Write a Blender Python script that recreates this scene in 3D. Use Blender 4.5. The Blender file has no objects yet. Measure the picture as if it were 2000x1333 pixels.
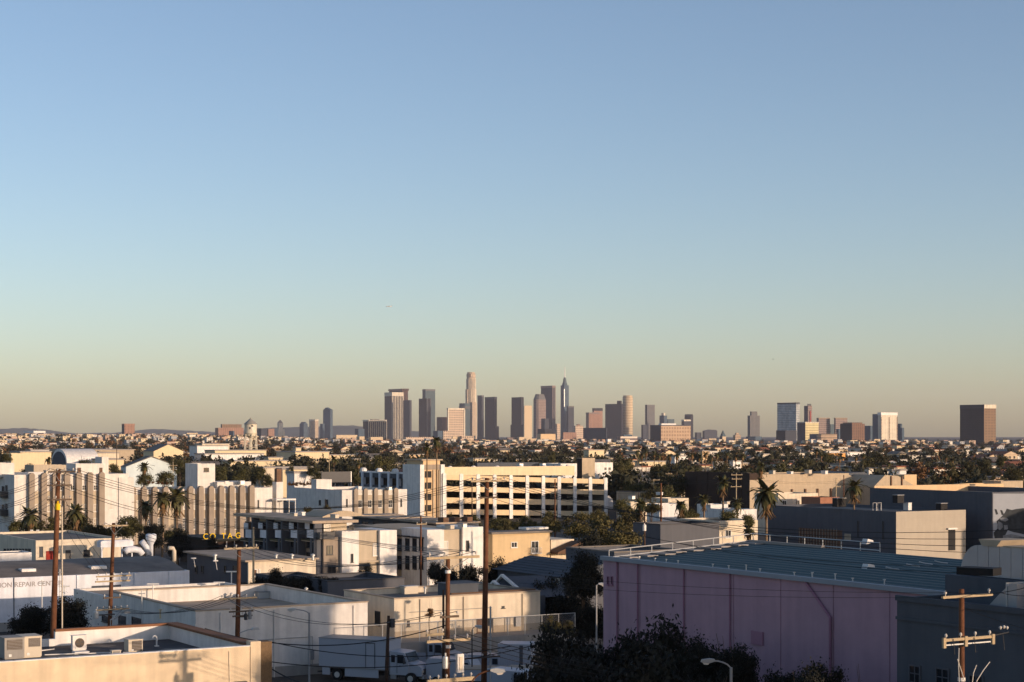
import bpy, math, random
import numpy as np
from mathutils import Vector
R = math.radians
SC = bpy.context.scene
COL = SC.collection
# ------------------------------------------------------------------ camera, sky, sun, exposure
F, H, HZ = 3500.0, 21.0, 850.0          # focal length in photo pixels, eye height, horizon row
cam = bpy.data.cameras.new("camera"); cam_o = bpy.data.objects.new("camera", cam); COL.objects.link(cam_o)
cam.lens = 36 * F / 2000; cam.sensor_width = 36; cam.shift_y = (HZ - 666.5) / 2000
cam.clip_start = 1; cam.clip_end = 60000
cam_o.location = (0, 0, H); cam_o.rotation_euler = (R(90), 0, 0); SC.camera = cam_o
SUN_EL = R(7.0); SUN_H = (0.848, -0.53)  # towards the sun, low behind the camera on the right
w = bpy.data.worlds.new("World"); SC.world = w; w.use_nodes = True
sky = w.node_tree.nodes.new("ShaderNodeTexSky"); sky.sky_type = 'NISHITA'; sky.sun_disc = False
sky.sun_elevation = SUN_EL; sky.sun_rotation = math.atan2(SUN_H[0], SUN_H[1])
sky.air_density = 0.78; sky.dust_density = 0.8; sky.ozone_density = 1.65; sky.altitude = 0
bg = w.node_tree.nodes["Background"]; wb = w.node_tree.nodes.new("ShaderNodeVectorMath"); wb.operation = 'MULTIPLY'; wb.inputs[1].default_value = (.995, .912, .935)   # camera white balance
w.node_tree.links.new(sky.outputs[0], wb.inputs[0]); w.node_tree.links.new(wb.outputs[0], bg.inputs[0]); bg.inputs[1].default_value = 0.15
sun = bpy.data.lights.new("sun", 'SUN'); sun_o = bpy.data.objects.new("sun", sun); COL.objects.link(sun_o)
sun.energy = 3.2; sun.color = (1.0, 0.74, 0.53); sun.angle = R(0.5)
sun_o.rotation_euler = Vector((SUN_H[0]*math.cos(SUN_EL), SUN_H[1]*math.cos(SUN_EL), math.sin(SUN_EL))).to_track_quat('Z', 'Y').to_euler()
sun_o.location = (0, 0, 100)
SC.view_settings.view_transform = 'Standard'; SC.view_settings.look = 'None'
SC.view_settings.exposure = 0.53; SC.view_settings.gamma = 1; SC.view_settings.use_curve_mapping = False

# ------------------------------------------------------------------ helpers
ANG = R(31.0); SX, SY = math.cos(ANG), math.sin(ANG)      # street grid: local x = (SX,SY), local y = (-SY,SX)
def X(px, D): return (px - 1000) / F * D
def Z(py, D): return H - (py - HZ) / F * D
RNG = random.Random(7)

def lin(c): return tuple(c) + (1,)
MATS = {}
def mat(name, col, rough=.85, var=.18, scale=.6, bump=.0, bscale=20, metal=0, streak=0, rand=0, spec=.3):
    """principled material with blotchy tone variation, vertical streaks and fine relief"""
    if name in MATS: return MATS[name]
    m = bpy.data.materials.new(name); m.use_nodes = True; nt = m.node_tree; n = nt.nodes; L = nt.links.new
    b = n["Principled BSDF"]; b.inputs["Roughness"].default_value = rough; b.inputs["Metallic"].default_value = metal
    b.inputs["Specular IOR Level"].default_value = spec
    tc = n.new("ShaderNodeTexCoord")
    no = n.new("ShaderNodeTexNoise"); no.inputs["Scale"].default_value = scale; no.inputs["Detail"].default_value = 6
    no.inputs["Roughness"].default_value = .65; L(tc.outputs["Object"], no.inputs["Vector"])
    mr = n.new("ShaderNodeMapRange"); mr.inputs["From Min"].default_value = .3; mr.inputs["From Max"].default_value = .7
    mr.inputs["To Min"].default_value = 1 - var; mr.inputs["To Max"].default_value = 1 + var * .6
    L(no.outputs["Fac"], mr.inputs["Value"]); fac = mr.outputs[0]
    if streak:
        mp = n.new("ShaderNodeMapping"); mp.inputs["Scale"].default_value = (1.6, 1.6, .09); L(tc.outputs["Object"], mp.inputs["Vector"])
        n2 = n.new("ShaderNodeTexNoise"); n2.inputs["Scale"].default_value = 1.1; n2.inputs["Detail"].default_value = 5
        L(mp.outputs[0], n2.inputs["Vector"])
        m2 = n.new("ShaderNodeMapRange"); m2.inputs["From Min"].default_value = .35; m2.inputs["From Max"].default_value = .75
        m2.inputs["To Min"].default_value = 1.0; m2.inputs["To Max"].default_value = 1 - streak; L(n2.outputs["Fac"], m2.inputs["Value"])
        mu = n.new("ShaderNodeMath"); mu.operation = 'MULTIPLY'; L(fac, mu.inputs[0]); L(m2.outputs[0], mu.inputs[1]); fac = mu.outputs[0]
    if rand:
        oi = n.new("ShaderNodeObjectInfo"); m3 = n.new("ShaderNodeMapRange")
        m3.inputs["To Min"].default_value = 1 - rand; m3.inputs["To Max"].default_value = 1 + rand; L(oi.outputs["Random"], m3.inputs["Value"])
        mu = n.new("ShaderNodeMath"); mu.operation = 'MULTIPLY'; L(fac, mu.inputs[0]); L(m3.outputs[0], mu.inputs[1]); fac = mu.outputs[0]
    vm = n.new("ShaderNodeVectorMath"); vm.operation = 'SCALE'; vm.inputs[0].default_value = col; L(fac, vm.inputs["Scale"])
    L(vm.outputs[0], b.inputs["Base Color"])
    if bump:
        n4 = n.new("ShaderNodeTexNoise"); n4.inputs["Scale"].default_value = bscale; n4.inputs["Detail"].default_value = 4
        L(tc.outputs["Object"], n4.inputs["Vector"]); bu = n.new("ShaderNodeBump"); bu.inputs["Strength"].default_value = bump
        bu.inputs["Distance"].default_value = .05; L(n4.outputs["Fac"], bu.inputs["Height"]); L(bu.outputs[0], b.inputs["Normal"])
    MATS[name] = m
    return m

def facade(name, wall, glass, floor=3.8, bay=3.2, gz=.5, gx=.7, grough=.65, var=.22):
    """far tower cladding: window grid of glass between spandrels and piers, too far away to tell panes apart"""
    if name in MATS: return MATS[name]
    m = bpy.data.materials.new(name); m.use_nodes = True; nt = m.node_tree; n = nt.nodes; L = nt.links.new
    b = n["Principled BSDF"]; tc = n.new("ShaderNodeTexCoord"); sp = n.new("ShaderNodeSeparateXYZ"); L(tc.outputs["Object"], sp.inputs[0])
    def M(op, a, bb):
        k = n.new("ShaderNodeMath"); k.operation = op
        for i, v in enumerate((a, bb)):
            if isinstance(v, (int, float)): k.inputs[i].default_value = v
            elif v is not None: L(v, k.inputs[i])
        return k.outputs[0]
    fz = M('LESS_THAN', M('FRACT', M('DIVIDE', M('ADD', sp.outputs[2], 500), floor), None), gz)
    fx = M('LESS_THAN', M('FRACT', M('DIVIDE', M('ADD', M('ADD', sp.outputs[0], sp.outputs[1]), 5000), bay), None), gx)
    fac = M('MULTIPLY', fz, fx)
    no = n.new("ShaderNodeTexNoise"); no.inputs["Scale"].default_value = .06; no.inputs["Detail"].default_value = 8; no.inputs["Roughness"].default_value = .8
    L(tc.outputs["Object"], no.inputs["Vector"])
    mr = n.new("ShaderNodeMapRange"); mr.inputs["From Min"].default_value = .3; mr.inputs["From Max"].default_value = .7
    mr.inputs["To Min"].default_value = 1 - var; mr.inputs["To Max"].default_value = 1 + var; L(no.outputs["Fac"], mr.inputs["Value"])
    mx = n.new("ShaderNodeMix"); mx.data_type = 'RGBA'; mx.inputs[6].default_value = lin(wall); mx.inputs[7].default_value = lin(glass); L(fac, mx.inputs[0])
    vm = n.new("ShaderNodeVectorMath"); vm.operation = 'SCALE'; L(mx.outputs[2], vm.inputs[0]); L(mr.outputs[0], vm.inputs["Scale"])
    L(vm.outputs[0], b.inputs["Base Color"])
    rg = M('SUBTRACT', .8, M('MULTIPLY', fac, .8 - grough)); L(rg, b.inputs["Roughness"]); b.inputs["Specular IOR Level"].default_value = .12
    MATS[name] = m
    return m

class MB:
    """collects shapes and links them as ONE mesh object"""
    def __init__(s): s.v = []; s.f = []; s.m = []
    def poly(s, pts, m=0):
        k = len(s.v); s.v += [tuple(p) for p in pts]; s.f.append(tuple(range(k, k + len(pts)))); s.m.append(m)
    def box(s, x0, x1, y0, y1, z0, z1, m=0):
        if x0 > x1: x0, x1 = x1, x0
        if y0 > y1: y0, y1 = y1, y0
        if z0 > z1: z0, z1 = z1, z0
        k = len(s.v); s.v += [(x, y, z) for z in (z0, z1) for y in (y0, y1) for x in (x0, x1)]
        for q in ((0, 2, 3, 1), (4, 5, 7, 6), (0, 1, 5, 4), (2, 6, 7, 3), (0, 4, 6, 2), (1, 3, 7, 5)):
            s.f.append(tuple(k + i for i in q)); s.m.append(m)
        return s
    def prism(s, pts, a0, a1, axis='z', m=0):
        """extrude a 2D outline: axis z -> (x,y), axis y -> (x,z), axis x -> (y,z)"""
        put = {'z': lambda p, a: (p[0], p[1], a), 'y': lambda p, a: (p[0], a, p[1]), 'x': lambda p, a: (a, p[0], p[1])}[axis]
        k = len(s.v); n = len(pts)
        s.v += [put(p, a0) for p in pts] + [put(p, a1) for p in pts]
        s.f.append(tuple(range(k + n - 1, k - 1, -1))); s.f.append(tuple(range(k + n, k + 2 * n))); s.m += [m, m]
        for i in range(n):
            j = (i + 1) % n; s.f.append((k + i, k + j, k + n + j, k + n + i)); s.m.append(m)
        return s
    def tube(s, pts, r, n=8, m=0, cap=True):
        pts = [Vector(p) for p in pts]; k = len(s.v); rr = r if isinstance(r, (list, tuple)) else [r] * len(pts)
        up = Vector((0, 0, 1))
        for i, p in enumerate(pts):
            d = (pts[min(i + 1, len(pts) - 1)] - pts[max(i - 1, 0)]).normalized()
            a = d.cross(up)
            if a.length < .05: a = d.cross(Vector((1, 0, 0)))
            a.normalize(); b = a.cross(d).normalized()
            for j in range(n):
                t = 2 * math.pi * j / n; q = p + (a * math.cos(t) + b * math.sin(t)) * rr[i]; s.v.append(tuple(q))
        for i in range(len(pts) - 1):
            for j in range(n):
                j2 = (j + 1) % n; s.f.append((k + i*n + j, k + i*n + j2, k + (i+1)*n + j2, k + (i+1)*n + j)); s.m.append(m)
        if cap and n > 2:
            s.f.append(tuple(k + j for j in range(n))[::-1]); s.f.append(tuple(k + (len(pts)-1)*n + j for j in range(n))); s.m += [m, m]
        return s
    def lathe(s, prof, n=16, cx=0, cy=0, m=0):
        k = len(s.v)
        for r, z in prof:
            for j in range(n):
                t = 2 * math.pi * j / n; s.v.append((cx + r * math.cos(t), cy + r * math.sin(t), z))
        for i in range(len(prof) - 1):
            for j in range(n):
                j2 = (j + 1) % n; s.f.append((k + i*n + j, k + i*n + j2, k + (i+1)*n + j2, k + (i+1)*n + j)); s.m.append(m)
        s.f.append(tuple(k + j for j in range(n))[::-1]); s.f.append(tuple(k + (len(prof)-1)*n + j for j in range(n))); s.m += [m, m]
        return s
    def mesh(s, name, mats):
        me = bpy.data.meshes.new(name); me.from_pydata(s.v, [], s.f)
        for mm in (mats if isinstance(mats, (list, tuple)) else [mats]): me.materials.append(mm)
        if any(s.m): me.polygons.foreach_set("material_index", s.m)
        me.update(); return me
    def build(s, name, mats, parent=None, loc=(0, 0, 0), rz=0, kind=None, smooth=False):
        me = s.mesh(name, mats)
        if smooth: me.polygons.foreach_set("use_smooth", [True] * len(me.polygons))
        return put(name, me, parent, loc, rz, kind)

def put(name, me, parent=None, loc=(0, 0, 0), rz=0, kind=None):
    o = bpy.data.objects.new(name, me); COL.objects.link(o); o.parent = parent; o.location = loc; o.rotation_euler = (0, 0, rz)
    if kind: o["kind"] = kind
    return o
def tag(o, label, cat, group=None):
    o["label"] = label; o["category"] = cat
    if group: o["group"] = group
    return o
def thing(name, label, cat, loc=(0, 0, 0), rz=0, group=None):
    o = bpy.data.objects.new(name, None); o.empty_display_size = .3; COL.objects.link(o); o.location = loc; o.rotation_euler = (0, 0, rz)
    return tag(o, label, cat, group)
KIDS = {}
def copy_tree(o, parent=None, loc=None, rz=None, label=None, group=None):
    c = o.copy(); COL.objects.link(c); c.parent = parent
    if loc is not None: c.location = loc
    if rz is not None: c.rotation_euler = (0, 0, rz)
    if label: c["label"] = label
    if group: c["group"] = group
    for ch in o.children: copy_tree(ch, c)
    return c

# ------------------------------------------------------------------ materials
M_ = {}
def mk(k, *a, **kw): M_[k] = mat(k, *a, **kw)
mk('white_stucco', (.74, .70, .64), var=.16, streak=.20, bump=.15)
mk('cream_stucco', (.72, .62, .47), var=.16, streak=.20, bump=.15)
mk('warm_stucco', (.72, .58, .40), var=.16, streak=.20, bump=.2)
mk('white_paint', (.80, .77, .72), rough=.6, var=.16, streak=.20)
mk('blue_white', (.72, .74, .78), rough=.6, var=.16, streak=.20)
mk('taupe', (.33, .27, .21), var=.12, streak=.15)
mk('beige', (.50, .42, .31), var=.10, streak=.12)
mk('tan', (.46, .37, .26), var=.12, streak=.1, bump=.2)
mk('ochre', (.60, .45, .26), var=.08, streak=.08)
mk('peach', (.66, .47, .27), var=.08, streak=.1)
mk('yellow_cream', (.74, .60, .38), var=.08, streak=.1)
mk('pink_wall', (.45, .275, .33), var=.10, streak=.12, rough=.7)
mk('pink_joint', (.36, .18, .24), var=.05)
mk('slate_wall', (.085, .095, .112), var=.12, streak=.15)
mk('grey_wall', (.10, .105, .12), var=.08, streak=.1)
mk('grey_wall_lit', (.42, .37, .295), var=.06, streak=.06)  # sunlit copy of the grey wall colour
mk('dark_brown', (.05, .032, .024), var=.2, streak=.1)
mk('brown_wall', (.16, .09, .055), var=.2)
mk('brown_brick', (.17, .11, .06), var=.3, scale=6, bump=.4)
mk('red_brick', (.33, .15, .09), var=.15)
mk('roof_dark', (.07, .068, .07), var=.45, scale=.35, bump=.1)
mk('roof_grey', (.20, .175, .15), var=.4, scale=.3, bump=.1)
mk('roof_light', (.33, .30, .27), var=.14, scale=.3)
mk('roof_beige', (.40, .32, .24), var=.35, scale=.3)
mk('roof_brown', (.13, .075, .045), var=.25, scale=1.5, bump=.3)
mk('roof_red', (.28, .11, .06), var=.2)
mk('roof_blue', (.024, .049, .056), rough=.6, var=.15, metal=.2)
mk('roof_rib', (.065, .10, .11), rough=.4, var=.1, metal=.2)
mk('coping_brown', (.22, .10, .05), var=.2)
mk('fascia_grey', (.26, .29, .33), rough=.5, var=.06)
mk('concrete', (.34, .32, .29), var=.18, streak=.15)
mk('asphalt', (.045, .045, .048), var=.3, scale=.4)
mk('ground', (.07, .062, .052), var=.45, scale=.05)
mk('pavement', (.30, .28, .25), var=.2)
mk('paint_line', (.7, .68, .6), var=.1)
mk('glass', (.018, .022, .028), rough=.12, var=.1, spec=.5)
mk('glass_warm', (.10, .085, .05), rough=.2, var=.3, spec=.5)
mk('blind', (.62, .58, .50), var=.08)
mk('frame_white', (.75, .73, .68), var=.05)
mk('frame_dark', (.04, .04, .042), var=.1, rough=.5)
mk('wood_pole', (.155, .062, .028), var=.35, scale=3, streak=.35, bump=.3)
mk('wood_dark', (.07, .04, .026), var=.3, scale=3)
mk('crossarm', (.44, .34, .21), var=.2, scale=4)
mk('crossarm_dark', (.12, .085, .06), var=.2, scale=4)
mk('metal_light', (.52, .52, .50), rough=.45, var=.1, metal=.3)
mk('metal_grey', (.30, .30, .30), rough=.5, var=.12, metal=.2)
mk('duct', (.33, .34, .36), rough=.42, var=.1, metal=.35)
mk('metal_dark', (.05, .05, .052), rough=.5, var=.1)
mk('unit_beige', (.60, .52, .40), rough=.6, var=.06)
mk('grille_dark', (.09, .065, .045), rough=.6, var=.1)
mk('black', (.010, .010, .011), rough=.7, var=.1)
mk('wire', (.02, .018, .016), rough=.6, var=.05)
mk('insulator', (.60, .55, .48), rough=.3, var=.05)
mk('truck_white', (.38, .41, .46), rough=.4, var=.05)
mk('tyre', (.018, .018, .018), var=.1)
mk('far_cream', (.56, .44, .29), var=.1)
mk('letter_grey', (.33, .30, .29), var=.1)
mk('letter_yellow', (.85, .55, .02), var=.08)
mk('sky_mural', (.60, .68, .68), var=.25, scale=.09)
mk('mural_grey', (.30, .32, .35), var=.06)
mk('mural_dark', (.035, .04, .045), var=.5, scale=.9)
mk('mural_skin', (.19, .20, .215), var=.4, scale=.8)
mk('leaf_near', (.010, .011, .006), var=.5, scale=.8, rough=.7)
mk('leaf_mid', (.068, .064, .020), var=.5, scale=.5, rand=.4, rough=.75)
mk('leaf_olive', (.10, .085, .028), var=.5, scale=.6, rand=.3, rough=.75)
mk('leaf_far', (.038, .037, .018), var=.5, scale=.3, rand=.45, rough=.8)
mk('leaf_rust', (.13, .065, .025), var=.4, scale=.4, rand=.3, rough=.8)
mk('palm_leaf', (.085, .080, .028), var=.4, scale=1.2, rand=.3, rough=.6)
mk('palm_dead', (.17, .10, .045), var=.3, scale=2)
mk('bark', (.10, .07, .045), var=.3, scale=4)
mk('palm_trunk', (.22, .15, .09), var=.3, scale=4)
mk('tank_cream', (.66, .60, .47), var=.08, streak=.12, rough=.5)
mk('tank_grey', (.30, .29, .25), var=.1, rough=.5)  # greyer tone for the conical roof
mk('hill', (.10, .10, .075), var=.3, scale=.002)
mk('red_door', (.30, .03, .02), var=.1)
mk('orange_wall', (.72, .36, .11), var=.08)
g = M_

# ------------------------------------------------------------------ buildings on the street grid
class Bd:
    """a building thing: local x runs along its sunlit face, local y along its shaded face, origin at the shared near corner"""
    def __init__(s, name, label, cat, cx, D, rx=None, lx=None, W=None, N=None, group=None, z0=0.0):
        s.X0, s.D, s.z0 = X(cx, D), D, z0
        s.W = s.u(rx) if rx is not None else W; s.N = s.v(lx) if lx is not None else N
        s.o = thing(name, label, cat, (s.X0, D, z0), ANG, group)
        FOOT.append((s.X0 + s.W/2*SX - s.N/2*SY, D + s.W/2*SY + s.N/2*SX, max(s.W, s.N) * .6))
    def u(s, px, y=0):                       # local x on the plane y = const seen at column px
        k = (px - 1000) / F; x0, d0 = s.X0 - y*SY, s.D + y*SX; return (k*d0 - x0) / (SX - k*SY)
    def v(s, px, x=0):                       # local y on the plane x = const seen at column px
        k = (px - 1000) / F; x0, d0 = s.X0 + x*SX, s.D + x*SY; return (k*d0 - x0) / (-SY - k*SX)
    def z(s, py, x=0, y=0): return Z(py, s.D + x*SY + y*SX) - s.z0
    def box(s, name, x0, x1, y0, y1, z0, z1, m, parent=None, kind=None):
        return MB().box(x0, x1, y0, y1, z0, z1).build(name, m, parent or s.o, kind=kind)
    def shell(s, h, wm, rm, par=.8, th=.3, x0=0, x1=None, y0=0, y1=None, cop=None, name='wall'):
        x1 = s.W if x1 is None else x1; y1 = s.N if y1 is None else y1
        b = MB(); b.box(x0, x1, y0, y0+th, 0, h); b.box(x0, x1, y1-th, y1, 0, h)
        b.box(x0, x0+th, y0+th, y1-th, 0, h); b.box(x1-th, x1, y0+th, y1-th, 0, h)
        b.build(name, wm, s.o)
        s.box('roof', x0+th, x1-th, y0+th, y1-th, h-par-.2, h-par, rm)
        if cop:
            b = MB(); c = .06; hh = h + .003
            b.box(x0-c, x1+c, y0-c, y0+th+c, hh, hh+.12); b.box(x0-c, x1+c, y1-th-c, y1+c, hh, hh+.12)
            b.box(x0-c, x0+th+c, y0+th+c, y1-th-c, hh, hh+.12); b.box(x1-th-c, x1+c, y0+th+c, y1-th-c, hh, hh+.12)
            b.build('coping', cop, s.o)
        return s
    def winW(s, px0, px1, py0, py1, y=0, **kw):
        x0, x1 = s.u(px0, y), s.u(px1, y); z1, z0 = s.z(py0, (x0+x1)/2, y), s.z(py1, (x0+x1)/2, y)
        return s.win('W', x0, z0, x1-x0, z1-z0, off=y, **kw)
    def winN(s, px0, px1, py0, py1, x=0, **kw):
        y1, y0 = s.v(px0, x), s.v(px1, x); z1, z0 = s.z(py0, x, (y0+y1)/2), s.z(py1, x, (y0+y1)/2)
        return s.win('N', y1, z0, y1-y0, z1-z0, off=x, **kw)
    def win(s, face, a, z, wd, ht, off=0, fm='frame_white', gm='glass', nx=1, nz=1, fw=.08, name='window', pane='pane', deep=.07, parent=None):
        me_f = window_mesh(wd, ht, nx, nz, fw, g[fm], deep); me_p = pane_mesh(wd, ht, fw, g[gm])
        loc, rz = ((a, off, z), 0) if face == 'W' else ((off, a, z), -math.pi/2)
        o = put(name, me_f, parent or s.o, loc, rz)
        if parent is None: put(pane, me_p, o)
        return o
FOOT = []
WC = {}
def window_mesh(wd, ht, nx, nz, fw, m, deep):
    wd, ht = round(wd, 2), round(ht, 2); k = ('f', wd, ht, nx, nz, fw, m.name, deep)
    if k not in WC:
        b = MB(); b.box(0, wd, -deep, .02, 0, fw); b.box(0, wd, -deep, .02, ht-fw, ht)
        b.box(0, fw, -deep, .02, fw, ht-fw); b.box(wd-fw, wd, -deep, .02, fw, ht-fw); t = fw*.3
        for i in range(1, nx): b.box(wd*i/nx-t, wd*i/nx+t, -deep*.8, .0, fw, ht-fw)
        for i in range(1, nz): b.box(fw, wd-fw, -deep*.7, -.004, ht*i/nz-t, ht*i/nz+t)
        b.box(-.06, wd+.06, -deep-.08, .0, -.07, -.003)
        WC[k] = b.mesh('window', m)
    return WC[k]
def pane_mesh(wd, ht, fw, m):
    wd, ht = round(wd, 2), round(ht, 2); k = ('p', wd, ht, fw, m.name)
    if k not in WC: WC[k] = MB().box(fw, wd-fw, -.02, .015, fw, ht-fw).mesh('pane', m)
    return WC[k]
def letters(name, text, m, parent, loc, rz, size, depth=.05):
    cu = bpy.data.curves.new(name, 'FONT'); cu.body = text; cu.size = size; cu.extrude = depth
    t = bpy.data.objects.new(name, cu); COL.objects.link(t)
    me = bpy.data.meshes.new_from_object(t.evaluated_get(bpy.context.evaluated_depsgraph_get()))
    bpy.data.objects.remove(t); me.materials.clear(); me.materials.append(m)
    o = put(name, me, parent, loc, rz); o.rotation_euler = (R(90), 0, rz); return o

# ------------------------------------------------------------------ setting: ground, hills, haze
def sst(t): t = min(1, max(0, t)); return t*t*(3-2*t)
def terr(x, y):
    if y < 900: return 0.0
    px = x / y * F + 1000
    return 14 * sst((y - 1500) / 2800) * sst((820 - px) / 520)
ys = [-2000, -300, 0, 60, 120, 200, 300, 450, 650, 900, 1100, 1350, 1600, 1900, 2200, 2600, 3000, 3500, 4000, 4700, 5500, 6500, 8000, 10000, 13000, 17500]
b = MB(); nxs = 61
for y in ys:
    for i in range(nxs):
        x = (i/(nxs-1) - .5) * 2 * (1500 + .62 * max(0, y)); b.v.append((x, y, terr(x, y)))
for j in range(len(ys)-1):
    for i in range(nxs-1):
        k = j*nxs + i; b.f.append((k, k+1, k+1+nxs, k+nxs)); b.m.append(0)
b.build('ground', g['ground'], kind='structure', smooth=True)
def strip(name, m, pts, z):                      # a paved sheet laid just above the ground
    b = MB(); b.poly([(x, y, z) for x, y in pts]); b.build(name, m, kind='structure')
def gp(cx, D, a, b_): x0 = X(cx, D); return (x0 + a*SX - b_*SY, D + a*SY + b_*SX)
strip('road', g['asphalt'], [gp(700, 140, -120, -14), gp(700, 140, 60, -14), gp(700, 140, 60, 6), gp(700, 140, -120, 6)], .004)
strip('parking_lot', g['asphalt'], [gp(382, 150, -70, 0), gp(382, 150, -1, 0), gp(382, 150, -1, 58), gp(382, 150, -70, 58)], .008)
def ridge(name, D, prof, thick):
    b = MB(); pts = []
    for i in range(len(prof)-1):
        (p0, y0), (p1, y1) = prof[i], prof[i+1]
        for k in range(6):
            t = k/6; pts.append((p0 + (p1-p0)*t, y0 + (y1-y0)*t + RNG.uniform(-.6, .6)))
    pts.append(prof[-1])
    for p, y in pts:
        zt = Z(y, D); b.v += [(X(p, D), D - thick, 0), (X(p, D), D - thick*.3, zt*.7), (X(p, D), D, zt), (X(p, D), D + thick, 0)]
    for i in range(len(pts)-1):
        for j in range(3):
            k = i*4 + j; b.f.append((k, k+4, k+5, k+1)); b.m.append(0)
    b.build(name, g['hill'], kind='structure', smooth=True)
ridge('hills', 14500, [(-200, 848), (-60, 842), (10, 838), (45, 836), (90, 840), (140, 847), (220, 846), (300, 838), (360, 841), (430, 845), (520, 836), (600, 834), (690, 831), (760, 840), (900, 848)], 1500)
hz = MB().box(-13000, 13000, -1800, 17400, -1, 420)
hm = bpy.data.materials.new('haze_air'); hm.use_nodes = True; nt = hm.node_tree; nt.nodes.clear()
ho = nt.nodes.new('ShaderNodeOutputMaterial'); hv = nt.nodes.new('ShaderNodeVolumePrincipled'); nt.links.new(hv.outputs[0], ho.inputs['Volume'])
hv.inputs['Density'].default_value = 2.3e-5; hv.inputs['Color'].default_value = (.90, .89, 1.0, 1); hv.inputs['Anisotropy'].default_value = 0.0
hz.build('haze', hm, kind='stuff')

# ================================================================== foreground buildings
# ---- cream building with the flat dark roof, bottom left
A = Bd('stucco_building', 'low cream stucco building with dark flat roof and brown coping, bottom left', 'building', 508, 105, W=.6, N=13.4)
A.N = A.v(330, -.6); xl = -36; zt = A.z(1263, -.6); zr = 7.75
A.box('wall', xl, 0, 0, .3, 0, zt, g['warm_stucco'])
A.box('wall', -.6, 0, .3, A.N, 0, zt+.0, g['white_paint'])
xs_ = A.u(108, A.N)
A.box('wall', xs_, 0, A.N, A.N+.3, 0, zt, g['white_paint'])
A.box('wall', xl, xs_, A.N, A.N+.3, 0, zt-.45, g['white_paint'])
A.box('wall', xl, xl+.3, .3, A.N, 0, zt, g['warm_stucco'])
A.box('roof', xl+.3, -.6, .3, A.N, zr-.25, zr, g['roof_dark'])
A.box('pier', -.62, .02, -.06, .62, 0, zt+.28, g['warm_stucco'])
A.box('shade_brick_pier', .025, .75, .0, .7, 0, zt+.22, g['brown_brick'])  # dark brown brick colour also carries the shade of this strip
cb = MB(); cb.box(-.72, .1, .62, A.N+.36, zt+.003, zt+.15); cb.box(xs_, -.72, A.N-.08, A.N+.36, zt+.003, zt+.15); cb.build('coping', g['coping_brown'], A.o)
MB().box(xl, -.63, -.05, .36, zt+.003, zt+.06).build('coping', g['white_paint'], A.o)
MB().tube([(A.u(447), -.03, zt-.2), (A.u(449), -.03, 5.5), (A.u(455), -.03, 3)], .025, 6).build('conduit', g['cream_stucco'], A.o)
MB().box(A.u(458), A.u(480), -.25, .0, A.z(1333), A.z(1328)).build('awning', g['metal_dark'], A.o)
def on_roof(bd, px, py, zroof):                       # point of a roof plane seen at a pixel
    D = (H - zroof) * F / (py - HZ); return (X(px, D), D, zroof)
def ac_unit(px0, px1, py0, py1, zroof, dep, label, fan=False, grp=None, m='unit_beige', gr=(.12, .9, .45, .93)):
    x, D, _ = on_roof(A, px0, py1, zroof); wd = (px1-px0)/F*D/.90; ht = (py1-py0)/F*D
    t = thing('air_conditioner', label, 'air conditioner', (x, D, zroof), ANG, grp)
    MB().box(0, wd, 0, dep, .06, ht).box(.04, wd-.04, .04, dep-.04, 0, .06).box(-.03, wd+.03, -.03, dep+.03, ht, ht+.03).build('casing', g[m], t)
    a, c, e, f = gr
    if fan:
        MB().prism([(wd*.5+.33*wd*math.cos(i*math.pi/10), ht*.52+.33*wd*math.sin(i*math.pi/10)) for i in range(20)], -.03, .01, 'y').build('fan_grille', g['grille_dark'], t)
        fb = MB()
        for i in range(4):
            q = MB(); an = i*math.pi/2
            fb.poly([(wd*.5, -.035, ht*.52), (wd*.5+.3*wd*math.cos(an), -.036, ht*.52+.3*wd*math.sin(an)), (wd*.5+.3*wd*math.cos(an+.5), -.036, ht*.52+.3*wd*math.sin(an+.5))])
        fb.build('fan', g['metal_dark'], t)
    else:
        MB().box(wd*a, wd*c, -.02, .01, ht*e, ht*f).build('grille', g['grille_dark'], t)
        lb = MB(); n = 7
        for i in range(n):
            z = ht*(e+(f-e)*(i+.5)/n); lb.box(wd*a, wd*c, -.04, -.021, z-.008, z+.008)
        lb.build('louvre', g['metal_grey'], t)
    MB().box(wd*.2, wd*.35, -.022, 0, ht*.12, ht*.24).build('service_panel', g['metal_light'], t)
    return t
ac_unit(9, 44, 1248, 1289, zr, 1.5, 'large grey rooftop air conditioner with white hood, leftmost on the cream building', m='concrete')
ac_unit(45, 78, 1245, 1286, zr, 1.5, 'large beige rooftop air conditioner right beside the leftmost grey one', gr=(.3, .93, .52, .93))
ac_unit(142, 167, 1243, 1272, zr, .35, 'small white condenser with a round fan grille, standing near the roof parapet', fan=True, m='white_paint')
ac_unit(251, 277, 1251, 1275, zr, .8, 'beige condenser with square dark grille, on the roof beside the gooseneck vent', gr=(.25, .93, .1, .93))
ac_unit(219, 235, 1272, 1281, zr, .35, 'tiny low beige box unit on the roof behind the lit parapet', gr=(.12, .88, .1, .9))
x, D, _ = on_roof(A, 306, 1263, zr)
tag(MB().tube([(0, 0, 0), (0, 0, .5), (-.03, 0, .6), (-.12, 0, .68), (-.22, 0, .64), (-.27, 0, .52)], .055, 8).box(-.12, .12, -.12, .12, 0, .06).build('gooseneck_vent', g['white_paint'], None, (x, D, zr), ANG), 'white gooseneck vent pipe curling over on the dark flat roof', 'vent')
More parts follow.
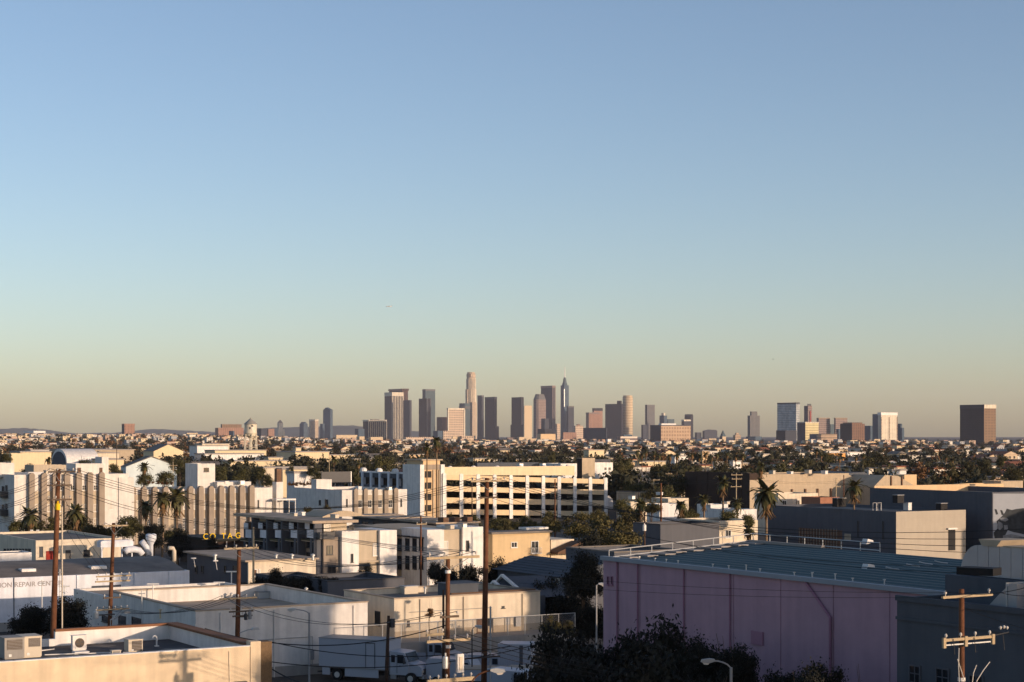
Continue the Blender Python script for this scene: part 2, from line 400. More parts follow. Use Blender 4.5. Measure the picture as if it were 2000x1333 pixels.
for k, (p0, y0, p1, y1, lab) in enumerate([(80, 1273, 106, 1270, 'short white pipe lying on the roof beside the beige air conditioner'), (88, 1281, 216, 1277, 'long thin conduit running across the dark flat roof'), (240, 1277, 288, 1278, 'tangled pale hose at the foot of the beige condenser')]):
    a = on_roof(A, p0, y0, zr); c = on_roof(A, p1, y1, zr)
    pts = [(a[0]+(c[0]-a[0])*t/6, a[1]+(c[1]-a[1])*t/6+(RNG.uniform(-.12, .12) if k else 0), zr+.06) for t in range(7)]
    tag(MB().tube(pts, .035, 6).build('roof_pipe', g['white_paint']), lab, 'pipe')
x, D, _ = on_roof(A, 165, 1276, zr)
tag(MB().box(-.45, .45, -.15, .45, 0, .14).build('roof_curb', g['white_paint'], None, (x-.1, D-.35, zr), ANG), 'white plinth under the round fan condenser', 'plinth')

# ---- long white building with open roof well
B = Bd('warehouse', 'long low white warehouse with sunken roof, wall half in shade behind the box truck', 'warehouse', 382, 151.7, rx=718, lx=215)
hB = B.z(1195); B.shell(hB, g['white_stucco'], g['roof_beige'], par=1.25, th=.35, cop=g['roof_beige'])
B2 = B.v(144)
B.box('wall', 0, .35, B.N, B2, 0, hB-.55, g['white_stucco']); B.box('wall', .35, B.W, B2-.35, B2, 0, hB-.55, g['white_stucco'])
B.box('wall', B.W-.35, B.W, B.N, B2-.35, 0, hB-.55, g['white_stucco'])
B.box('roof', .35, B.W-.35, B.N, B2-.35, hB-1.0, hB-.8, g['roof_beige'])
for px0, px1, y0, y1 in ((232, 246, 1203, 1222), (258, 278, 1207, 1225), (200, 210, 1203, 1215)): B.winN(px0, px1, y0, y1, fm='frame_dark')
B.box('door', -.06, .02, B.v(318), B.v(302), 0, 2.2, g['metal_dark'])
tag(MB().tube([(0, 0, 0), (0, 0, .75)], .09, 8).box(-.13, .13, -.13, .13, .75, .85).build('roof_vent', g['yellow_cream'], None, (X(313, 158), 158, hB-1.25), ANG), 'short capped vent pipe on the white warehouse roof', 'vent')

# ---- cream L-shaped building right of it
C = Bd('workshop', 'cream flat-roofed workshop with sunlit wall behind the tall wooden poles', 'building', 770, 162, rx=1055, lx=672)
hC = C.z(1171); C.shell(hC, g['cream_stucco'], g['roof_grey'], par=.5, th=.3, cop=g['roof_beige'])
C.winN(733, 743, 1194, 1221, fm='frame_dark', gm='black')
C.winW(931, 948, 1208, 1236, fm='brown_wall', gm='brown_wall', nz=3); C.winW(951, 963, 1207, 1239, fm='frame_dark', nx=2)
C.winW(985, 997, 1205, 1240, fm='beige', gm='metal_grey', nz=3); C.winW(980, 985, 1184, 1188, fm='frame_dark', gm='black')
C.winW(795, 800, 1213, 1224, fm='frame_dark', gm='brown_wall')
C.box('parapet_step', C.u(885), C.W-.3, .32, 2.5, hC-.45, hC+.25, g['roof_brown'])
tag(MB().box(0, 3, 0, 2.4, 0, 1.5).box(-.1, 3.1, -.1, 2.5, 1.5, 1.58).build('water_tank', g['slate_wall'], None, (X(879, 165), 165.5, hC-.5), ANG), 'blue grey tank box on the workshop roof behind the wooden pole', 'tank')
# raised lot and its chain-link fence
T0 = Bd('retaining_wall', 'low concrete retaining wall below the chain-link fence', 'wall', 712, 156.5, rx=1125, N=4)
T0.box('concrete', 0, T0.W, 0, .3, 0, 2.6, g['concrete']); MB().box(0, T0.W, .3, 4.5, 0, 2.55).build('raised_ground', g['pavement'], T0.o)
Fz = thing('chain_link_fence', 'silver chain-link fence with round top rail along the raised lot', 'fence', (T0.X0, T0.D, 2.6), ANG)
fW = T0.W; b = MB(); n = 13
for i in range(n): MB().tube([(fW*i/(n-1), .15, 0), (fW*i/(n-1), .15, 1.75)], .035, 6).build('fence_post', g['metal_light'], Fz)
MB().tube([(0, .15, 1.72), (fW, .15, 1.72)], .03, 6).build('top_rail', g['metal_light'], Fz)
for i in range(150):
    x0 = fW*i/150; b.tube([(x0, .15, 0), (min(fW, x0+1.7), .15, 1.7)], .006, 3, cap=False); b.tube([(x0, .15, 1.7), (min(fW, x0+1.7), .15, 0)], .006, 3, cap=False)
b.build('chain_link', g['metal_grey'], Fz, kind='stuff')

# ---- collision repair building
Rp = Bd('repair_shop', 'long white collision repair shop with grey curved roof and painted lettering', 'building', -30, 190, rx=370, N=19)
hR = 5.75; Rp.shell(hR, g['blue_white'], g['roof_grey'], par=.35, th=.3)
prof = [(.3 + (Rp.N-.6)*i/14, hR-.1 + 1.15*math.sin(math.pi*i/14)) for i in range(15)]
b = MB(); xa, xb = -40, Rp.u(318, 8)
b.prism(prof + [(Rp.N-.3, hR-.4), (.3, hR-.4)], xa, xb, 'x'); b.build('curved_roof', g['roof_grey'], Rp.o)
Rp.box('wall', xa, 0, 0, .3, 0, hR, g['blue_white'])
for px0, px1, py in ((40, 68, 1104), (176, 206, 1101)):
    yy = 3.2; x0, x1 = Rp.u(px0, yy), Rp.u(px1, yy); zz = hR-.1 + 1.15*math.sin(math.pi*(yy-.3)/(Rp.N-.6))
    MB().box(x0, x1, yy-.5, yy+.8, zz-.1, zz+.22).build('skylight', g['white_paint'], Rp.o)
MB().box(Rp.u(179), Rp.u(236), -.05, .02, Rp.z(1156, 18), Rp.z(1140, 18)).build('shutter', g['slate_wall'], Rp.o)
for i in range(9): x = Rp.u(182+i*6); MB().box(x, x+.05, -.08, -.051, Rp.z(1155.5, 18), Rp.z(1140.5, 18)).build('shutter_slat', g['metal_dark'], Rp.o)
MB().box(Rp.u(352), Rp.u(362), -.05, .02, Rp.z(1150, 24), Rp.z(1124, 24)).build('door', g['blue_white'], Rp.o)
zL = Rp.z(1145.5, 5); hL = 9.2/F*196
for word, p0 in (('COLLIS', -62), ('ION', -1), ('REPAIR', 28), ('CENTER', 73)):
    letters('lettering', word, g['letter_grey'], Rp.o, (Rp.u(p0), -.02, zL), 0, hL*1.42, .015)
MB().tube([(Rp.u(27), -.08, hR), (Rp.u(27), -.08, 0)], .04, 6).build('downpipe', g['wire'], Rp.o)

# ---- pink warehouse, standing seam roof
P = Bd('pink_warehouse', 'big pink warehouse with blue ribbed metal roof and roof railing', 'warehouse', 1862, 93.8, W=13, lx=1178)
P.W = 13.0; hP = 12.5; N = P.N; hr = .8
joints = [1178, 1208, 1250, 1334, 1433, 1525, 1628, 1738, 1862]
for i in range(len(joints)-1):
    ya, yb = P.v(joints[i]) if i else N, P.v(joints[i+1]) if i < 7 else 0
    P.box('wall_panel', 0, .25, yb+.03, ya-.03, 0, hP, g['pink_wall'])
    if i: MB().box(.04, .2, ya-.03, ya+.03, 0, hP).build('wall_joint', g['pink_joint'], P.o)
b = MB(); b.box(.25, P.W, N-.25, N, 0, hP-.1); b.box(.25, P.W, 0, .25, 0, hP-.1); b.box(P.W-.25, P.W, .25, N-.25, 0, hP); b.build('wall', g['pink_wall'], P.o)
b = MB(); b.prism([(.1, hP-.05), (P.W, hP-.05+hr), (P.W, hP-.3+hr), (.1, hP-.3)], .0, N, 'y'); b.build('roof', g['roof_blue'], P.o)
for i in range(15):
    t = (i+.6)/15; x = .25 + (P.W-.4)*t; z = hP-.05+hr*(x-.1)/(P.W-.1)
    MB().prism([(x-.09, z-.01), (x-.05, z+.11), (x+.05, z+.115), (x+.09, z)], .4, N-.5, 'y').build('roof_rib', g['roof_rib'], P.o)
MB().box(-.22, .12, -.05, N+.05, hP+.003, hP+.28).build('eave_gutter', g['fascia_grey'], P.o)
MB().prism([(.13, hP+.05), (P.W, hP+.1+hr), (P.W, hP-.25+hr), (.13, hP-.25)], N+.003, N+.3, 'y').build('gable_trim', g['roof_light'], P.o)
for i in range(9):
    t = .1+.1*i; x = P.W*t; z = hP+hr*t; MB().box(x, x+.9, N-1.3-.25*(i%3), N-.1, z+.05, z+.14).build('lit_edge_strip', g['roof_light'], P.o)  # pale sheets put the sunlit far roof edge into colour
MB().box(P.W-.6, P.W-.3, N-8, N-.2, hP+hr+.02, hP+hr+.2).build('lit_edge_strip', g['roof_light'], P.o)
b = MB(); y0, y1 = P.v(1577), P.v(1624)
b.tube([(-.1, y0, hP), (-.1, y0, P.z(1139, 0, y0)), (-.1, y1, P.z(1206, 0, y1)), (-.1, y1, 0)], .085, 8); b.build('downspout', g['pink_joint'], P.o)
for yy in (P.v(1334)-.15, P.v(1250)+.2, P.v(1433)+.3, P.v(1208)+.1):
    MB().tube([(-.07, yy, hP), (-.07, yy, 0)], .05, 6).build('downspout', g['pink_joint'], P.o)
for pa, pb in ((1186.5, 1190), (1194, 1197.5)): P.winN(pa, pb, 1126, 1142, fm='pink_joint', gm='black', fw=.03)
for px in (1247, 1278, 1300, 1323, 1391, 1422, 1456, 1483, 1550, 1585, 1630, 1664, 1726):
    y = P.v(px, .3); hh = RNG.choice((.4, .5, .55)); MB().tube([(.35, y, hP), (.35, y, hP+hh)], .035, 6).box(.3, .4, y-.06, y+.06, hP+hh, hP+hh+.05).build('stanchion', g['metal_light'], P.o)
Rl = thing('roof_railing', 'pale metal guard railing round the ridge of the blue ribbed roof', 'railing', (P.X0, P.D, 0), ANG)
def rail(pts, posts, name='rail'):
    for dz in (.06, .55): MB().tube([(x, y, z+dz) for x, y, z in pts], .04, 6).build('rail', g['metal_light'], Rl)
    (xa, ya, za), (xb, yb, zb) = pts
    for i in range(posts):
        t = i/(posts-1); MB().tube([(xa+(xb-xa)*t, ya+(yb-ya)*t, za+(zb-za)*t-.05), (xa+(xb-xa)*t, ya+(yb-ya)*t, za+(zb-za)*t+.55)], .035, 6).build('rail_post', g['metal_light'], Rl)
rail([(.4, N-.12, hP+.1), (P.W-.15, N-.12, hP+hr+.08)], 8)
rail([(P.W-.15, N-.12, hP+hr+.08), (P.W-.15, P.v(1722, P.W), hP+hr+.08)], 8)
for px, py, s in ((1693, 1111, .5), (1676, 1119, .22), (1692, 1062, .5)):
    D = 109 if py > 1100 else 119; xx, yy = X(px, D), D
    tag(MB().prism([(0, 0), (s*1.3, .1), (s*1.2, s*.5), (s*.3, s*.7)], 0, s, 'y').build('roof_debris', g['white_paint'], None, (xx, yy, Z(py, D)-.05), ANG), {1693: 'white cap lying on the blue ribbed roof', 1676: 'small pale scrap lying on the blue ribbed roof', 1692: 'white box at the far end of the roof railing'}[px], 'roof cap')
sw = MB()
for i, (px, py) in enumerate([(1730, 1108), (1770, 1102), (1795, 1098), (1825, 1096), (1640, 1122), (1600, 1125)]):
    t = .35; D = 104+i; z = Z(py, D); sw.tube([(X(px, D), D, z), (X(px+12, D), D-.2, z-.08), (X(px+24, D), D-.3, z-.12)], .04, 6)
tag(sw.build('roof_cable', g['metal_light']), 'loose pale cable lying across the blue ribbed roof', 'cable')

# ---- slate building, bottom right, with ducts on top
Q = Bd('slate_building', 'dark slate grey building at the bottom right with barred windows', 'building', 2160, 79, W=20, lx=1752)
Q.W = 18; hQ = Q.z(1167, 0, Q.N)
Q.shell(hQ, g['slate_wall'], g['roof_dark'], par=.5, th=.3)
Q.box('cornice', -.12, .05, .0, Q.N+.02, hQ-.15, hQ+.12, g['slate_wall']); Q.box('cornice', -.09, .05, 0, Q.N+.02, hQ-1.1, hQ-.95, g['slate_wall'])
for pa, pb, ya, yb in ((1776, 1799, 1299, 1350), (1828, 1855, 1305, 1360), (1893, 1922, 1318, 1370)): Q.winN(pa, pb, ya, yb, fm='grey_wall', nx=2, nz=3)
S = Bd('penthouse_block', 'dark plant room block on the slate roof carrying big ducts', 'building', 2200, 81.5, W=9, lx=1846, z0=hQ-.5)
hS = S.z(1122, 0, S.N); S.box('wall', 0, S.W, 0, S.N, 0, hS, g['slate_wall'])
DU = thing('air_duct', 'big pale sheet metal duct with rounded elbow on the plant room roof', 'air duct', (S.X0, S.D, S.z0), ANG)
ya, yb = S.v(2100), S.v(1895); zb, ztp = hS+.03, S.z(1073, 0, (ya+yb)/2)
n = 9
for i in range(n):
    a, c = ya+(yb-ya)*i/n, ya+(yb-ya)*(i+1)/n; MB().box(.5, 2.4, a+.012, c-.012, zb, ztp).build('duct_panel', g['duct'], DU)
MB().box(.52, 2.38, ya, yb, zb+.02, ztp-.02).build('duct_core', g['metal_dark'], DU)
ye = S.v(1862); rr = yb-ye
MB().prism([(yb, zb), (ye, zb)] + [(yb+(ye-yb)*math.cos(k*math.pi/16), zb+(ztp-zb)*1.0*math.sin(k*math.pi/16)) for k in range(9)], .5, 2.4, 'x').build('duct_elbow', g['duct'], DU)
MB().prism([(S.v(1906), ztp+.003), (S.v(1935), ztp+.003), (S.v(1944), ztp+.32), (S.v(1900), ztp+.32)][::1], .4, 2.5, 'x').build('duct_cap', g['tan'], DU)
MB().box(.45, 2.45, ya, S.v(1946), ztp+.003, ztp+.06).build('duct_top', g['tan'], DU)
HD = thing('exhaust_hood', 'pale quarter-round exhaust hood at the foot of the plant room', 'exhaust hood', (S.X0, S.D, hQ-.45), ANG)
y0, y1 = S.v(1986, -1.5), S.v(1923, -1.5); hz_ = 1.55
MB().prism([(y0, 0), (y1, 0), (y1, .12)] + [(y1+(y0-y1)*math.sin(k*math.pi/16), hz_*(.08+.92*math.sin(math.pi/2*min(1, k/6)))) for k in range(1, 7)] + [(y0, hz_)], -1.5, -.1, 'x').build('hood', g['duct'], HD)
MB().box(-1.55, -.05, y0+.6, y0+.65, .0, hz_+.02).build('seam', g['metal_light'], HD)
tag(MB().box(-.9, .9, -.5, .5, 0, .35).build('roof_plank', g['black'], None, (X(1912, 84), 84, Z(1123, 84)), ANG-1.2), 'dark tarp lying under the duct elbow', 'tarp')

# ---- grey building with mural, right middle
G = Bd('grey_building', 'long grey flat-roofed building with one sunlit end wall and black doorway', 'building', 1750, 290, rx=1886, lx=1500)
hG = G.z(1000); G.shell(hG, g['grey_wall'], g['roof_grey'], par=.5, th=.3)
MB().box(.004, G.W, -.03, .0, 0, hG-.004).build('painted_sunlit_wall', g['grey_wall_lit'], G.o)  # paler layer paints sun onto the grey end wall
for i in range(13): MB().box(.004, G.W, -.035, -.031, hG-.5-i*.42, hG-.49-i*.42).build('end_wall_joint', g['beige'], G.o)
G.box('doorway', G.u(1852), G.u(1865), -.12, -.036, G.z(1077, 8), G.z(1036, 8), g['black']); MB().box(G.u(1849), G.u(1867), -.4, -.037, G.z(1036, 8)+.01, G.z(1034, 8)+.1).build('canopy', g['metal_light'], G.o)
for i in range(14):
    px = 1562 + i*5.6; y = G.v(px); MB().box(-.10, -.02, y-.05, y+.05, G.z(1082, 0, y), G.z(1033, 0, y)).build('window_bar', g['taupe'], G.o)
MB().box(-.02, .0, G.v(1645), G.v(1560), G.z(1082, 0, 20), G.z(1033, 0, 20)).build('window_band', g['brown_wall'], G.o)
G.winN(1650, 1662, 1043, 1054, fm='beige', gm='tan')
for px in (1676, 1725): MB().tube([(-.1, G.v(px), G.z(1018, 0, G.v(px))), (-.1, G.v(px), 4)], .09, 6).build('wall_pipe', g['metal_dark'], G.o)
G2 = Bd('mural_building', 'tall slate grey building with black and white portrait mural at the right edge', 'building', 1938, 298, W=24, lx=1699)
hG2 = G2.z(962); G2.shell(hG2, g['grey_wall'], g['roof_beige'], par=.9, th=.35); G2.W = 24
G2.box('parapet_back', .35, G2.W, G2.N-.8, G2.N-.36, hG2-.9, hG2+.35, g['peach'])
mz = lambda py: G2.z(py, 3); mx = lambda px: G2.u(px)
mu = thing('mural', 'black and white mural of a face with curly hair and raised hand', 'mural', (G2.X0, G2.D, 0), ANG)
def flat(name, pts, y, m):
    b = MB(); pp = [(mx(a), mz(c)) for a, c in pts]
    if sum(pp[i][0]*pp[(i+1)%len(pp)][1]-pp[(i+1)%len(pp)][0]*pp[i][1] for i in range(len(pp))) > 0: pp = pp[::-1]
    b.prism(pp, y, y+.02, 'y'); b.build(name, g[m], mu)
flat('panel', [(1939.5, 964), (2060, 967), (2060, 1120), (1939.5, 1110)], -.03, 'mural_grey')
flat('hair', [(1966, 994), (1976, 997), (1985, 995), (1999, 994), (2020, 1000), (2040, 1030), (2030, 1052), (1998, 1045), (1978, 1040), (1968, 1036), (1955, 1060), (1944, 1058), (1940, 1040), (1950, 1030), (1946, 1018), (1957, 1008), (1962, 1002)], -.055, 'mural_dark')
for q in ([(1942, 994), (1946, 995), (1949, 1004), (1945, 1005)], [(1953, 996), (1957, 997), (1961, 1007), (1956, 1006)]): flat('finger_gap', q, -.06, 'mural_dark')
for q in ([(1952, 1012), (1958, 1011), (1966, 1012), (1969, 1016), (1963, 1019), (1955, 1017)], [(1949, 1018), (1957, 1022), (1958, 1030), (1952, 1036), (1947, 1030)], [(1960, 1026), (1967, 1026), (1968, 1034), (1961, 1036)]): flat('hand', q, -.08, 'mural_skin')
flat('face', [(1958, 1046), (1975, 1044), (1998, 1050), (2030, 1056), (2030, 1110), (1970, 1110), (1960, 1080)], -.08, 'mural_skin')
for q in ([(1962, 1056), (1972, 1053), (1978, 1058), (1970, 1061)], [(1990, 1058), (2000, 1055), (2010, 1060), (1999, 1064)], [(1980, 1066), (1986, 1076), (1978, 1078)]): flat('face_line', q, -.1, 'mural_dark')
for px0, px1, y0, y1, m, lab in ((1753, 1770, 968, 983, 'black', 'black louvred unit against the slate mural building wall'), (1774, 1783, 983, 997, 'white_paint', 'white vent box on the grey building roof'), (1838, 1855, 984, 996, 'black', 'dark square unit on the grey building roof near the mural'), (1635, 1658, 974, 991, 'black', 'black box unit on the far corner of the grey building roof')):
    D = 301; xx = X(px0, D); wd = (px1-px0)/F*D; ht = (y1-y0)/F*D
    t = thing('rooftop_unit', lab, 'rooftop unit', (xx, D, Z(y1, D)), ANG); MB().box(0, wd, 0, 1.2, 0, ht).build('casing', g[m], t); MB().box(-.05, wd+.05, -.05, 1.25, ht, ht+.08).build('lid', g['metal_grey'], t)
fr = thing('pipe_frame', 'twin white pipe frames standing on the grey building roof', 'frame', (X(1705, 298), 298, Z(998, 298)), ANG)
for k in range(2): MB().tube([(k*1.05, 0, 0), (k*1.05, 0, 1.3), (k*1.05+.75, 0, 1.3), (k*1.05+.75, 0, 0)], .06, 6).build('frame_loop', g['white_paint'], fr)

for i in range(11): y = G.N*(i+.5)/11; MB().box(-.012, -.003, y-.02, y+.02, 0, hG-.01).build('panel_joint', g['slate_wall'], G.o)
for i in range(13): y = G2.N*(i+.5)/13; MB().box(-.012, -.003, y-.02, y+.02, 0, hG2-.01).build('panel_joint', g['slate_wall'], G2.o)
# ---- small things on the near roofs and walls
def roof_box(px, py, zr_, w_, d_, h_, m, label, grp=None, lid=True):
    D = (H - zr_) * F / (py - HZ); t = thing('rooftop_box', label, 'rooftop unit', (X(px, D), D, zr_), ANG, grp)
    MB().box(0, w_, 0, d_, 0, h_).build('casing', g[m], t)
    if lid: MB().box(-.05, w_+.05, -.05, d_+.05, h_+.003, h_+.07).build('lid', g['metal_grey'], t)
def stack(px, py, zr_, h_, r, label, m='metal_light'):
    D = (H - zr_) * F / (py - HZ)
    tag(MB().lathe([(r, 0), (r, h_), (r*1.7, h_+.02), (r*1.7, h_+.1), (r*.4, h_+.22)], 10).build('vent_stack', g[m], None, (X(px, D), D, zr_)), label, 'vent')
zb_ = hB - 1.25
stack(452, 1172, zb_, .5, .1, 'low pipe vent on the sunken warehouse roof, left'); stack(560, 1170, zb_, .45, .1, 'low pipe vent on the sunken warehouse roof, right'); stack(598, 1163, zb_, .6, .12, 'taller vent at the far end of the sunken warehouse roof')
roof_box(505, 1170, zb_, 1.2, .9, .6, 'metal_light', 'low square skylight curb on the sunken warehouse roof')
zc_ = hC - .5
for px, py, lab in ((830, 1160, 'small pipe vent on the workshop roof left of the wooden pole'), (925, 1158, 'small pipe vent on the workshop roof between the two poles'), (1005, 1155, 'small pipe vent near the right end of the workshop roof')): stack(px, py, zc_, .5, .1, lab)
roof_box(790, 1161, zc_, 1.5, 1.0, .7, 'unit_beige', 'beige box unit at the left end of the workshop roof')
stack(190, 1252, 7.75, .35, .07, 'thin vent pipe behind the round fan condenser'); stack(395, 1262, 7.75, .25, .08, 'short vent pipe near the right corner of the dark flat roof')
rn = random.Random(3)
for px, py, lab in ((340, 1268, 'flat tar patch on the dark roof at right'), (200, 1262, 'flat tar patch on the dark roof near the condenser'), (120, 1282, 'flat tar patch on the dark roof at left')):
    D = (H - 7.75) * F / (py - HZ); pts = [(math.cos(a*.7)*rn.uniform(.5, .9)*1.3, math.sin(a*.7)*rn.uniform(.4, .7)) for a in range(9)]
    tag(MB().prism(pts, .004, .012, 'z').build('roof_patch', g['roof_grey'], None, (X(px, D), D, 7.75), ANG), lab, 'roof patch')
for px, lab in ((430, 0), (535, 0), (690, 0)): MB().tube([(B.u(px), -.07, hB-.2), (B.u(px), -.07, 0)], .05, 6).build('downpipe', g['white_stucco'], B.o)
MB().tube([(B.u(400), -.06, 3.3), (B.u(610), -.06, 3.3), (B.u(610), -.06, .4)], .03, 5).build('conduit', g['metal_grey'], B.o)
MB().box(B.u(605), B.u(612), -.2, 0, 1.3, 2.1).build('meter_box', g['metal_grey'], B.o)
MB().box(0, B.W, -.03, -.003, 0, .9).build('base_band', g['concrete'], B.o)
for px in (820, 905, 1020): MB().tube([(C.u(px), -.07, hC-.1), (C.u(px), -.07, 0)], .05, 6).build('downpipe', g['beige'], C.o)
MB().box(C.u(1005), C.u(1015), -.25, 0, 3.0, 3.9).build('meter_box', g['metal_grey'], C.o); MB().box(0, C.W, -.025, -.003, 0, 3.2).build('base_band', g['tan'], C.o)
MB().tube([(C.u(800), -.08, 4.9), (C.u(960), -.08, 4.9), (C.u(960), -.08, 3)], .03, 5).build('conduit', g['metal_grey'], C.o)
for px in (150, 262, 330): MB().tube([(Rp.u(px), -.08, hR), (Rp.u(px), -.08, 0)], .05, 6).build('downpipe', g['blue_white'], Rp.o)
MB().box(Rp.u(242), Rp.u(252), -.3, 0, 2.0, 2.6).build('meter_box', g['metal_grey'], Rp.o); MB().box(xa, Rp.W, -.03, -.003, 0, 1.0).build('base_band', g['concrete'], Rp.o)
for px, w_, zz0, zz1 in ((1290, .9, 2.5, 3.4), (1480, 1.1, 8.4, 9.2), (1660, .8, 3.0, 4.0)): y = P.v(px); MB().box(-.09, -.003, y-w_/2, y+w_/2, zz0, zz1).build('wall_vent', g['pink_joint'], P.o)
MB().box(-.02, -.003, 0, P.N, 0, 1.1).build('base_band', g['concrete'], P.o)
for i in range(14): A.box('coping_joint', xl+2.4*i, xl+2.4*i+.03, -.056, .362, zt+.0635, zt+.068, g['roof_grey'])
# ================================================================== middle distance
def unit(px0, px1, y0, y1, D, m, label, dep=1.6, name='rooftop_unit', cat='rooftop unit', grp=None):
    xx = X(px0, D); wd = (px1-px0)/F*D/.9; ht = (y1-y0)/F*D
    t = thing(name, label, cat, (xx, D, Z(y1, D)), ANG, grp)
    MB().box(0, wd, 0, dep, 0, ht).build('casing', g[m], t); MB().box(-.06, wd+.06, -.06, dep+.06, ht, ht+.1).build('lid', g['metal_grey'] if m != 'white_paint' else g['white_paint'], t); return t
# ---- long deco apartment block, far left
E1 = Bd('deco_apartments', 'white deco apartment block with taupe pilasters and dark balconies at far left', 'apartments', 28, 330, rx=251, lx=-40)
h1 = E1.z(928); E1.shell(h1, g['white_stucco'], g['roof_light'], par=.6, th=.35)
pil = [55, 79, 101, 124, 147, 169, 191.5]
for p in pil:
    x0, x1 = E1.u(p), E1.u(p+10.5); MB().prism([(x0, 0), (x1, 0), (x1, h1+.05), ((x0+x1)/2+.2, h1+.35), ((x0+x1)/2-.2, h1+.35), (x0, h1+.05)], -.85, .0, 'y').build('pilaster', g['taupe'], E1.o)
MB().box(E1.u(56), E1.u(202), -.035, 0, 0, E1.z(963)).build('facing', g['beige'], E1.o)
for i, p in enumerate([66, 90, 112, 135, 158, 180.5]):
    a, c = p+1, p+11
    if i >= 2: E1.winW(a+1, c-.5, 948, 958, fm='frame_white', nx=2, nz=2)
    MB().box(E1.u(a), E1.u(c), -.06, 0, E1.z(984), E1.z(961)).build('spandrel', g['beige'], E1.o)
    E1.winW(a+1, c-1, 985, 1000, gm='blind' if i % 2 else 'glass', nx=2, nz=2)
    E1.winW(a+1, c-1, 1012, 1028, gm='glass', nx=2, nz=2)
for a, c in ((213, 220), (240, 243.5)): E1.winW(a, c, 981, 996, gm='blind' if a < 230 else 'glass', nx=2)
E1.winW(40, 46, 984, 996, gm='blind')
for py in (962, 998):
    MB().box(-1.4, 0, E1.v(16), E1.v(3), E1.z(py+12), E1.z(py)).build('balcony', g['metal_dark'], E1.o)
    E1.winN(4, 9, py-12, py+2, fm='frame_dark'); E1.winN(11, 15, py-14, py+2, fm='frame_dark')
ph = Bd('stair_penthouse', 'white stair penthouse on the roof of the far left deco block', 'penthouse', 148, 338, rx=205, N=6, z0=h1-.6)
ph.shell(ph.z(906), g['white_stucco'], g['roof_light'], par=.3); ph.winW(151, 158, 914, 926, fm='frame_dark', gm='brown_wall'); ph.winW(194, 200, 914, 926, fm='frame_dark', gm='brown_wall')
pt_ = Bd('penthouse_tower', 'slim white tower rising behind the deco stair penthouse', 'penthouse', 199, 341, rx=212, N=4, z0=h1-.6); pt_.shell(pt_.z(893), g['white_stucco'], g['roof_light'], par=.3)
Bd('rooftop_wall', 'short white block on the roof at the far left edge', 'penthouse', -8, 336, rx=28, N=5, z0=h1-.6).shell(2.7, g['white_stucco'], g['roof_light'], par=.3)
E1b = Bd('deco_annex', 'small white stepped annex at the right end of the far left deco block', 'building', 232, 340, rx=262, N=6); E1b.shell(E1b.z(933), g['white_stucco'], g['roof_light'], par=.4)
# second deco block
E2 = Bd('deco_apartments', 'deco block with rounded taupe pilasters in the middle left, above the yellow letters', 'apartments', 252, 343, rx=532, N=16)
h2 = E2.z(957); E2.shell(h2, g['white_stucco'], g['roof_light'], par=.6, th=.35); xe = E2.u(494)
MB().box(.3, xe, -.05, 0, 0, h2-1.0).build('facing', g['beige'], E2.o)
ps = [253, 274, 295, 316, 344, 365, 385, 405, 425, 445, 465, 484]
for i, p in enumerate(ps):
    x0, x1 = E2.u(p), E2.u(p+9.5); xm = (x0+x1)/2; r = (x1-x0)/2; zt = h2+.05
    MB().prism([(x0, 0), (x1, 0)] + [(xm+r*math.cos(k*math.pi/6), zt+.5*math.sin(k*math.pi/6)) for k in range(7)], -1.05, -.0, 'y').build('pilaster', g['taupe'], E2.o)
    if i < len(ps)-1:
        a = p+11; c = ps[i+1]-2
        if i != 3:
            E2.winW(a, c-2, 978, 995, y=-.05, gm='blind', nx=1, nz=2); E2.winW(a, c-1, 1012, 1034, y=-.05, gm='glass', nx=3, nz=4)
E2.winW(503, 506, 977, 993, fm='frame_dark')
for a in (512, 520): E2.winW(a, a+4, 1005, 1016, gm='glass')
E2.box('parapet_block', E2.u(428), E2.u(494), 1, 9, h2-.6, h2+1.2, g['white_stucco'])
ph2 = Bd('stair_penthouse', 'white boxy penthouse with one dark window on the middle left deco block', 'penthouse', 386, 353, rx=420, lx=362, z0=h2-.6)
ph2.shell(ph2.z(906), g['white_stucco'], g['roof_light'], par=.3); ph2.winW(398, 408, 914, 922, fm='frame_dark')
# white wing and rear block between
E3 = Bd('white_annex', 'white low annex with a chimney block and glazed canopy left of the deco gable', 'building', 530, 358, rx=610, N=10); E3.shell(E3.z(1008), g['white_stucco'], g['roof_light'], par=.5)
ch = Bd('chimney_block', 'white square chimney block standing over the white annex', 'chimney', 540, 360, rx=553, N=2); ch.shell(ch.z(942), g['white_stucco'], g['roof_light'], par=.2); ch.box('flue', .2, ch.W-.2, .3, 1.5, ch.z(942)-.2, ch.z(916), g['brown_wall'])
CN = thing('glazed_canopy', 'white framed lean-to canopy beside the white annex', 'canopy', (X(540, 356), 356, 0), ANG)
MB().box(0, 4.2, 0, 3, Z(978, 356), Z(975, 356)).build('roof', g['white_paint'], CN)
for i in range(4): MB().box(i*1.35, i*1.35+.1, .0, .1, 0, Z(978, 356)).build('post', g['white_paint'], CN)
E4 = Bd('white_apartments', 'white apartment block with grey shaded side and pilastered front right of the canopy', 'apartments', 668, 384, rx=795, lx=575)
h4 = E4.z(958); E4.shell(h4, g['white_stucco'], g['roof_light'], par=.6, th=.35)
MB().box(E4.u(690), E4.u(774), -.04, 0, 0, h4-.2).build('facing', g['beige'], E4.o)
for p in (690, 709, 729, 749, 768):
    x0, x1 = E4.u(p), E4.u(p+7.5); MB().prism([(x0, 0), (x1, 0), (x1, h4+.1), ((x0+x1)/2, h4+.4), (x0, h4+.1)], -.55, -.0, 'y').build('pilaster', g['taupe'], E4.o)
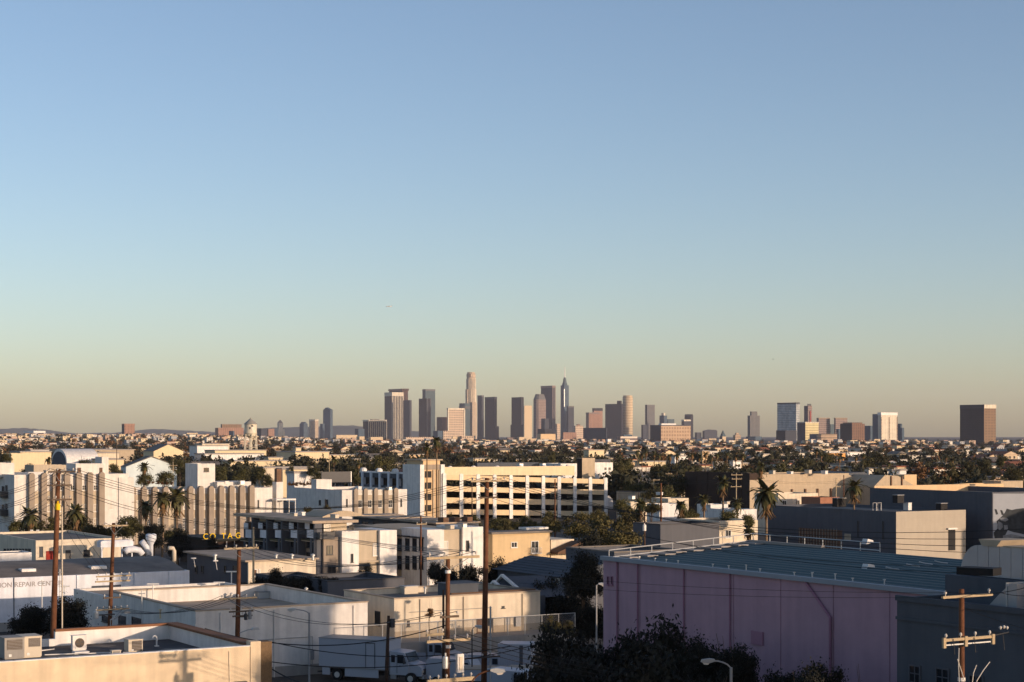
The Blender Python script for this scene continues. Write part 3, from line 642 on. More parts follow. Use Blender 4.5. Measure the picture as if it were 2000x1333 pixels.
for p in (699, 718, 738, 758):
    E4.winW(p, p+8, 977, 992, y=-.04, nx=2, nz=2, gm='glass'); E4.winW(p, p+8, 957, 966, y=-.04, nx=2, gm='blind')
for p in (676, 782): E4.winW(p, p+3, 975, 990, fm='frame_dark')
for p0, p1, y0, y1 in ((635, 641, 976, 988), (623, 627, 977, 987)): E4.winN(p0, p1, y0, y1, fm='frame_dark')
for p in (622, 640, 655): E4.box('gable_pier', -.3, 0, E4.v(p+7), E4.v(p), 0, 4.6, g['tan'])
p4 = Bd('stair_penthouse', 'white penthouse box on the apartment block left of the parking garage', 'penthouse', 618, 396, rx=648, lx=608, z0=h4-.6); p4.shell(p4.z(937), g['white_stucco'], g['roof_light'], par=.3)

# ---- modern townhouses
TH = Bd('townhouse_row', 'modern townhouse row with white and beige end wall and dark glazed bays', 'townhouses', 632, 235, rx=771, lx=476)
hT = TH.z(1040, 3); hU = TH.z(1018)
TH.box('wall', 0, TH.u(664), .0, 7, 0, hT-.6, g['taupe'])
TH.box('wall', TH.u(664), TH.u(697), -.6, 7, 0, TH.z(1038, 2), g['white_paint'])
TH.box('wall', TH.u(697), TH.u(738), -.1, 7, 0, TH.z(1037, 5), g['beige'])
TH.box('wall', TH.u(738), TH.W, -.6, 7, 0, TH.z(1036, 8), g['white_paint'])
TH.box('wall', .0, TH.W, 7, TH.N, 0, hT, g['slate_wall'])
TH.box('upper_floor', 1.0, TH.u(690), 2.0, TH.N-1, hT-.6, hU-.35, g['beige'])
MB().box(-1.3, TH.u(704), .6, TH.N+.8, hU-.35, hU).build('roof_slab', g['roof_beige'], TH.o)
b = MB(); b.prism([(TH.u(612, 12), hU+.003)] + [(TH.u(612, 12)+6.5*k/12, hU+.1+.75*math.sin(math.pi*k/12)) for k in range(13)], 9, 16, 'y'); b.build('arched_roof', g['tan'], TH.o)
TH.winW(632, 645, 1024, 1040, y=2.0, fm='frame_white', gm='blind'); TH.winW(682, 691, 1026, 1041, y=2.0, fm='frame_dark', gm='glass')
TH.winW(685, 690, 1082, 1099, y=-.6, fm='frame_dark', gm='glass'); TH.winW(728, 738, 1062, 1086, y=-.1, fm='frame_white', gm='blind', nz=2)
TH.winW(700, 722, 1100, 1113, y=-.1, fm='frame_dark', gm='black'); TH.winW(638, 650, 1066, 1084, fm='frame_dark', gm='glass_warm', nx=2); TH.winW(640, 656, 1104, 1124, fm='frame_dark', gm='glass', nx=2)
MB().box(TH.u(697), TH.u(738), -.5, -.11, TH.z(1099, 5), TH.z(1096, 5)).build('ledge', g['beige'], TH.o)
MB().box(-.8, TH.u(650), -.6, 3, TH.z(1053), TH.z(1040)).build('balcony', g['metal_dark'], TH.o)
bays = [(480, 506), (508, 535), (538, 564), (568, 596), (599, 628)]
for i, (a, c) in enumerate(bays):
    ya, yc = TH.v(c), TH.v(a); zz = lambda py: TH.z(py, 0, (ya+yc)/2)
    yd = yc - ya
    TH.box('party_wall', -1.1, 0, ya-.22, ya+.18, 0, hU-.36, g['grey_wall'])
    TH.winN(a, c-1, 1020, 1044, fm='frame_dark', nx=2); TH.winN(a, c-1, 1050, 1072, fm='frame_dark', nx=2); TH.winN(a, c-1, 1080, 1102, fm='frame_dark', nx=2)
    TH.box('balcony_panel', -.95, -.85, ya+yd*.1, ya+yd*.55, zz(1050), zz(1034), g['blue_white'])
    TH.box('balcony_panel', -.6, -.5, ya+yd*.55, ya+yd*.85, zz(1034), zz(1022), g['blue_white'])
    TH.box('bay_strip', -.95, -.0, ya+yd*.2, ya+yd*.34, 0, zz(1052), g['grey_wall'])
    TH.box('planter', -1.0, -.6, ya+yd*.35, ya+yd*.95, zz(1056), zz(1053), g['leaf_mid'])
    TH.box('sill_band', -.9, 0, ya+.2, yc-.2, zz(1058), zz(1056.5), g['roof_beige'])
TH2 = Bd('townhouse_row', 'second townhouse block with white and beige end wall, left of the yellow house', 'townhouses', 831, 243, rx=940, lx=771)
h5 = TH2.z(1035); TH2.box('wall', 0, TH2.u(864), -.5, 7, 0, h5, g['white_paint']); TH2.box('wall', TH2.u(864), TH2.u(900), 0, 7, 0, h5-.1, g['beige'])
TH2.box('wall', TH2.u(900), TH2.W, -.5, 7, 0, h5+.2, g['white_paint']); TH2.box('wall', 0, TH2.W, 7, TH2.N+14, 0, h5-.3, g['tan'])
TH2.winW(865, 875, 1057, 1085, fm='frame_white', gm='blind', nz=2); TH2.winW(910, 916, 1056, 1077, y=-.5, fm='frame_dark')
for px in (777, 792, 806, 819):
    for y0, y1 in ((1052, 1076), (1086, 1112)): TH2.winN(px, px+8, y0, y1, fm='frame_dark', nx=2)
    TH2.box('window_hood', -.4, 0, TH2.v(px+9), TH2.v(px-1), TH2.z(1051, 0, 3), TH2.z(1048, 0, 3), g['metal_dark'])
TH3 = Bd('upper_storey', 'dark set-back upper storey with wavy roofline behind the second townhouse block', 'building', 862, 262, rx=935, lx=690)
h6 = TH3.z(1024); TH3.box('wall', 0, TH3.W, 0, TH3.N, 0, h6, g['slate_wall'])
b = MB()
for i in range(6): a = TH3.N*i/6; b.box(-.9, TH3.W+.3, a, a+TH3.N/6-.02, h6+.003, h6+.22+.12*(i % 2))
b.build('roof_slab', g['roof_beige'], TH3.o)
for i in range(7): px = 708+i*21; TH3.winN(px, px+12, 1019+i*.8, 1030+i*.8, fm='frame_dark', nx=2)
for px in (868, 890, 915): TH3.box('roof_box', TH3.u(px), TH3.u(px+10), .3, 2, h6, h6+.9, g['brown_wall'])

# ---- ochre house and its neighbour
YH = Bd('ochre_house', 'ochre stucco house with two white windows and a small balcony', 'house', 962, 250, rx=1074, lx=938)
hY = YH.z(1044); YH.box('wall', 0, YH.W, 0, YH.N, 0, hY, g['ochre']); MB().box(-.35, YH.W+.3, -.35, YH.N+.3, hY+.003, hY+.28).build('roof', g['roof_grey'], YH.o)
YH.winW(998, 1010, 1059, 1070, nx=2); YH.winW(1037, 1052, 1057, 1081, nx=2)
bl = MB(); x0, x1 = YH.u(1035), YH.u(1054); z0, z1 = YH.z(1082, 4), YH.z(1071, 4); bl.box(x0, x1, -.6, -.57, z1-.05, z1); bl.box(x0, x1, -.6, 0, z0-.1, z0)
for i in range(9): xx = x0+(x1-x0)*i/8; bl.box(xx-.02, xx+.02, -.6, -.57, z0, z1)
bl.build('balcony', g['frame_white'], YH.o)
MB().box(YH.u(1020, 4), YH.u(1064, 4), 3, 5, hY+.3, hY+.6).build('roof_panel', g['white_paint'], YH.o)
NH = Bd('cream_house', 'cream stucco house with brown pitched roof right of the ochre house', 'house', 1076, 256, rx=1121, N=10)
hN = NH.z(1054, 2); NH.box('wall', 0, NH.W, 0, 9, 0, hN, g['cream_stucco'])
MB().prism([(-.5, hN-1.9), (-.4, hN-1.6), (NH.W*.9, hN-.2), (NH.W+.4, hN-.25), (NH.W+.4, hN-1.9)], -2.6, -.02, 'y').build('porch_roof', g['roof_brown'], NH.o)
# ---- blue grey house with gables, centre
GH = Bd('grey_house', 'blue grey clapboard house with long shingled roof in the shaded middle', 'house', 1108, 192, W=9, lx=972)
GH.W = 9; hG3 = GH.z(1124, 0, 3); GH.box('wall', 0, GH.W, 0, GH.N, 0, hG3, g['grey_wall'])
rt = GH.z(1094, 4.5, 6)
MB().prism([(-.5, hG3-.1), (4.5, max(rt, hG3+.9)), (GH.W+.5, hG3-.1)], -.4, GH.N+.4, 'y').build('roof', g['slate_wall'], GH.o)
for i in range(7): MB().prism([(-.5+.7*i, hG3-.07+.7*i*(max(rt, hG3+.9)-hG3+.1)/5.), (-.49+.7*i, hG3-.01+.7*i*(max(rt, hG3+.9)-hG3+.1)/5.), (-.3+.7*i, hG3-.04+(.2+.7*i)*(max(rt, hG3+.9)-hG3+.1)/5.)], -.38, GH.N+.38, 'y').build('shingle_course', g['slate_wall'], GH.o)
for a in (1010, 1022, 1085): GH.winN(a, a+8, 1130, 1141, fm='frame_white')
GB = Bd('gabled_bungalow', 'dark bungalow with two white-trimmed gables in front of the grey house', 'house', 1035, 174, rx=1065, lx=880)
hB3 = GB.z(1160, 0, 3); GB.box('wall', 0, GB.W, 0, GB.N, 0, hB3, g['slate_wall'])
MB().box(-.4, GB.W+.4, GB.N*.35, GB.N+.4, hB3+.003, hB3+.35).build('roof', g['roof_dark'], GB.o)
for (pa, pm, pb, yt, yb, off) in ((958, 984, 1034, 1127, 1158, .0), (950, 968, 998, 1139, 1158, -1.2)):
    y0, ym, y1 = GB.v(pb, off), GB.v(pm, off), GB.v(pa, off); zb, zt2 = hB3-.2, GB.z(yt, off, ym)
    MB().prism([(y0, zb), (ym, zt2), (y1, zb)], off, off+5, 'x').build('gable', g['slate_wall'], GB.o)
    MB().prism([(y0-.2, zb-.05), (y0-.2, zb+.15), (ym, zt2+.28), (y1+.2, zb+.15), (y1+.2, zb-.05), (ym, zt2+.06)], off-.35, off-.02, 'x').build('barge_board', g['white_paint'], GB.o)
# ---- low cream workshop left of the townhouses
LW = Bd('low_workshop', 'low workshop with sunlit cream end and shaded grey front below the townhouses', 'workshop', 485, 214, rx=617, lx=366)
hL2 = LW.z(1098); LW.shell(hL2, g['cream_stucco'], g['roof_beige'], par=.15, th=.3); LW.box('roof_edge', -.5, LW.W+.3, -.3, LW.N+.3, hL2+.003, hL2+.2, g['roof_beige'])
MB().box(-.03, .0, .3, LW.N, 0, hL2-.01).build('shade_front', g['grey_wall'], LW.o)  # grey sheet paints shade over the cream workshop's left front
for a, c in ((494, 502), (505, 508)): LW.winW(a, c, 1112, 1126, fm='frame_white', gm='brown_wall')
for a, c in ((381, 386), (393, 398), (438, 442), (455, 470)): LW.winN(a, c, 1105, 1119, x=-.03, fm='frame_dark')
for k, (px, dd) in enumerate(((539, 1), (570, 2), (611, 2), (420, 4))):
    tag(MB().lathe([(.16, 0), (.16, .5), (.28, .52), (.28, .68), (.05, .8)], 10).build('turbine_vent', g['metal_light'], None, (X(px, 217), 217, hL2)), ('small turbine vent on the low workshop roof, leftmost in the sun', 'small turbine vent at the middle of the low workshop roof', 'small turbine vent at the right corner of the low workshop roof', 'small turbine vent on the shaded end of the low workshop roof')[k], 'vent')
for k, (px, py) in enumerate(((374, 1092), (417, 1097))):
    tag(MB().box(0, .55, 0, .35, 0, .12).tube([(.3, .2, 0), (.5, .3, -1.0)], .03, 6).build('flood_light', g['white_paint'], None, (X(px, 208), 208, Z(py, 208)), .4), ('white flood light over the shaded workshop front, left one', 'white flood light over the shaded workshop front, nearer the wooden pole')[k], 'lamp')
# ---- dark brown building with the yellow letters
DB = Bd('brown_building', 'dark brown flat building with green canopy and yellow roof letters', 'building', 418, 285, rx=478, lx=352)
hD = DB.z(1058); DB.box('wall', 0, DB.W, 0, DB.N, 0, hD, g['dark_brown']); MB().box(-.3, DB.W+.8, -.6, DB.N, hD+.003, hD+.35).build('canopy', g['leaf_near'], DB.o)
for px in (420, 440, 455): MB().box(DB.u(px), DB.u(px)+.12, -.5, -.4, 0, hD).build('post', g['metal_grey'], DB.o)
SG = thing('letter_sign', 'row of yellow block letters standing on the green canopy edge', 'sign', (DB.X0, DB.D, hD+.4), ANG)
MB().box(DB.u(393), DB.u(474), -.28, -.2, -.06, .0).build('sign_rail', g['metal_dark'], SG)
for ch_, px in (('C', 395), ('O', 408), ('T', 431), ('A', 443), ('G', 458)): letters('letter', ch_, g['letter_yellow'], SG, (DB.u(px), -.25, .02), 0, 1.3, .06)
# ---- cream garage building, left, with white dust collector
LG = Bd('cream_garage', 'cream low garage with red door at the left, half in shadow', 'building', 70, 228, rx=236, lx=-20)
hL3 = LG.z(1056); LG.shell(hL3, g['cream_stucco'], g['roof_grey'], par=.3); LG.winW(77, 84, 1068, 1088, fm='frame_dark', gm='slate_wall')
MB().box(LG.u(90), LG.u(106), -.06, .0, 0, LG.z(1075, 5)).build('door', g['red_door'], LG.o); MB().box(LG.u(128), LG.u(138), -.06, 0, 0, LG.z(1073, 8)).build('door', g['metal_dark'], LG.o); LG.winW(163, 176, 1074, 1087, fm='frame_dark')
for i in range(9): LG.winN(8+i*6, 12+i*6, 1072, 1079, fm='frame_dark')
SH = Bd('white_shed', 'long low white shed roof in front of the cream garage', 'shed', -30, 216, rx=62, N=4); SH.shell(SH.z(1079, 6), g['white_paint'], g['roof_light'], par=.1)
DC = thing('dust_collector', 'white rooftop duct work with upright cone and elbow pipes', 'dust collector', (X(197, 224), 224, 0), ANG)
def dz(py): return Z(py, 224)
MB().box(0, 4.2, 0, 1.6, dz(1070), dz(1059)).prism([(0, dz(1059)+.003), (4.2, dz(1059)+.003), (3.9, dz(1057)), (.3, dz(1057))], .1, 1.5, 'y').build('hopper', g['blue_white'], DC)
for i in range(4): MB().box(.1+i*1.3, .25+i*1.3, .1, .25, 0, dz(1070)).build('leg', g['blue_white'], DC)
MB().tube([(3, -.2, dz(1080)), (3.4, -.2, dz(1076)), (4.2, -.2, dz(1075)), (4.9, -.2, dz(1078)), (5.3, -.2, dz(1086))], .42, 12).build('elbow_pipe', g['blue_white'], DC, smooth=True)
MB().tube([(5.4, .3, dz(1060)), (6.0, .3, dz(1072)), (6.3, .3, dz(1088))], .38, 12).build('elbow_pipe', g['blue_white'], DC, smooth=True)
MB().lathe([(.25, dz(1094)), (.28, dz(1068)), (.66, dz(1056)), (.68, dz(1048)), (.5, dz(1046))], 16, 6.6, .2).build('cone', g['blue_white'], DC, smooth=True)
tag(MB().tube([(0, 0, 0), (0, 0, 1.75), (-.15, 0, 2.1), (-.75, 0, 2.15)], .27, 12).build('exhaust_pipe', g['unit_beige'], None, (X(340, 225), 225, Z(1104, 225)), ANG, smooth=True), 'beige bent exhaust pipe in front of the dark brown building', 'pipe')

# ---- parking garage
mk('garage_peach', (.74, .56, .34), var=.1, streak=.1)
PG = Bd('parking_garage', 'four-level cream parking garage with white columns and sloping decks', 'parking garage', 868, 440, rx=1183, N=42)
drop = lambda x: -.035*x
fl = [(928, 937.6), (950, 960), (972, 983), (994.5, 1005)]
for i, (a, c) in enumerate(fl):
    z1, z0 = PG.z(a), PG.z(c); Wd = PG.W
    MB().prism([(0, z0), (Wd, z0+drop(Wd)), (Wd, z1+drop(Wd)), (0, z1)], .03, .4, 'y').build('deck_spandrel', g['garage_peach'], PG.o)
    MB().prism([(0, z0), (Wd, z0+drop(Wd)), (Wd, z0+.3+drop(Wd)), (0, z0+.3)], .4, 34, 'y').build('deck', g['concrete'], PG.o)
for i in range(11):
    x = PG.W*i/10; zt = PG.z(928.5)+drop(x)+.25; MB().prism([(x-.5, 0), (x+.5, 0), (x+.5, zt), (x+.25, zt+.25), (x-.25, zt+.25), (x-.5, zt)], -.12, .1, 'y').build('column', g['white_paint'], PG.o)
    if 0 < i < 10: MB().box(x-.3, x+.3, 16, 16.6, 0, zt-3.2).build('column', g['concrete'], PG.o)
MB().box(0, PG.W, 33.7, 34, 0, PG.z(930)-3.4).build('wall', g['concrete'], PG.o); MB().box(PG.W-.3, PG.W, .4, 33.7, 0, PG.z(930)-3.2).build('wall', g['concrete'], PG.o)
MB().prism([(0, PG.z(930)), (PG.u(1122, 9), PG.z(931, 20, 9)), (PG.u(1122, 9), PG.z(912, 20, 9)), (PG.u(1000, 9), PG.z(912, 20, 9)), (0, PG.z(914))], 9, 9.3, 'y').build('roof_parapet', g['yellow_cream'], PG.o)
MB().box(0, PG.W*.8, 9.3, 33, PG.z(930)-.3, PG.z(930)-.05).build('roof_deck', g['concrete'], PG.o)
MB().box(PG.u(932, 30), PG.u(1052, 30), 30, 31, PG.z(930)-.05, PG.z(905, 18, 30)).build('solar_canopy', g['slate_wall'], PG.o)
for i in range(6): MB().lathe([(.6, 0), (.6, .15), (.3, .4)], 10, PG.u(880+i*46, 9.5), 9.8).build('roof_lamp', g['white_paint'], PG.o, (0, 0, PG.z(913.5, 10, 9)))
for i, px in enumerate((1082, 1115, 1148)):
    for (a, c) in ((938, 947), (960, 969), (982, 990)):
        MB().box(PG.u(px-7, 6), PG.u(px+9, 6), 6, 6.1, PG.z(c+5, 30, 6), PG.z(a+6, 30, 6)).build('deck_pale_panel', g['blind'], PG.o)  # pale panels set inside the decks
ST = Bd('stair_tower', 'tall beige stair tower with white corner columns at the left end of the garage', 'stair tower', 820, 437, rx=868, N=9)
hS2 = ST.z(900); ST.box('wall', 1.1, ST.W-1.1, .3, 8.9, 0, hS2, g['peach']); ST.box('column', 0, 1.1, -.2, 9, 0, ST.z(908), g['white_paint']); ST.box('column', ST.W-1.1, ST.W, -.2, 9, 0, ST.z(908), g['white_paint'])
MB().box(.5, ST.W-.5, -.1, 9.1, hS2+.003, hS2+.3).build('cap', g['tan'], ST.o); MB().box(1.1, ST.W-1.1, .1, .29, ST.z(918), ST.z(908)).build('band', g['taupe'], ST.o)
for i in range(4): ST.winW(828.5, 843, 920+i*22, 934+i*22, y=.3, fm='peach', gm='black')
for px in (846, 853, 858): MB().box(ST.u(px), ST.u(px)+.4, .05, .29, 0, ST.z(919)).build('fin', g['tan'], ST.o)
GW = Bd('garage_wing', 'shaded left wing of the parking garage with bright white columns', 'parking garage', 819, 438.5, W=6, lx=703)
GW.W = 6; hW = GW.z(926, 0, GW.N*.6); GW.box('wall', 2.5, 6, 0, GW.N, 0, hW-.5, g['dark_brown'])  # dark brown backing paints the shade inside the deck openings
for i in range(7):
    y = GW.N*i/6.6+1; MB().box(-.4, .5, y-.5, y+.5, 0, hW+.5).build('column', g['blue_white'], GW.o)
for k in range(4): MB().box(-.1, 2.5, 0, GW.N, hW-1.0-3.1*k, hW+.15-3.1*k).build('deck_spandrel', g['slate_wall'], GW.o)  # slate colour holds the shade on this wing's spandrels
MB().box(-.15, 2.6, 0, GW.N, hW+.16, hW+.5).build('parapet', g['white_paint'], GW.o)
for i in range(4): MB().lathe([(.9, 0), (.9, .5), (.5, .9)], 10, .6, 5+i*9.0).build('roof_lamp', g['white_paint'], GW.o, (0, 0, hW+.5))
AP = Bd('white_apartments', 'white apartments with small dark windows behind the right end of the garage', 'apartments', 1162, 505, rx=1197, lx=1150)
hA = AP.z(904); AP.shell(hA, g['white_paint'], g['roof_light'], par=.4)
for j in range(4):
    for i, px in enumerate((1180, 1188)): AP.winW(px, px+5, 913+j*8.5, 919+j*8.5, nx=2)
AT = Bd('tan_block', 'plain tan plant block with dark side over the right end of the garage', 'building', 1137, 480, rx=1162, lx=1127); AT.box('wall', 0, AT.W, 0, AT.N, 0, AT.z(895), g['tan']); MB().box(-.02, 0, .02, AT.N, 0, AT.z(896)).build('shade_side', g['dark_brown'], AT.o)  # dark brown sheet paints the shaded side of the tan block
WB = Bd('white_block', 'low white block with arched openings behind the garage roof', 'building', 1095, 520, rx=1128, N=10); WB.shell(WB.z(906), g['white_paint'], g['roof_light'], par=.3)

# ---- right middle: brown hall, tan warehouse, white yards
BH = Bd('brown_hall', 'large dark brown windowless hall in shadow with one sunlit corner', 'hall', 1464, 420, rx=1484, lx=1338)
BH.shell(BH.z(925), g['dark_brown'], g['roof_dark'], par=.5); MB().box(.01, BH.W, -.05, 0, 0, BH.z(938)).build('painted_sunlit_end', g['tan'], BH.o)  # tan sheet paints sun on the brown hall's end
for i in range(5): MB().box(-.12, -.0, BH.v(1360+i*22), BH.v(1360+i*22)+.35, 0, BH.z(926)).build('buttress', g['dark_brown'], BH.o)
TW = Bd('tan_warehouse', 'wide tan warehouse wall with sloping roof beyond the grey building', 'warehouse', 1486, 425, rx=1658, N=16)
TW.shell(TW.z(927), g['tan'], g['roof_dark'], par=.3)
b = MB(); x0, x1 = TW.W+.02, TW.u(1704); b.prism([(x0, 0), (x1, 0), (x1, TW.z(951, 30)), (x0, TW.z(928, 26))], 0, 16, 'y'); b.build('sloped_end', g['tan'], TW.o)
b = MB(); b.prism([(x0-2, TW.z(926, 26)+.05), (x1, TW.z(950, 30)+.1), (x1+4, TW.z(948, 30)+.1), (x0+6, TW.z(924, 26)+.1)], 1, 16.2, 'y'); b.build('roof_slope', g['slate_wall'], TW.o)
for px in (1545, 1571, 1595, 1621): MB().box(TW.u(px), TW.u(px)+.4, -.35, 0, 0, TW.z(955, 15)).build('pilaster', g['brown_wall'], TW.o)
TG = Bd('gabled_warehouse', 'tan warehouse with a gabled parapet and thin posts right of the wide tan one', 'warehouse', 1707, 430, rx=1792, N=16)
x = TG.W; MB().prism([(0, 0), (x, 0), (x, TG.z(953, 10)), (x*.55, TG.z(930, 8)), (x*.25, TG.z(928, 8)), (0, TG.z(951))], 0, 16, 'y').build('wall', g['tan'], TG.o)
for px in (1739, 1760): MB().box(TG.u(px), TG.u(px)+.3, -.3, 0, 0, TG.z(930, 8)).build('pilaster', g['brown_wall'], TG.o)
MB().box(TG.u(1768, 16), TG.u(1792, 16), 16.3, 20, 0, TG.z(929, 10, 16)).build('rear_block', g['peach'], TG.o)
lows = [  # px0, px1, ytop, D, depth, material, roof, label
 (1288, 1335, 985, 330, 4, 'white_paint', 'roof_light', 'low white wall building behind the bare wooden pole'),
 (1388, 1422, 986, 318, 4, 'white_paint', 'roof_light', 'small white building under the single tall palm'),
 (1432, 1478, 996, 305, 7, 'white_paint', 'roof_light', 'small white building left of the big bushy palm'),
 (1305, 1345, 974, 375, 6, 'cream_stucco', 'roof_light', 'pale flat roofed shop left of the brown hall'),
 (1232, 1268, 982, 390, 5, 'cream_stucco', 'roof_light', 'white flat shop right of the garage below the roofs'),
 (1240, 1300, 962, 440, 8, 'tan', 'roof_grey', 'tan flat roofed store behind the white flat shop'),
 (1290, 1405, 1026, 262, 7, 'grey_wall', 'roof_dark', 'long dark roofed shed before the pink warehouse'),
 (1405, 1480, 1018, 270, 10, 'cream_stucco', 'roof_brown', 'small house with brown roof left of the grey building'),
 (1520, 1598, 965, 380, 8, 'cream_stucco', 'roof_light', 'low white roofed store in front of the wide tan warehouse'),
 (1602, 1640, 972, 372, 6, 'red_brick', 'roof_grey', 'low brick store in front of the palm and tan warehouse'),
 (1860, 1905, 950, 410, 6, 'cream_stucco', 'roof_light', 'cream low roof behind the mural building, left'),
 (1905, 1960, 946, 420, 6, 'peach', 'roof_beige', 'peach low roof behind the mural building, right'),
 (1955, 1998, 941, 430, 6, 'tan', 'roof_beige', 'tan low block behind the mural building at the edge'),
 (66, 142, 909, 560, 10, 'beige', 'roof_grey', 'beige windowless block behind the far left deco roofs'),
 (-20, 22, 906, 520, 10, 'tan', 'roof_grey', 'tan low block at the far left edge behind the deco block'),
 (22, 52, 886, 640, 10, 'yellow_cream', 'roof_light', 'cream block with tall dark trees at the far left'),
 (1200, 1330, 1080, 200, 10, 'grey_wall', 'roof_grey', 'pale low roof seen over the far edge of the pink warehouse'),
 (555, 640, 1132, 196, 8, 'grey_wall', 'roof_dark', 'dark low roof behind the white warehouse'),
 (640, 790, 1137, 190, 9, 'grey_wall', 'roof_dark', 'dark flat roof between the townhouses and the workshop'),
]
for px0, px1, yt, D, dp, m, rm, lab in lows:
    q = Bd('low_building', lab, 'building', px0, D, rx=px1, N=dp); q.shell(q.z(yt), g[m], g[rm], par=.35, th=.3, cop=g[rm] if m in ('grey_wall', 'tan') else None)
    n = int(q.W/3.5)
    if m not in ('beige', 'grey_wall', 'slate_wall') and n > 1 and D < 450:
        for i in range(n): q.win('W', q.W*(i+.3)/n, max(.9, q.z(yt)-2.6), 1.1, 1.2, fm='frame_white', gm='glass', nx=2)
k = 0
for px, y1, D in ((575, 1008, 240), (590, 1007, 242), (655, 1012, 240), (905, 1030, 244), (880, 1033, 243), (1015, 911, 470), (1060, 911, 470), (1290, 967, 376), (1420, 985, 322), (1545, 926, 430), (1580, 925, 430), (1510, 926, 430), (1235, 975, 392), (440, 946, 354), (470, 946, 354), (700, 956, 388), (760, 957, 388), (120, 926, 334), (90, 926, 334), (1612, 926, 430)):
    k += 1; sz = RNG.uniform(5, 8)
    where = 'on the townhouse roof' if D < 250 and px < 700 else 'on the second townhouse block' if D < 250 else 'on the garage roof' if D == 470 else 'on the tan warehouse roof' if D == 430 else 'on a low shop roof right of the garage' if px > 1200 else 'on the far left deco roof' if px < 200 else 'on the middle left deco roof' if px < 500 else 'on the white apartments left of the garage'
    unit(px, px+sz, y1-RNG.uniform(4, 6), y1+.5, D, RNG.choice(('white_paint', 'metal_light', 'unit_beige')), 'small pale air conditioning box ' + where, grp='small rooftop boxes ' + where)
# ================================================================== studio lot and other blocks 500 m - 1.5 km out
def block(label, cx, D, rx, lx, ytop, m='yellow_cream', rm='roof_light', name='studio_building', cat='building', N=None, wins=None, roof=None, z0=0, grp=None):
    q = Bd(name, label, cat, cx, D, rx=rx, lx=lx, N=N, z0=z0, group=grp)
    h = q.z(ytop)
    MB().box(0, q.W, 0, q.N, 0, h).build('wall', g[m], q.o)
    if roof == 'gable':
        r = h + (wins or 2.5)
        MB().prism([(0, h), (q.W, h), (q.W/2, r)], 0, q.N, 'y').build('gable', g[m], q.o)
        MB().prism([(-.4, h+.05), (q.W/2, r+.35), (q.W+.4, h+.05), (q.W/2, r+.05)], -.4, q.N, 'y').build('roof', g[rm], q.o); wins = None
    elif roof == 'arch':
        r = wins or h*.3
        pts = [(q.W/2-q.W/2*math.cos(k*math.pi/16), h+r*math.sin(k*math.pi/16)) for k in range(17)]
        MB().prism(pts, 0, q.N, 'y').build('arched_end', g[m], q.o)
        MB().prism([(a, c+.06) for a, c in pts] + [(a, c+.5) for a, c in pts[::-1]], .2, q.N, 'y').build('roof', g[rm], q.o); wins = None
    else: MB().box(-.3, q.W+.3, -.3, q.N+.3, h+.003, h+.5).build('roof', g[rm], q.o)
    if wins:
        for px0, px1, n, ya, yb in wins:
            for i in range(n):
                a = px0+(px1-px0)*i/n; q.winW(a, a+(px1-px0)/n*.55, ya, yb, fm='tan', gm='glass', fw=.05)
    return q
block('cream studio stage with arched pale blue painted end wall', 246, 600, 345, 236, 912, 'sky_mural', 'roof_grey', wins=3.2, N=40, roof='gable')
bs = block('cream gabled sound stage behind the pale blue painted stage', 300, 900, 358, 280, 882, 'yellow_cream', 'roof_grey', wins=3.4, roof='gable')
q = Bd('barrel_stage', 'white barrel vaulted studio stage with dark round end at left', 'building', 132, 690, W=12, lx=102)
hb = q.z(906); pr = [(q.N/2-q.N/2*math.cos(k*math.pi/14), hb+(q.z(879)-hb)*math.sin(k*math.pi/14)) for k in range(15)]
MB().prism([(0, 0)] + pr + [(q.N, 0)], .5, 12, 'x').build('hall', g['white_paint'], q.o)
MB().prism([(-.5, hb)] + [(a, c+.3) for a, c in pr] + [(q.N+.5, hb)], -.3, 12.5, 'x').build('vault', g['white_paint'], q.o)
MB().prism([(.8, 0)] + [(q.N/2+(a-q.N/2)*.86, hb+(c-hb)*.86) for a, c in pr] + [(q.N-.8, 0)], -.5, -.31, 'x').build('shade_end_panel', g['slate_wall'], q.o)  # slate sheet paints shade on the round end wall
for a in (
 ('long cream stage roof left of the barrel vaulted stage', 40, 760, 100, 20, 884, 'yellow_cream'),
 ('wide cream stage with shaded side right of the barrel vault', 190, 820, 232, 120, 886, 'cream_stucco'),
 ('low cream store behind the slim white penthouse tower', 200, 680, 242, 180, 899, 'yellow_cream'),
 ('long pale stage roof above the barrel vaulted stage', 150, 980, 262, 90, 880, 'tan'),
 ('small white block near the far left hill', 60, 1000, 96, 50, 880, 'white_paint'),
 ('white studio office below the round water tower, left', 385, 1050, 445, 370, 872, 'white_paint'),
 ('long flat white studio roof at the foot of the water tower', 400, 900, 515, 380, 888, 'white_paint'),
 ('low white studio block right at the legs of the water tower', 420, 1000, 520, 400, 881, 'yellow_cream'),
 ('small cream office with red roof left of the water tower', 395, 1120, 448, 380, 868, 'cream_stucco'),
 ('cream yellow studio building in front of the water tower legs', 449, 800, 572, 430, 902, 'yellow_cream'),
 ('small stepped cream roof block between the water tower and twin studio buildings', 524, 850, 552, 515, 895, 'yellow_cream'),
 ('white row of studio offices beneath the yellow studio buildings', 515, 640, 610, 500, 915, 'cream_stucco'),
 ('cream stucco offices with dark cypress in front', 552, 600, 600, 540, 918, 'yellow_cream'),
 ('low white store beside the dark billboard', 575, 560, 628, 560, 925, 'white_paint'),
 ('white corner house behind the billboard right of the palm', 690, 820, 704, 680, 898, 'yellow_cream'),
):
    block(*a)
block('yellow cream studio building with narrow windows and shaded left side', 577, 900, 643, 540, 884, 'yellow_cream', wins=[(580, 640, 14, 896, 902)])
block('lower yellow cream studio wing right of the narrow windowed one', 641, 915, 693, 630, 890, 'yellow_cream', wins=[(660, 690, 7, 899, 905)])
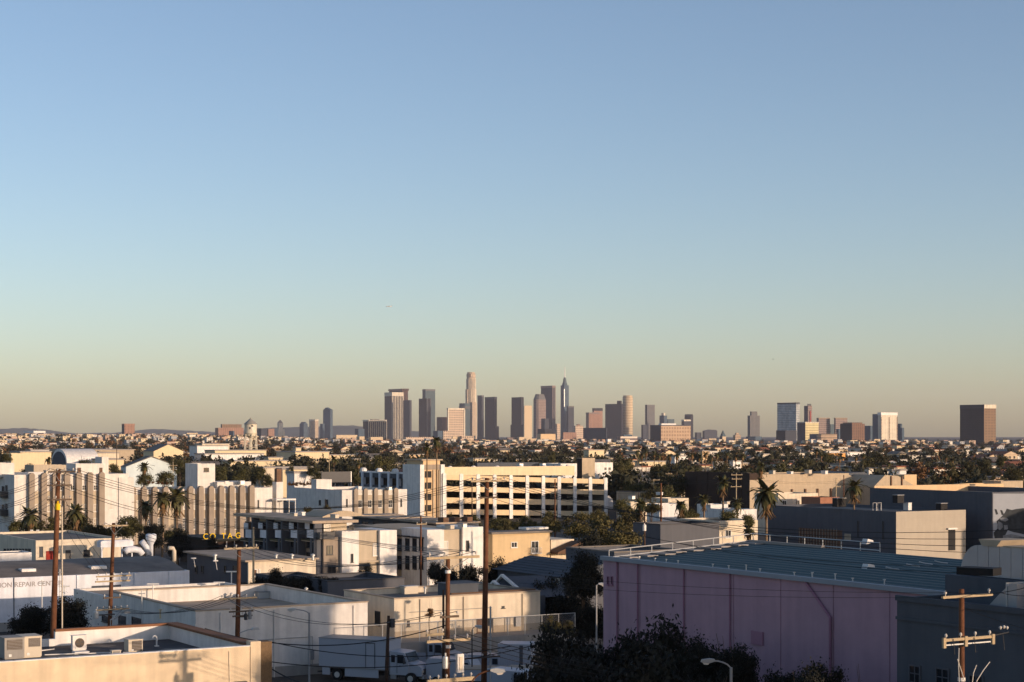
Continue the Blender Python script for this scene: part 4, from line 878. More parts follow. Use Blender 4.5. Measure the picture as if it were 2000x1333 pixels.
block('small cream chapel-like roof tower on the yellow studio building', 578, 930, 588, 574, 876, 'yellow_cream', N=6)
BBd = thing('billboard', 'big dark billboard seen from behind between studio lot and garage', 'billboard', (X(628, 480), 480, 0), ANG)
MB().box(0, 8.6, 0, .4, Z(945, 480), Z(922, 480)).build('panel', g['metal_dark'], BBd)
for xx in (.4, 4.2, 8.2): MB().box(xx, xx+.25, .45, .7, 0, Z(923, 480)).build('post', g['metal_grey'], BBd)
MB().box(8.65, 8.85, -.1, .5, Z(950, 480), Z(922, 480)).build('edge_frame', g['metal_light'], BBd)
# right of centre
for a in (
 ('bright yellow cream building behind the cluster of tall palms', 1249, 800, 1300, 1240, 903, 'yellow_cream'),
 ('white gabled block between tall palms right of the yellow one', 1318, 900, 1344, 1310, 892, 'white_paint'),
 ('tall narrow pink apartment between the palms right of centre', 1372, 950, 1384, 1365, 882, 'peach'),
 ('small cream box house in the trees above the brown hall', 1398, 760, 1412, 1392, 904, 'white_paint'),
 ('white boxy house with tan neighbour above the brown hall', 1432, 760, 1447, 1425, 902, 'white_paint'),
 ('tan boxy block beside the white boxy house above the brown hall', 1447, 765, 1462, 1446, 906, 'tan'),
 ('cream long low roof among dark trees left of the dark glass towers', 1490, 1100, 1516, 1480, 888, 'cream_stucco'),
 ('orange apartment block with white corners amid trees below the brown tower', 1615, 1150, 1651, 1612, 886, 'orange_wall'),
 ('white roof row above the orange apartment block, left', 1614, 1250, 1640, 1610, 882, 'white_paint'),
 ('white stepped apartment row right of the orange block', 1655, 1250, 1700, 1652, 884, 'white_paint'),
 ('white apartment end beyond the round dark tree', 1712, 1250, 1726, 1705, 886, 'white_paint'),
 ('white round tanks building right of the dark tree', 1758, 1000, 1772, 1754, 899, 'white_paint'),
 ('long low pale roofs far right among trees', 1850, 1100, 1900, 1840, 908, 'cream_stucco'),
 ('white flat roof at the right edge among trees', 1945, 900, 1996, 1925, 912, 'white_paint'),
 ('white corner store above the tan warehouse', 1742, 640, 1770, 1735, 920, 'white_paint'),
 ('peach house with white roof right of the garage top', 1214, 900, 1240, 1205, 904, 'peach'),
 ('cream house right of garage below the square dark tower', 1150, 1100, 1180, 1140, 880, 'yellow_cream'),
 ('cream apartment row just left of the tan block on the garage', 1088, 1000, 1120, 1080, 895, 'white_paint'),
 ('low cream row behind the garage roof, centre', 985, 900, 1040, 975, 899, 'peach'),
 ('cream low house behind the garage roof, left', 925, 850, 960, 915, 897, 'yellow_cream'),
 ('small pink house left of the two tall palms', 800, 1000, 828, 792, 889, 'peach'),
): block(*a, name='house_block')

# ---- studio water tower
wt = thing('water_tower', 'cream studio water tower on tall braced legs with conical roof', 'water tower', (X(489.5, 1150), 1150, 0), ANG)
wz = lambda py: Z(py, 1150); ws = 1150/F
rT = 12*ws
MB().lathe([(.3, wz(857)), (rT*.45, wz(855)), (rT*.85, wz(851.5)), (rT, wz(846)), (rT, wz(829)), (rT+.35, wz(829))], 28).build('tank', g['tank_cream'], wt, smooth=False)
MB().lathe([(rT+.6, wz(829)+.02), (rT*.5, wz(822)), (.25, wz(817.5)), (.15, wz(816))], 28).build('conical_roof', g['tank_grey'], wt)
MB().lathe([(rT+.5, wz(847)), (rT+.5, wz(847)+.15)], 28).build('catwalk', g['tank_cream'], wt)
zb = wz(896)
for k in range(6):
    an = k*math.pi/3+.3; a = (rT*math.cos(an), rT*math.sin(an)); c = (1.22*rT*math.cos(an), 1.22*rT*math.sin(an))
    MB().tube([(c[0], c[1], zb-4), (a[0], a[1], wz(848))], .28, 6).build('leg', g['tank_cream'], wt)
    an2 = an+math.pi/3; a2 = (1.12*rT*math.cos(an2), 1.12*rT*math.sin(an2)); a1 = (1.12*rT*math.cos(an), 1.12*rT*math.sin(an))
    MB().tube([(*a1, wz(874)), (*a2, wz(874))], .14, 5).build('girt', g['tank_cream'], wt)
    MB().tube([(*a1, wz(874)), (1.2*rT*math.cos(an2), 1.2*rT*math.sin(an2), wz(890))], .07, 4).build('brace', g['tank_cream'], wt)
    MB().tube([(*a1, wz(874)), (1.02*rT*math.cos(an2), 1.02*rT*math.sin(an2), wz(852))], .07, 4).build('brace', g['tank_cream'], wt)
MB().tube([(0, 0, zb-4), (0, 0, wz(856))], .55, 8).build('riser_pipe', g['tank_cream'], wt)
def on_tank(az0, az1, za, zc, name, m):
    bb = MB(); n = 5
    for i in range(n):
        t0, t1 = az0+(az1-az0)*i/n, az0+(az1-az0)*(i+1)/n; r = rT+.12
        bb.poly([(r*math.cos(t0), r*math.sin(t0), za), (r*math.cos(t1), r*math.sin(t1), za), (r*math.cos(t1), r*math.sin(t1), zc), (r*math.cos(t0), r*math.sin(t0), zc)])
    bb.build(name, m, wt)
fa = -math.pi/2 - ANG + .35
on_tank(fa-.1, fa+.22, wz(834), wz(830.5), 'emblem_mark', g['metal_dark'])
on_tank(fa-.42, fa-.2, wz(838.5), wz(834.5), 'emblem_mark', g['metal_dark']); on_tank(fa+.02, fa+.14, wz(840), wz(834.2), 'emblem_mark', g['white_paint'])

# ================================================================== skyline
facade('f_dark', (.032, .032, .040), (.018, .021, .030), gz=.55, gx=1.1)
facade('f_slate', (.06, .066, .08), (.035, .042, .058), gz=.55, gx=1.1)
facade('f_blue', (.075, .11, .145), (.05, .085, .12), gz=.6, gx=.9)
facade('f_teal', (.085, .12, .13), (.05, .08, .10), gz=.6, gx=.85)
facade('f_paleblue', (.47, .48, .46), (.26, .30, .32), floor=5.2, gz=.55, gx=1.1, var=.5)
facade('f_grey', (.16, .155, .15), (.09, .10, .11), gz=1.1, gx=.45, bay=6)
facade('f_cream', (.56, .45, .33), (.22, .17, .13), gz=1.1, gx=.40, bay=6.4)
facade('f_creamgrid', (.54, .42, .31), (.20, .15, .12), floor=9, bay=7.5, gz=.5, gx=.55)
facade('f_creamband', (.60, .50, .35), (.32, .22, .12), floor=8, gz=.42, gx=1.1)
facade('f_white', (.64, .57, .45), (.45, .40, .30), gz=.4, gx=.4, bay=9)
facade('f_yellow', (.60, .52, .30), (.42, .36, .20), gz=.45, gx=1.1, floor=7)
facade('f_brown', (.20, .12, .085), (.07, .048, .04), gz=.5, gx=.6, bay=7)
facade('f_rust', (.215, .145, .095), (.13, .09, .065), floor=6, gz=.4, gx=.5, bay=9)
facade('f_red', (.33, .195, .14), (.15, .09, .07), gz=.4, gx=.6, bay=8)
facade('f_tan', (.42, .31, .22), (.24, .18, .13), floor=8, gz=.45, gx=1.1)
facade('f_pink', (.27, .205, .18), (.14, .11, .105), floor=7, gz=.45, gx=.8, bay=8)
facade('f_tangrid', (.48, .34, .22), (.30, .20, .13), floor=11, bay=10, gz=.55, gx=.65)
facade('f_white_bands', (.72, .60, .48), (.14, .11, .11), floor=11, gz=.5, gx=1.1)
FM = MATS
class Tw:
    """a skyline tower on the street grid; shaded face left of column cx, sunlit face right of it"""
    def __init__(s, label, lx, cx, rx, ytop, m, D=9000, name='tower', cat='skyscraper', mN=None, z0=0, group=None):
        z0 = min(z0, Z(ytop, D) - 6)
        s.D, s.X0 = D, X(cx, D); s.o = thing(name, label, cat, (s.X0, D, z0), ANG, group); s.z0 = z0
        s.W, s.N = Bd.u(s, rx), Bd.v(s, lx); s.h = Z(ytop, D) - z0
        MB().box(0, s.W, 0, s.N, 0, s.h).build('shaft', FM[m], s.o)
        Tw.last = s
        if mN: MB().box(-.25, -.003, .1, s.N-.1, 0, s.h-.1).build('painted_shade_face', FM[mN], s.o)  # darker sheet paints shade onto the tower's left face
    u = Bd.u; v = Bd.v
    def zz(s, py): return Z(py, s.D) - s.z0
    def top(s, py, m, inset=.15, name='penthouse', ax=None):
        x0, x1, y0, y1 = s.W*inset, s.W*(1-inset), s.N*inset, s.N*(1-inset)
        if ax: x0, x1, y0, y1 = ax
        MB().box(x0, x1, y0, y1, s.h+.05, s.zz(py)).build(name, FM[m], s.o); return s
    def band(s, py0, py1, m, out=.8, name='crown'):
        MB().box(-out, s.W+out, -out, s.N+out, s.zz(py1), s.zz(py0)).build(name, FM[m], s.o); return s
    def fins(s, n, m, y0, y1, face='W', wd=1.4, out=1.6):
        b = MB()
        for i in range(n+1):
            if face == 'W': x = s.W*i/n; b.box(x-wd/2, x+wd/2, -out, .2, s.zz(y1), s.zz(y0))
            else: y = s.N*i/n; b.box(-out, .2, y-wd/2, y+wd/2, s.zz(y1), s.zz(y0))
        b.build('fins', FM[m], s.o, kind='stuff'); return s
Tw('low blue slab tower left of the white finned block', 693, 700, 712, 838, 'f_blue', D=6900)
Tw('white vertical-finned office block with dark left side, left of the twin towers', 709, 720, 755, 823, 'f_dark', D=7000).band(820.5, 823.5, 'f_white', 1).fins(9, 'f_white', 823, 862).top(819, 'f_grey', .3)
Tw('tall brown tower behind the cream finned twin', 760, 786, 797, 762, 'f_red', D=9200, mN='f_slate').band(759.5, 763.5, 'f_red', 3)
Tw('tall cream finned tower with blank cream crown, left twin', 751, 766, 788, 774, 'f_dark').band(766.5, 773.8, 'f_white', .6).fins(7, 'f_white', 773.8, 862, wd=3)
Tw('dark narrow tower leaning over the right of the cream finned twin', 788, 800, 804, 782, 'f_slate', D=8900)
Tw('slim dark tower with pale right edge in front of the teal glass tower', 818, 834, 841, 778.5, 'f_dark').fins(1, 'f_grey', 778.5, 862, wd=3)  # grey fins put the bright sunlit edge into colour
Tw('teal grey glass tower behind the slim dark one', 825, 831, 850, 762, 'f_teal', D=9300).band(760.5, 764, 'f_grey', .5)
Tw('small dark stone block with a lit dome, left of the cream gridded block', 853, 863, 873, 815, 'f_brown', D=9100)
Tw('low dark blue block below the lit dome', 846, 855, 866, 842, 'f_blue', D=6700)
Tw('cream gridded office slab left of the tall round tower', 873, 875.5, 907, 800, 'f_creamgrid', D=6800).band(797.5, 800.5, 'f_white', .6).fins(1, 'f_white', 800, 862, wd=5)
Tw('small pale low block below the cream gridded slab', 864, 866, 888, 842, 'f_creamgrid', D=6300)
Tw('teal dark glass block at the foot of the tall round tower', 897, 902, 918, 788, 'f_teal', D=8950).band(794, 799, 'f_grey', 1.5)
rt_ = thing('round_tower', 'tallest cream round skyscraper with stepped shoulders and crown', 'skyscraper', (X(920, 9000), 9000, 0), ANG)
zr_ = lambda py: Z(py, 9000); px_ = 9000/F
MB().lathe([(9*px_, 0), (9*px_, zr_(760)), (8.3*px_, zr_(759.5)), (8.3*px_, zr_(738)), (8.9*px_, zr_(737)), (8.9*px_, zr_(731)), (7.6*px_, zr_(730)), (7.6*px_, zr_(727.5))], 32).build('shaft', FM['f_cream'], rt_)
bb = MB()
for k in range(24): an = k*math.pi/12; bb.box(9*px_*math.cos(an)-.9, 9*px_*math.cos(an)+.9, 9*px_*math.sin(an)-.9, 9*px_*math.sin(an)+.9, 0, zr_(740))
bb.build('fins', FM['f_white'], rt_, kind='stuff')
MB().box(-11.5*px_, 11*px_, -4*px_, 4*px_, 0, zr_(788)).box(-10.6*px_, 10*px_, -3.4*px_, 3.4*px_, zr_(788)+.01, zr_(761)).build('shoulder', FM['f_cream'], rt_)
MB().box(-4*px_, 4*px_, -11.5*px_, 11*px_, 0, zr_(786)).build('shoulder', FM['f_cream'], rt_)
Tw('dark tower close behind the tall round skyscraper', 932.5, 941, 945, 774, 'f_slate', D=9200).band(772.5, 776, 'f_grey', .5)
Tw('dark flat-topped tower with wider base right of the round skyscraper', 947, 966, 970.5, 778, 'f_dark', D=8800).band(775.5, 780, 'f_slate', .5)
Tw('wider dark base of the flat-topped tower', 947.2, 967, 974.5, 833, 'f_dark', D=8750, name='podium_block', cat='building')
Tw('near black tower with stepped base in the middle gap', 999, 1018, 1023, 776, 'f_dark', D=8700)
Tw('stepped black base of the near black tower', 997, 1022, 1030, 830, 'f_dark', D=8650, name='podium_block', cat='building')
Tw('sunlit blank cream slab between the black tower and the faceted tower', 1022, 1024, 1039, 792.5, 'far_cream', D=7500)
q = thing('faceted_tower', 'reddish faceted tower with chamfered pyramidal top', 'skyscraper', (X(1049, 8000), 8000, 0), ANG)
zq = lambda py: Z(py, 8000); wq = Bd.u(type('q', (), {'X0': X(1049, 8000), 'D': 8000})(), 1068); nq = Bd.v(type('q', (), {'X0': X(1049, 8000), 'D': 8000})(), 1040)
def octa(x0, x1, y0, y1, c): return [(x0+c, y0), (x1-c, y0), (x1, y0+c), (x1, y1-c), (x1-c, y1), (x0+c, y1), (x0, y1-c), (x0, y0+c)]
o8 = octa(0, wq, 0, nq, 8); o9 = octa(wq*.15, wq*.85, nq*.15, nq*.85, 7)
MB().prism(o8, 0, zq(781), 'z').build('shaft', FM['f_pink'], q.id_data if False else q)
b = MB(); z0, z1 = zq(781)+.05, zq(770); k = len(b.v); b.v += [(x, y, z0) for x, y in o8] + [(x, y, z1) for x, y in o9]
for i in range(8): b.f.append((i, (i+1) % 8, 8+(i+1) % 8, 8+i)); b.m.append(0)
b.f.append(tuple(range(8, 16))); b.m.append(0); b.build('chamfered_top', FM['f_grey'], q)
Tw('dark notched block at the foot of the faceted tower', 1057, 1064, 1072, 818, 'f_slate', D=7700)
Tw('tall dark flat tower with pale cap and lit right edge', 1056.5, 1079, 1084.5, 756, 'f_slate', D=9300).band(753.5, 758, 'f_pink', 1).fins(2, 'f_pink', 757, 862, wd=2)  # pinkish fins paint the lit right edge
q = Tw('blue glass tower with curved crown and thin white spire', 1095, 1102, 1111, 753, 'f_blue', D=9000, name='spire_tower')
xm, ym = q.W/2, q.N/2
b = MB(); z0 = q.h+.05
for k, (t, py) in enumerate(((1, 753), (.55, 745), (.5, 741), (.3, 737.5))): b.v += [(xm+sx*q.W*.36*t, ym+sy*q.N*.36*t, q.zz(py)+.05) for sx, sy in ((-1, -1), (1, -1), (1, 1), (-1, 1))]
for k in range(3):
    for i in range(4): b.f.append((k*4+i, k*4+(i+1) % 4, k*4+4+(i+1) % 4, k*4+4+i)); b.m.append(0)
b.f.append((12, 13, 14, 15)); b.m.append(0); b.build('crown', FM['f_teal'], q.o)
MB().tube([(xm, ym, q.zz(738)), (xm, ym, q.zz(716))], [2.8, 1.2], 6).build('spire', FM['frame_white'], q.o)
MB().box(-1.5, 2.2, -1.5, 2.2, q.zz(795), q.zz(760)).build('highlight_strip', FM['metal_light'], q.o)  # bright strip paints the vertical glint on the glass tower
Tw('grey paler slab joined to the right of the spire tower', 1107, 1110, 1121, 796, 'f_slate', D=8900).band(793.5, 796.5, 'f_grey', .5)
Tw('tall scaffold-like pale block left of the spire tower base', 1084, 1088, 1094, 828, 'f_creamgrid', D=8700)
Tw('dark mid-rise with masts at the foot of the faceted tower', 1050, 1064, 1080, 838, 'f_dark', D=7000)
Tw('pale gridded mid-rise right of the spire tower', 1120, 1124, 1139, 832, 'f_creamgrid', D=8400).top(829, 'f_brown', .3)
Tw('red brick low block under the spire tower', 1098, 1100, 1126, 845, 'f_red', D=7000)
Tw('brown tower behind the pink one, with dark top', 1157, 1160, 1177, 801, 'f_red', D=9300).band(797.5, 803, 'f_dark', .5)
Tw('pinkish red tower with dark left edge', 1144.5, 1150, 1171, 808, 'f_red', D=9100).band(806, 809, 'f_pink', .5)
Tw('wide dark flat square block in front of the pinkish towers', 1139, 1184, 1185.5, 836, 'f_slate', D=6000)
Tw('big black stepped tower left of the cream drum tower', 1182, 1214, 1217, 789, 'f_dark', D=8800).top(783, 'f_dark', .2, ax=(0, 8, 10, 40))
q = thing('drum_tower', 'cream banded drum shaped tower', 'skyscraper', (X(1226, 8900), 8900, 0), ANG)
MB().lathe([(10*8900/F, 0), (10*8900/F, Z(776, 8900)), (9*8900/F, Z(775.5, 8900)), (9*8900/F, Z(773, 8900))], 32).build('shaft', FM['f_creamband'], q)
Tw('low brown and white banded office block under the cream drum tower', 1205, 1212, 1245, 853, 'f_white_bands', D=5200, mN='f_red').top(849, 'f_blue', .25)
Tw('pale low slab left of the banded office block', 1184, 1187, 1197, 858, 'white_paint', D=4600, cat='building')
Tw('orange pink low block with white stub between drum tower and dark slab', 1251, 1253, 1271, 864, 'peach', D=4800, cat='building').top(859, 'white_paint', .4)
Tw('dark grey ribbed tower right of the cream drum tower', 1260, 1264, 1279, 791, 'f_grey', D=9000, mN='f_slate')
Tw('low dark shoulder left of the ribbed tower', 1252.5, 1256, 1264, 830, 'f_slate', D=8800)
Tw('blue tower with white top behind the big gridded office', 1288, 1297, 1303, 812, 'f_blue', D=8800).top(807, 'f_white', .25)
Tw('teal block right of the blue tower behind the gridded office', 1301, 1304, 1317, 819, 'f_teal', D=8900)
Tw('grey block with white roof behind the gridded office, right', 1331, 1336, 1349, 822, 'f_slate', D=8800).band(820, 823, 'f_white', .5)
q = Tw('dark tower with rounded top right of the gridded office', 1337, 1349, 1354, 813, 'f_dark', D=9000)
MB().prism([(q.W*.0, q.h+.05), (q.W, q.h+.05), (q.W*.8, q.zz(809.5)), (q.W*.2, q.zz(809.5))], 0, q.N, 'y').build('rounded_top', FM['f_dark'], q.o)
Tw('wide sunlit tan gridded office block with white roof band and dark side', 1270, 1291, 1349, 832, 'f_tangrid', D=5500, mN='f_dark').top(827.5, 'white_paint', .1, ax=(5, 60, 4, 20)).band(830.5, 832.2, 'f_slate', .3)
Tw('dark podium under the tan gridded office', 1288, 1300, 1352, 864, 'f_white_bands', D=5300, cat='building')
Tw('small dark block far right of the gridded office', 1357, 1361, 1370, 845, 'f_slate', D=9000)
q = Tw('grey slab with gently domed roof', 1372, 1376, 1401, 842, 'f_slate', D=9000); MB().prism([(0, q.h+.05), (q.W, q.h+.05), (q.W*.9, q.zz(840)), (q.W*.4, q.zz(839.5))], 0, q.N, 'y').build('domed_roof', FM['f_slate'], q.o)
Tw('cream gridded mid-rise under the domed grey slab', 1378, 1381, 1404, 863, 'f_creamgrid', D=5000).top(857, 'far_cream', .2)
Tw('white stepped mid-rise left of the cream gridded one', 1357, 1366, 1379, 862, 'f_creamgrid', D=5100).top(858, 'white_paint', .25)
q = Tw('slim pointed tower with green pyramid roof, dark left and cream right', 1406, 1411, 1418, 853, 'far_cream', D=5600, mN='f_dark', name='pointed_tower')
b = MB(); b.v += [(0, 0, q.h+.05), (q.W, 0, q.h+.05), (q.W, q.N, q.h+.05), (0, q.N, q.h+.05), (q.W/2, q.N/2, q.zz(840))]
b.f += [(0, 1, 4), (1, 2, 4), (2, 3, 4), (3, 0, 4)]; b.m += [0]*4; b.build('pyramid_roof', FM['f_teal'], q.o)
Tw('cream art deco block with dark left half right of the pointed tower', 1428, 1454, 1475, 862, 'far_cream', D=4800, mN='f_slate').top(858, 'far_cream', .3)
Tw('small stepped tan tower behind the cream deco block', 1432, 1436, 1447, 850, 'f_tan', D=6000).top(846, 'f_tan', .25)
Tw('grey beige residential tower with raised crown', 1460, 1465, 1484, 812, 'f_grey', D=6500).top(804, 'f_grey', .2)
Tw('blue base block of the grey beige residential tower', 1457, 1462, 1488, 853, 'f_blue', D=6400, name='podium_block', cat='building')
Tw('wide pale blue glass tower with horizontal streaks', 1518, 1555, 1562, 788, 'f_paleblue', D=5200).band(786.5, 789, 'f_slate', .2)
Tw('three-toned dark block below the pale blue glass tower, left', 1516, 1534, 1556, 841, 'f_slate', D=4800, mN='f_dark')
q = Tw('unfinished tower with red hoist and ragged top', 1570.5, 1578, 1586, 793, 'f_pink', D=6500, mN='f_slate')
for i in range(5): MB().box(q.W*i/5, q.W*i/5+2, 2, 4, q.h+.05, q.zz(789+(i % 2))).build('column_stub', FM['f_grey'], q.o)
MB().box(q.W*.4, q.W*.6, -2.5, -.05, q.zz(845), q.zz(803)).build('hoist', FM['red_door'], q.o)
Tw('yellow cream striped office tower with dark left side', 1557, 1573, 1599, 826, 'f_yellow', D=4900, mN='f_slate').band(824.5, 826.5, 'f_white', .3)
Tw('dark blue block in front of the yellow striped tower', 1581, 1596, 1598, 848, 'f_blue', D=4700)
Tw('pale pink gridded tower, left of a pair', 1595, 1599, 1621, 818, 'f_pink', D=6200).band(816.5, 819, 'f_tan', .3)
Tw('pale pink gridded tower, right of a pair', 1629, 1632, 1655, 818, 'f_pink', D=6200).band(816.5, 819, 'f_tan', .3)
Tw('small teal block between the pink gridded pair', 1619, 1622, 1630, 829, 'f_teal', D=6400)
Tw('tan banded mid-rise in front of the pink gridded tower', 1595, 1598, 1635, 848, 'f_tan', D=4600)
Tw('dark dome-like block at the foot of the tan banded mid-rise', 1590, 1602, 1607, 870, 'f_slate', D=4300)
Tw('blue glass block left of the black and brown tower', 1633, 1638, 1645, 838, 'f_blue', D=5400)
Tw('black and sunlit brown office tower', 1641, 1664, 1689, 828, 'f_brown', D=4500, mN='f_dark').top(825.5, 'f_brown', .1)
Tw('blue block between the brown tower and the white tower', 1689, 1700, 1706, 832, 'f_blue', D=5200)
Tw('blue left wing of the white tower', 1704, 1718, 1722, 809, 'f_blue', D=5100)
Tw('bright white tower with projecting cornice', 1715, 1721, 1752, 811, 'f_white', D=4900).band(806, 811.5, 'white_paint', 1.2).fins(2, 'f_tan', 815, 872, wd=1.2)
Tw('blue stepped tower right of the white tower', 1751, 1759, 1762, 828, 'f_blue', D=5100)
Tw('lower blue step right of the white tower', 1753, 1762, 1766, 836, 'f_blue', D=5050)
Tw('dark low office with sunlit roof edge below the brown tower', 1650, 1684, 1722, 865, 'f_dark', D=3600, cat='building').band(863, 865.3, 'peach', .3)  # peach band stands in for sun on the roof edge
Tw('small sunlit cream roof block below the white tower', 1706, 1708, 1719, 858, 'far_cream', D=3700, cat='building')
Tw('dark low blocks under the white tower', 1700, 1742, 1765, 873, 'f_dark', D=3400, cat='building').band(870, 873.2, 'peach', .2)  # peach band paints the lit roof edges
Tw('blue grey office with sunlit orange end right of the white tower', 1764, 1791, 1816, 866, 'peach', D=3500, mN='f_blue', cat='building').top(861, 'f_tan', .2)
Tw('dark small office with water tank left of the big black tower', 1817, 1846, 1852, 872, 'peach', D=3400, mN='f_blue', cat='building').top(868, 'f_dark', .35)
Tw('pink low apartment touching the big black tower', 1852, 1856, 1876, 876, 'f_pink', D=3300, cat='building')
Tw('huge black tower with copper lit side and cream top band at right', 1875, 1922, 1945, 797, 'f_rust', D=3900, mN='f_dark', name='black_tower').band(790.5, 798, 'f_slate', .4)
q = Tw.last; MB().box(-.3, q.W+.3, -1.2, -.45, q.zz(798), q.zz(790.6)).build('lit_crown_face', FM['f_white'], q.o)  # cream only on the sunlit face; the slate band paints its shaded side
Tw('low dark block against the foot of the huge black tower', 1920, 1944, 1948, 867, 'f_slate', D=3700, cat='building').top(862, 'f_dark', .3, ax=(0, 3, 6, 16))
Tw('long dark hospital-like block with sunlit roof line at the right edge', 1944, 2010, 2060, 873, 'f_slate', D=3300, cat='building').band(870, 873.3, 'peach', .4)  # peach band puts the sunlit roof line into colour
# left group
Tw('red brown brick tower standing alone at left', 238, 243, 263, 829, 'f_red', D=4500, mN='f_slate', z0=13).band(828, 831, 'f_red', .4)
q = Tw('white framed modern block on the ridge at far left', 46, 66, 88, 847, 'f_dark', D=4800, z0=13, cat='building'); q.band(842, 846, 'white_paint', 1); MB().box(-2, 9, -2, -.1, 0, q.h).build('pylon', FM['white_paint'], q.o); MB().box(q.W-4, q.W+1, -2, -.1, 0, q.h).build('pylon', FM['white_paint'], q.o)
Tw('pinkish hospital block left of the water tower', 420, 426, 476, 836, 'f_red', D=6000, z0=13, cat='building').top(829, 'f_rust', .15, ax=(15, 85, 2, 14))
Tw('blue shaded wing of the pinkish hospital block', 447, 455, 458, 842, 'f_blue', D=5600, z0=13, cat='building')
Tw('dark block right of the water tower tank', 501, 510, 520, 837, 'f_slate', D=6500, z0=13, cat='building')
Tw('red and cream mid-rise left of the white stepped tower', 521, 524, 536, 838, 'f_red', D=7000, z0=10, cat='building')
q = Tw('white stepped city hall tower with pyramid top', 538, 543, 556, 838, 'f_white', D=9000, name='city_hall_tower'); q.top(826, 'f_white', .2, 'upper_shaft')
b = MB(); z0 = q.zz(826)+.05; b.v += [(q.W*.2, q.N*.2, z0), (q.W*.8, q.N*.2, z0), (q.W*.8, q.N*.8, z0), (q.W*.2, q.N*.8, z0), (q.W/2, q.N/2, q.zz(820))]; b.f += [(0, 1, 4), (1, 2, 4), (2, 3, 4), (3, 0, 4)]; b.m += [0]*4; b.build('pyramid_roof', FM['f_tan'], q.o)
q = Tw('dark blue tower with low peaked roof right of the white stepped tower', 585, 593, 601, 829, 'f_blue', D=9000); b = MB(); b.prism([(0, q.h+.05), (q.W, q.h+.05), (q.W*.5, q.zz(824.5))], 0, q.N, 'y'); b.build('peaked_roof', FM['f_blue'], q.o)
Tw('beige finned tower between two dark blue ones at left', 604, 606, 622, 822, 'f_cream', D=8900).band(819.5, 823, 'f_white', .6)
q = Tw('tall dark blue tower with pointed notch top at left', 631, 645, 650, 801, 'f_blue', D=8800); b = MB(); b.prism([(q.N*.0, q.h+.05), (q.N, q.h+.05), (q.N*.6, q.zz(796))], 0, q.W, 'x'); b.build('notch_top', FM['f_blue'], q.o)
Tw('lower dark step left of the tall dark blue tower', 625, 630, 634, 828, 'f_blue', D=8700)
for lab, lx, cx, rx, yt, m, D in (
 ('long cream low-rise right of the tall dark blue tower', 655, 657, 698, 850, 'far_cream', 5200),
 ('cream gabled apartment pair below the white finned block', 696, 702, 712, 853, 'far_cream', 4300),
 ('second cream apartment below the white finned block', 720, 724, 748, 854, 'far_cream', 4300),
 ('pinkish long low-rise below the slim dark tower', 790, 793, 850, 854, 'f_creamgrid', 5500),
 ('cream low-rise below the cream gridded slab', 882, 884, 898, 853, 'far_cream', 5200),
 ('pale stepped low-rise at the foot of the round skyscraper', 898, 902, 925, 852, 'f_creamgrid', 5200),
 ('cream arched apartment right of the round skyscraper', 943, 945, 966, 861, 'far_cream', 4000),
 ('pink low hotel block below the black tower', 989, 991, 1012, 855, 'f_pink', 5000),
 ('cream low hotel block right of the pink one', 1011, 1014, 1026, 854, 'far_cream', 5000),
 ('bright cream square block below the sunlit cream slab', 1026, 1028, 1048, 857, 'far_cream', 4600),
 ('cream and pink mid-rise with white roof in the centre', 1049, 1056, 1085, 848, 'peach', 5200),
 ('orange cream office with pillars below the red brick block', 1091, 1098, 1123, 859, 'f_creamgrid', 4500),
 ('white low-rise right of the orange cream office', 1116, 1118, 1138, 862, 'white_paint', 4500),
 ('cream tiled house block below the wide dark square block', 1143, 1147, 1170, 880, 'far_cream', 2600),
 ('grey long shed roof below the banded office block', 1180, 1230, 1262, 884, 'slate_wall', 2500),
 ('beige long low-rise left of the three-toned dark block', 1487, 1490, 1516, 868, 'f_pink', 5500),
 ('cream low-rise behind the grey beige residential tower base', 1463, 1466, 1492, 876, 'far_cream', 3600),
 ('white villa on the far left hill below the lone brick tower', 340, 343, 352, 852, 'far_cream', 4200),
 ('cream hillside apartments right of the lone brick tower', 273, 276, 296, 848, 'f_creamgrid', 4600),
 ('second cream hillside apartments further right on the left ridge', 299, 302, 320, 849, 'f_pink', 4700),
 ('pale villa roof high on the left ridge before the water tower', 362, 365, 386, 846, 'far_cream', 4800),
): Tw(lab, lx, cx, rx, yt, m, D=D, name='low_rise', cat='building', z0=terr(X(cx, D), D)-1)
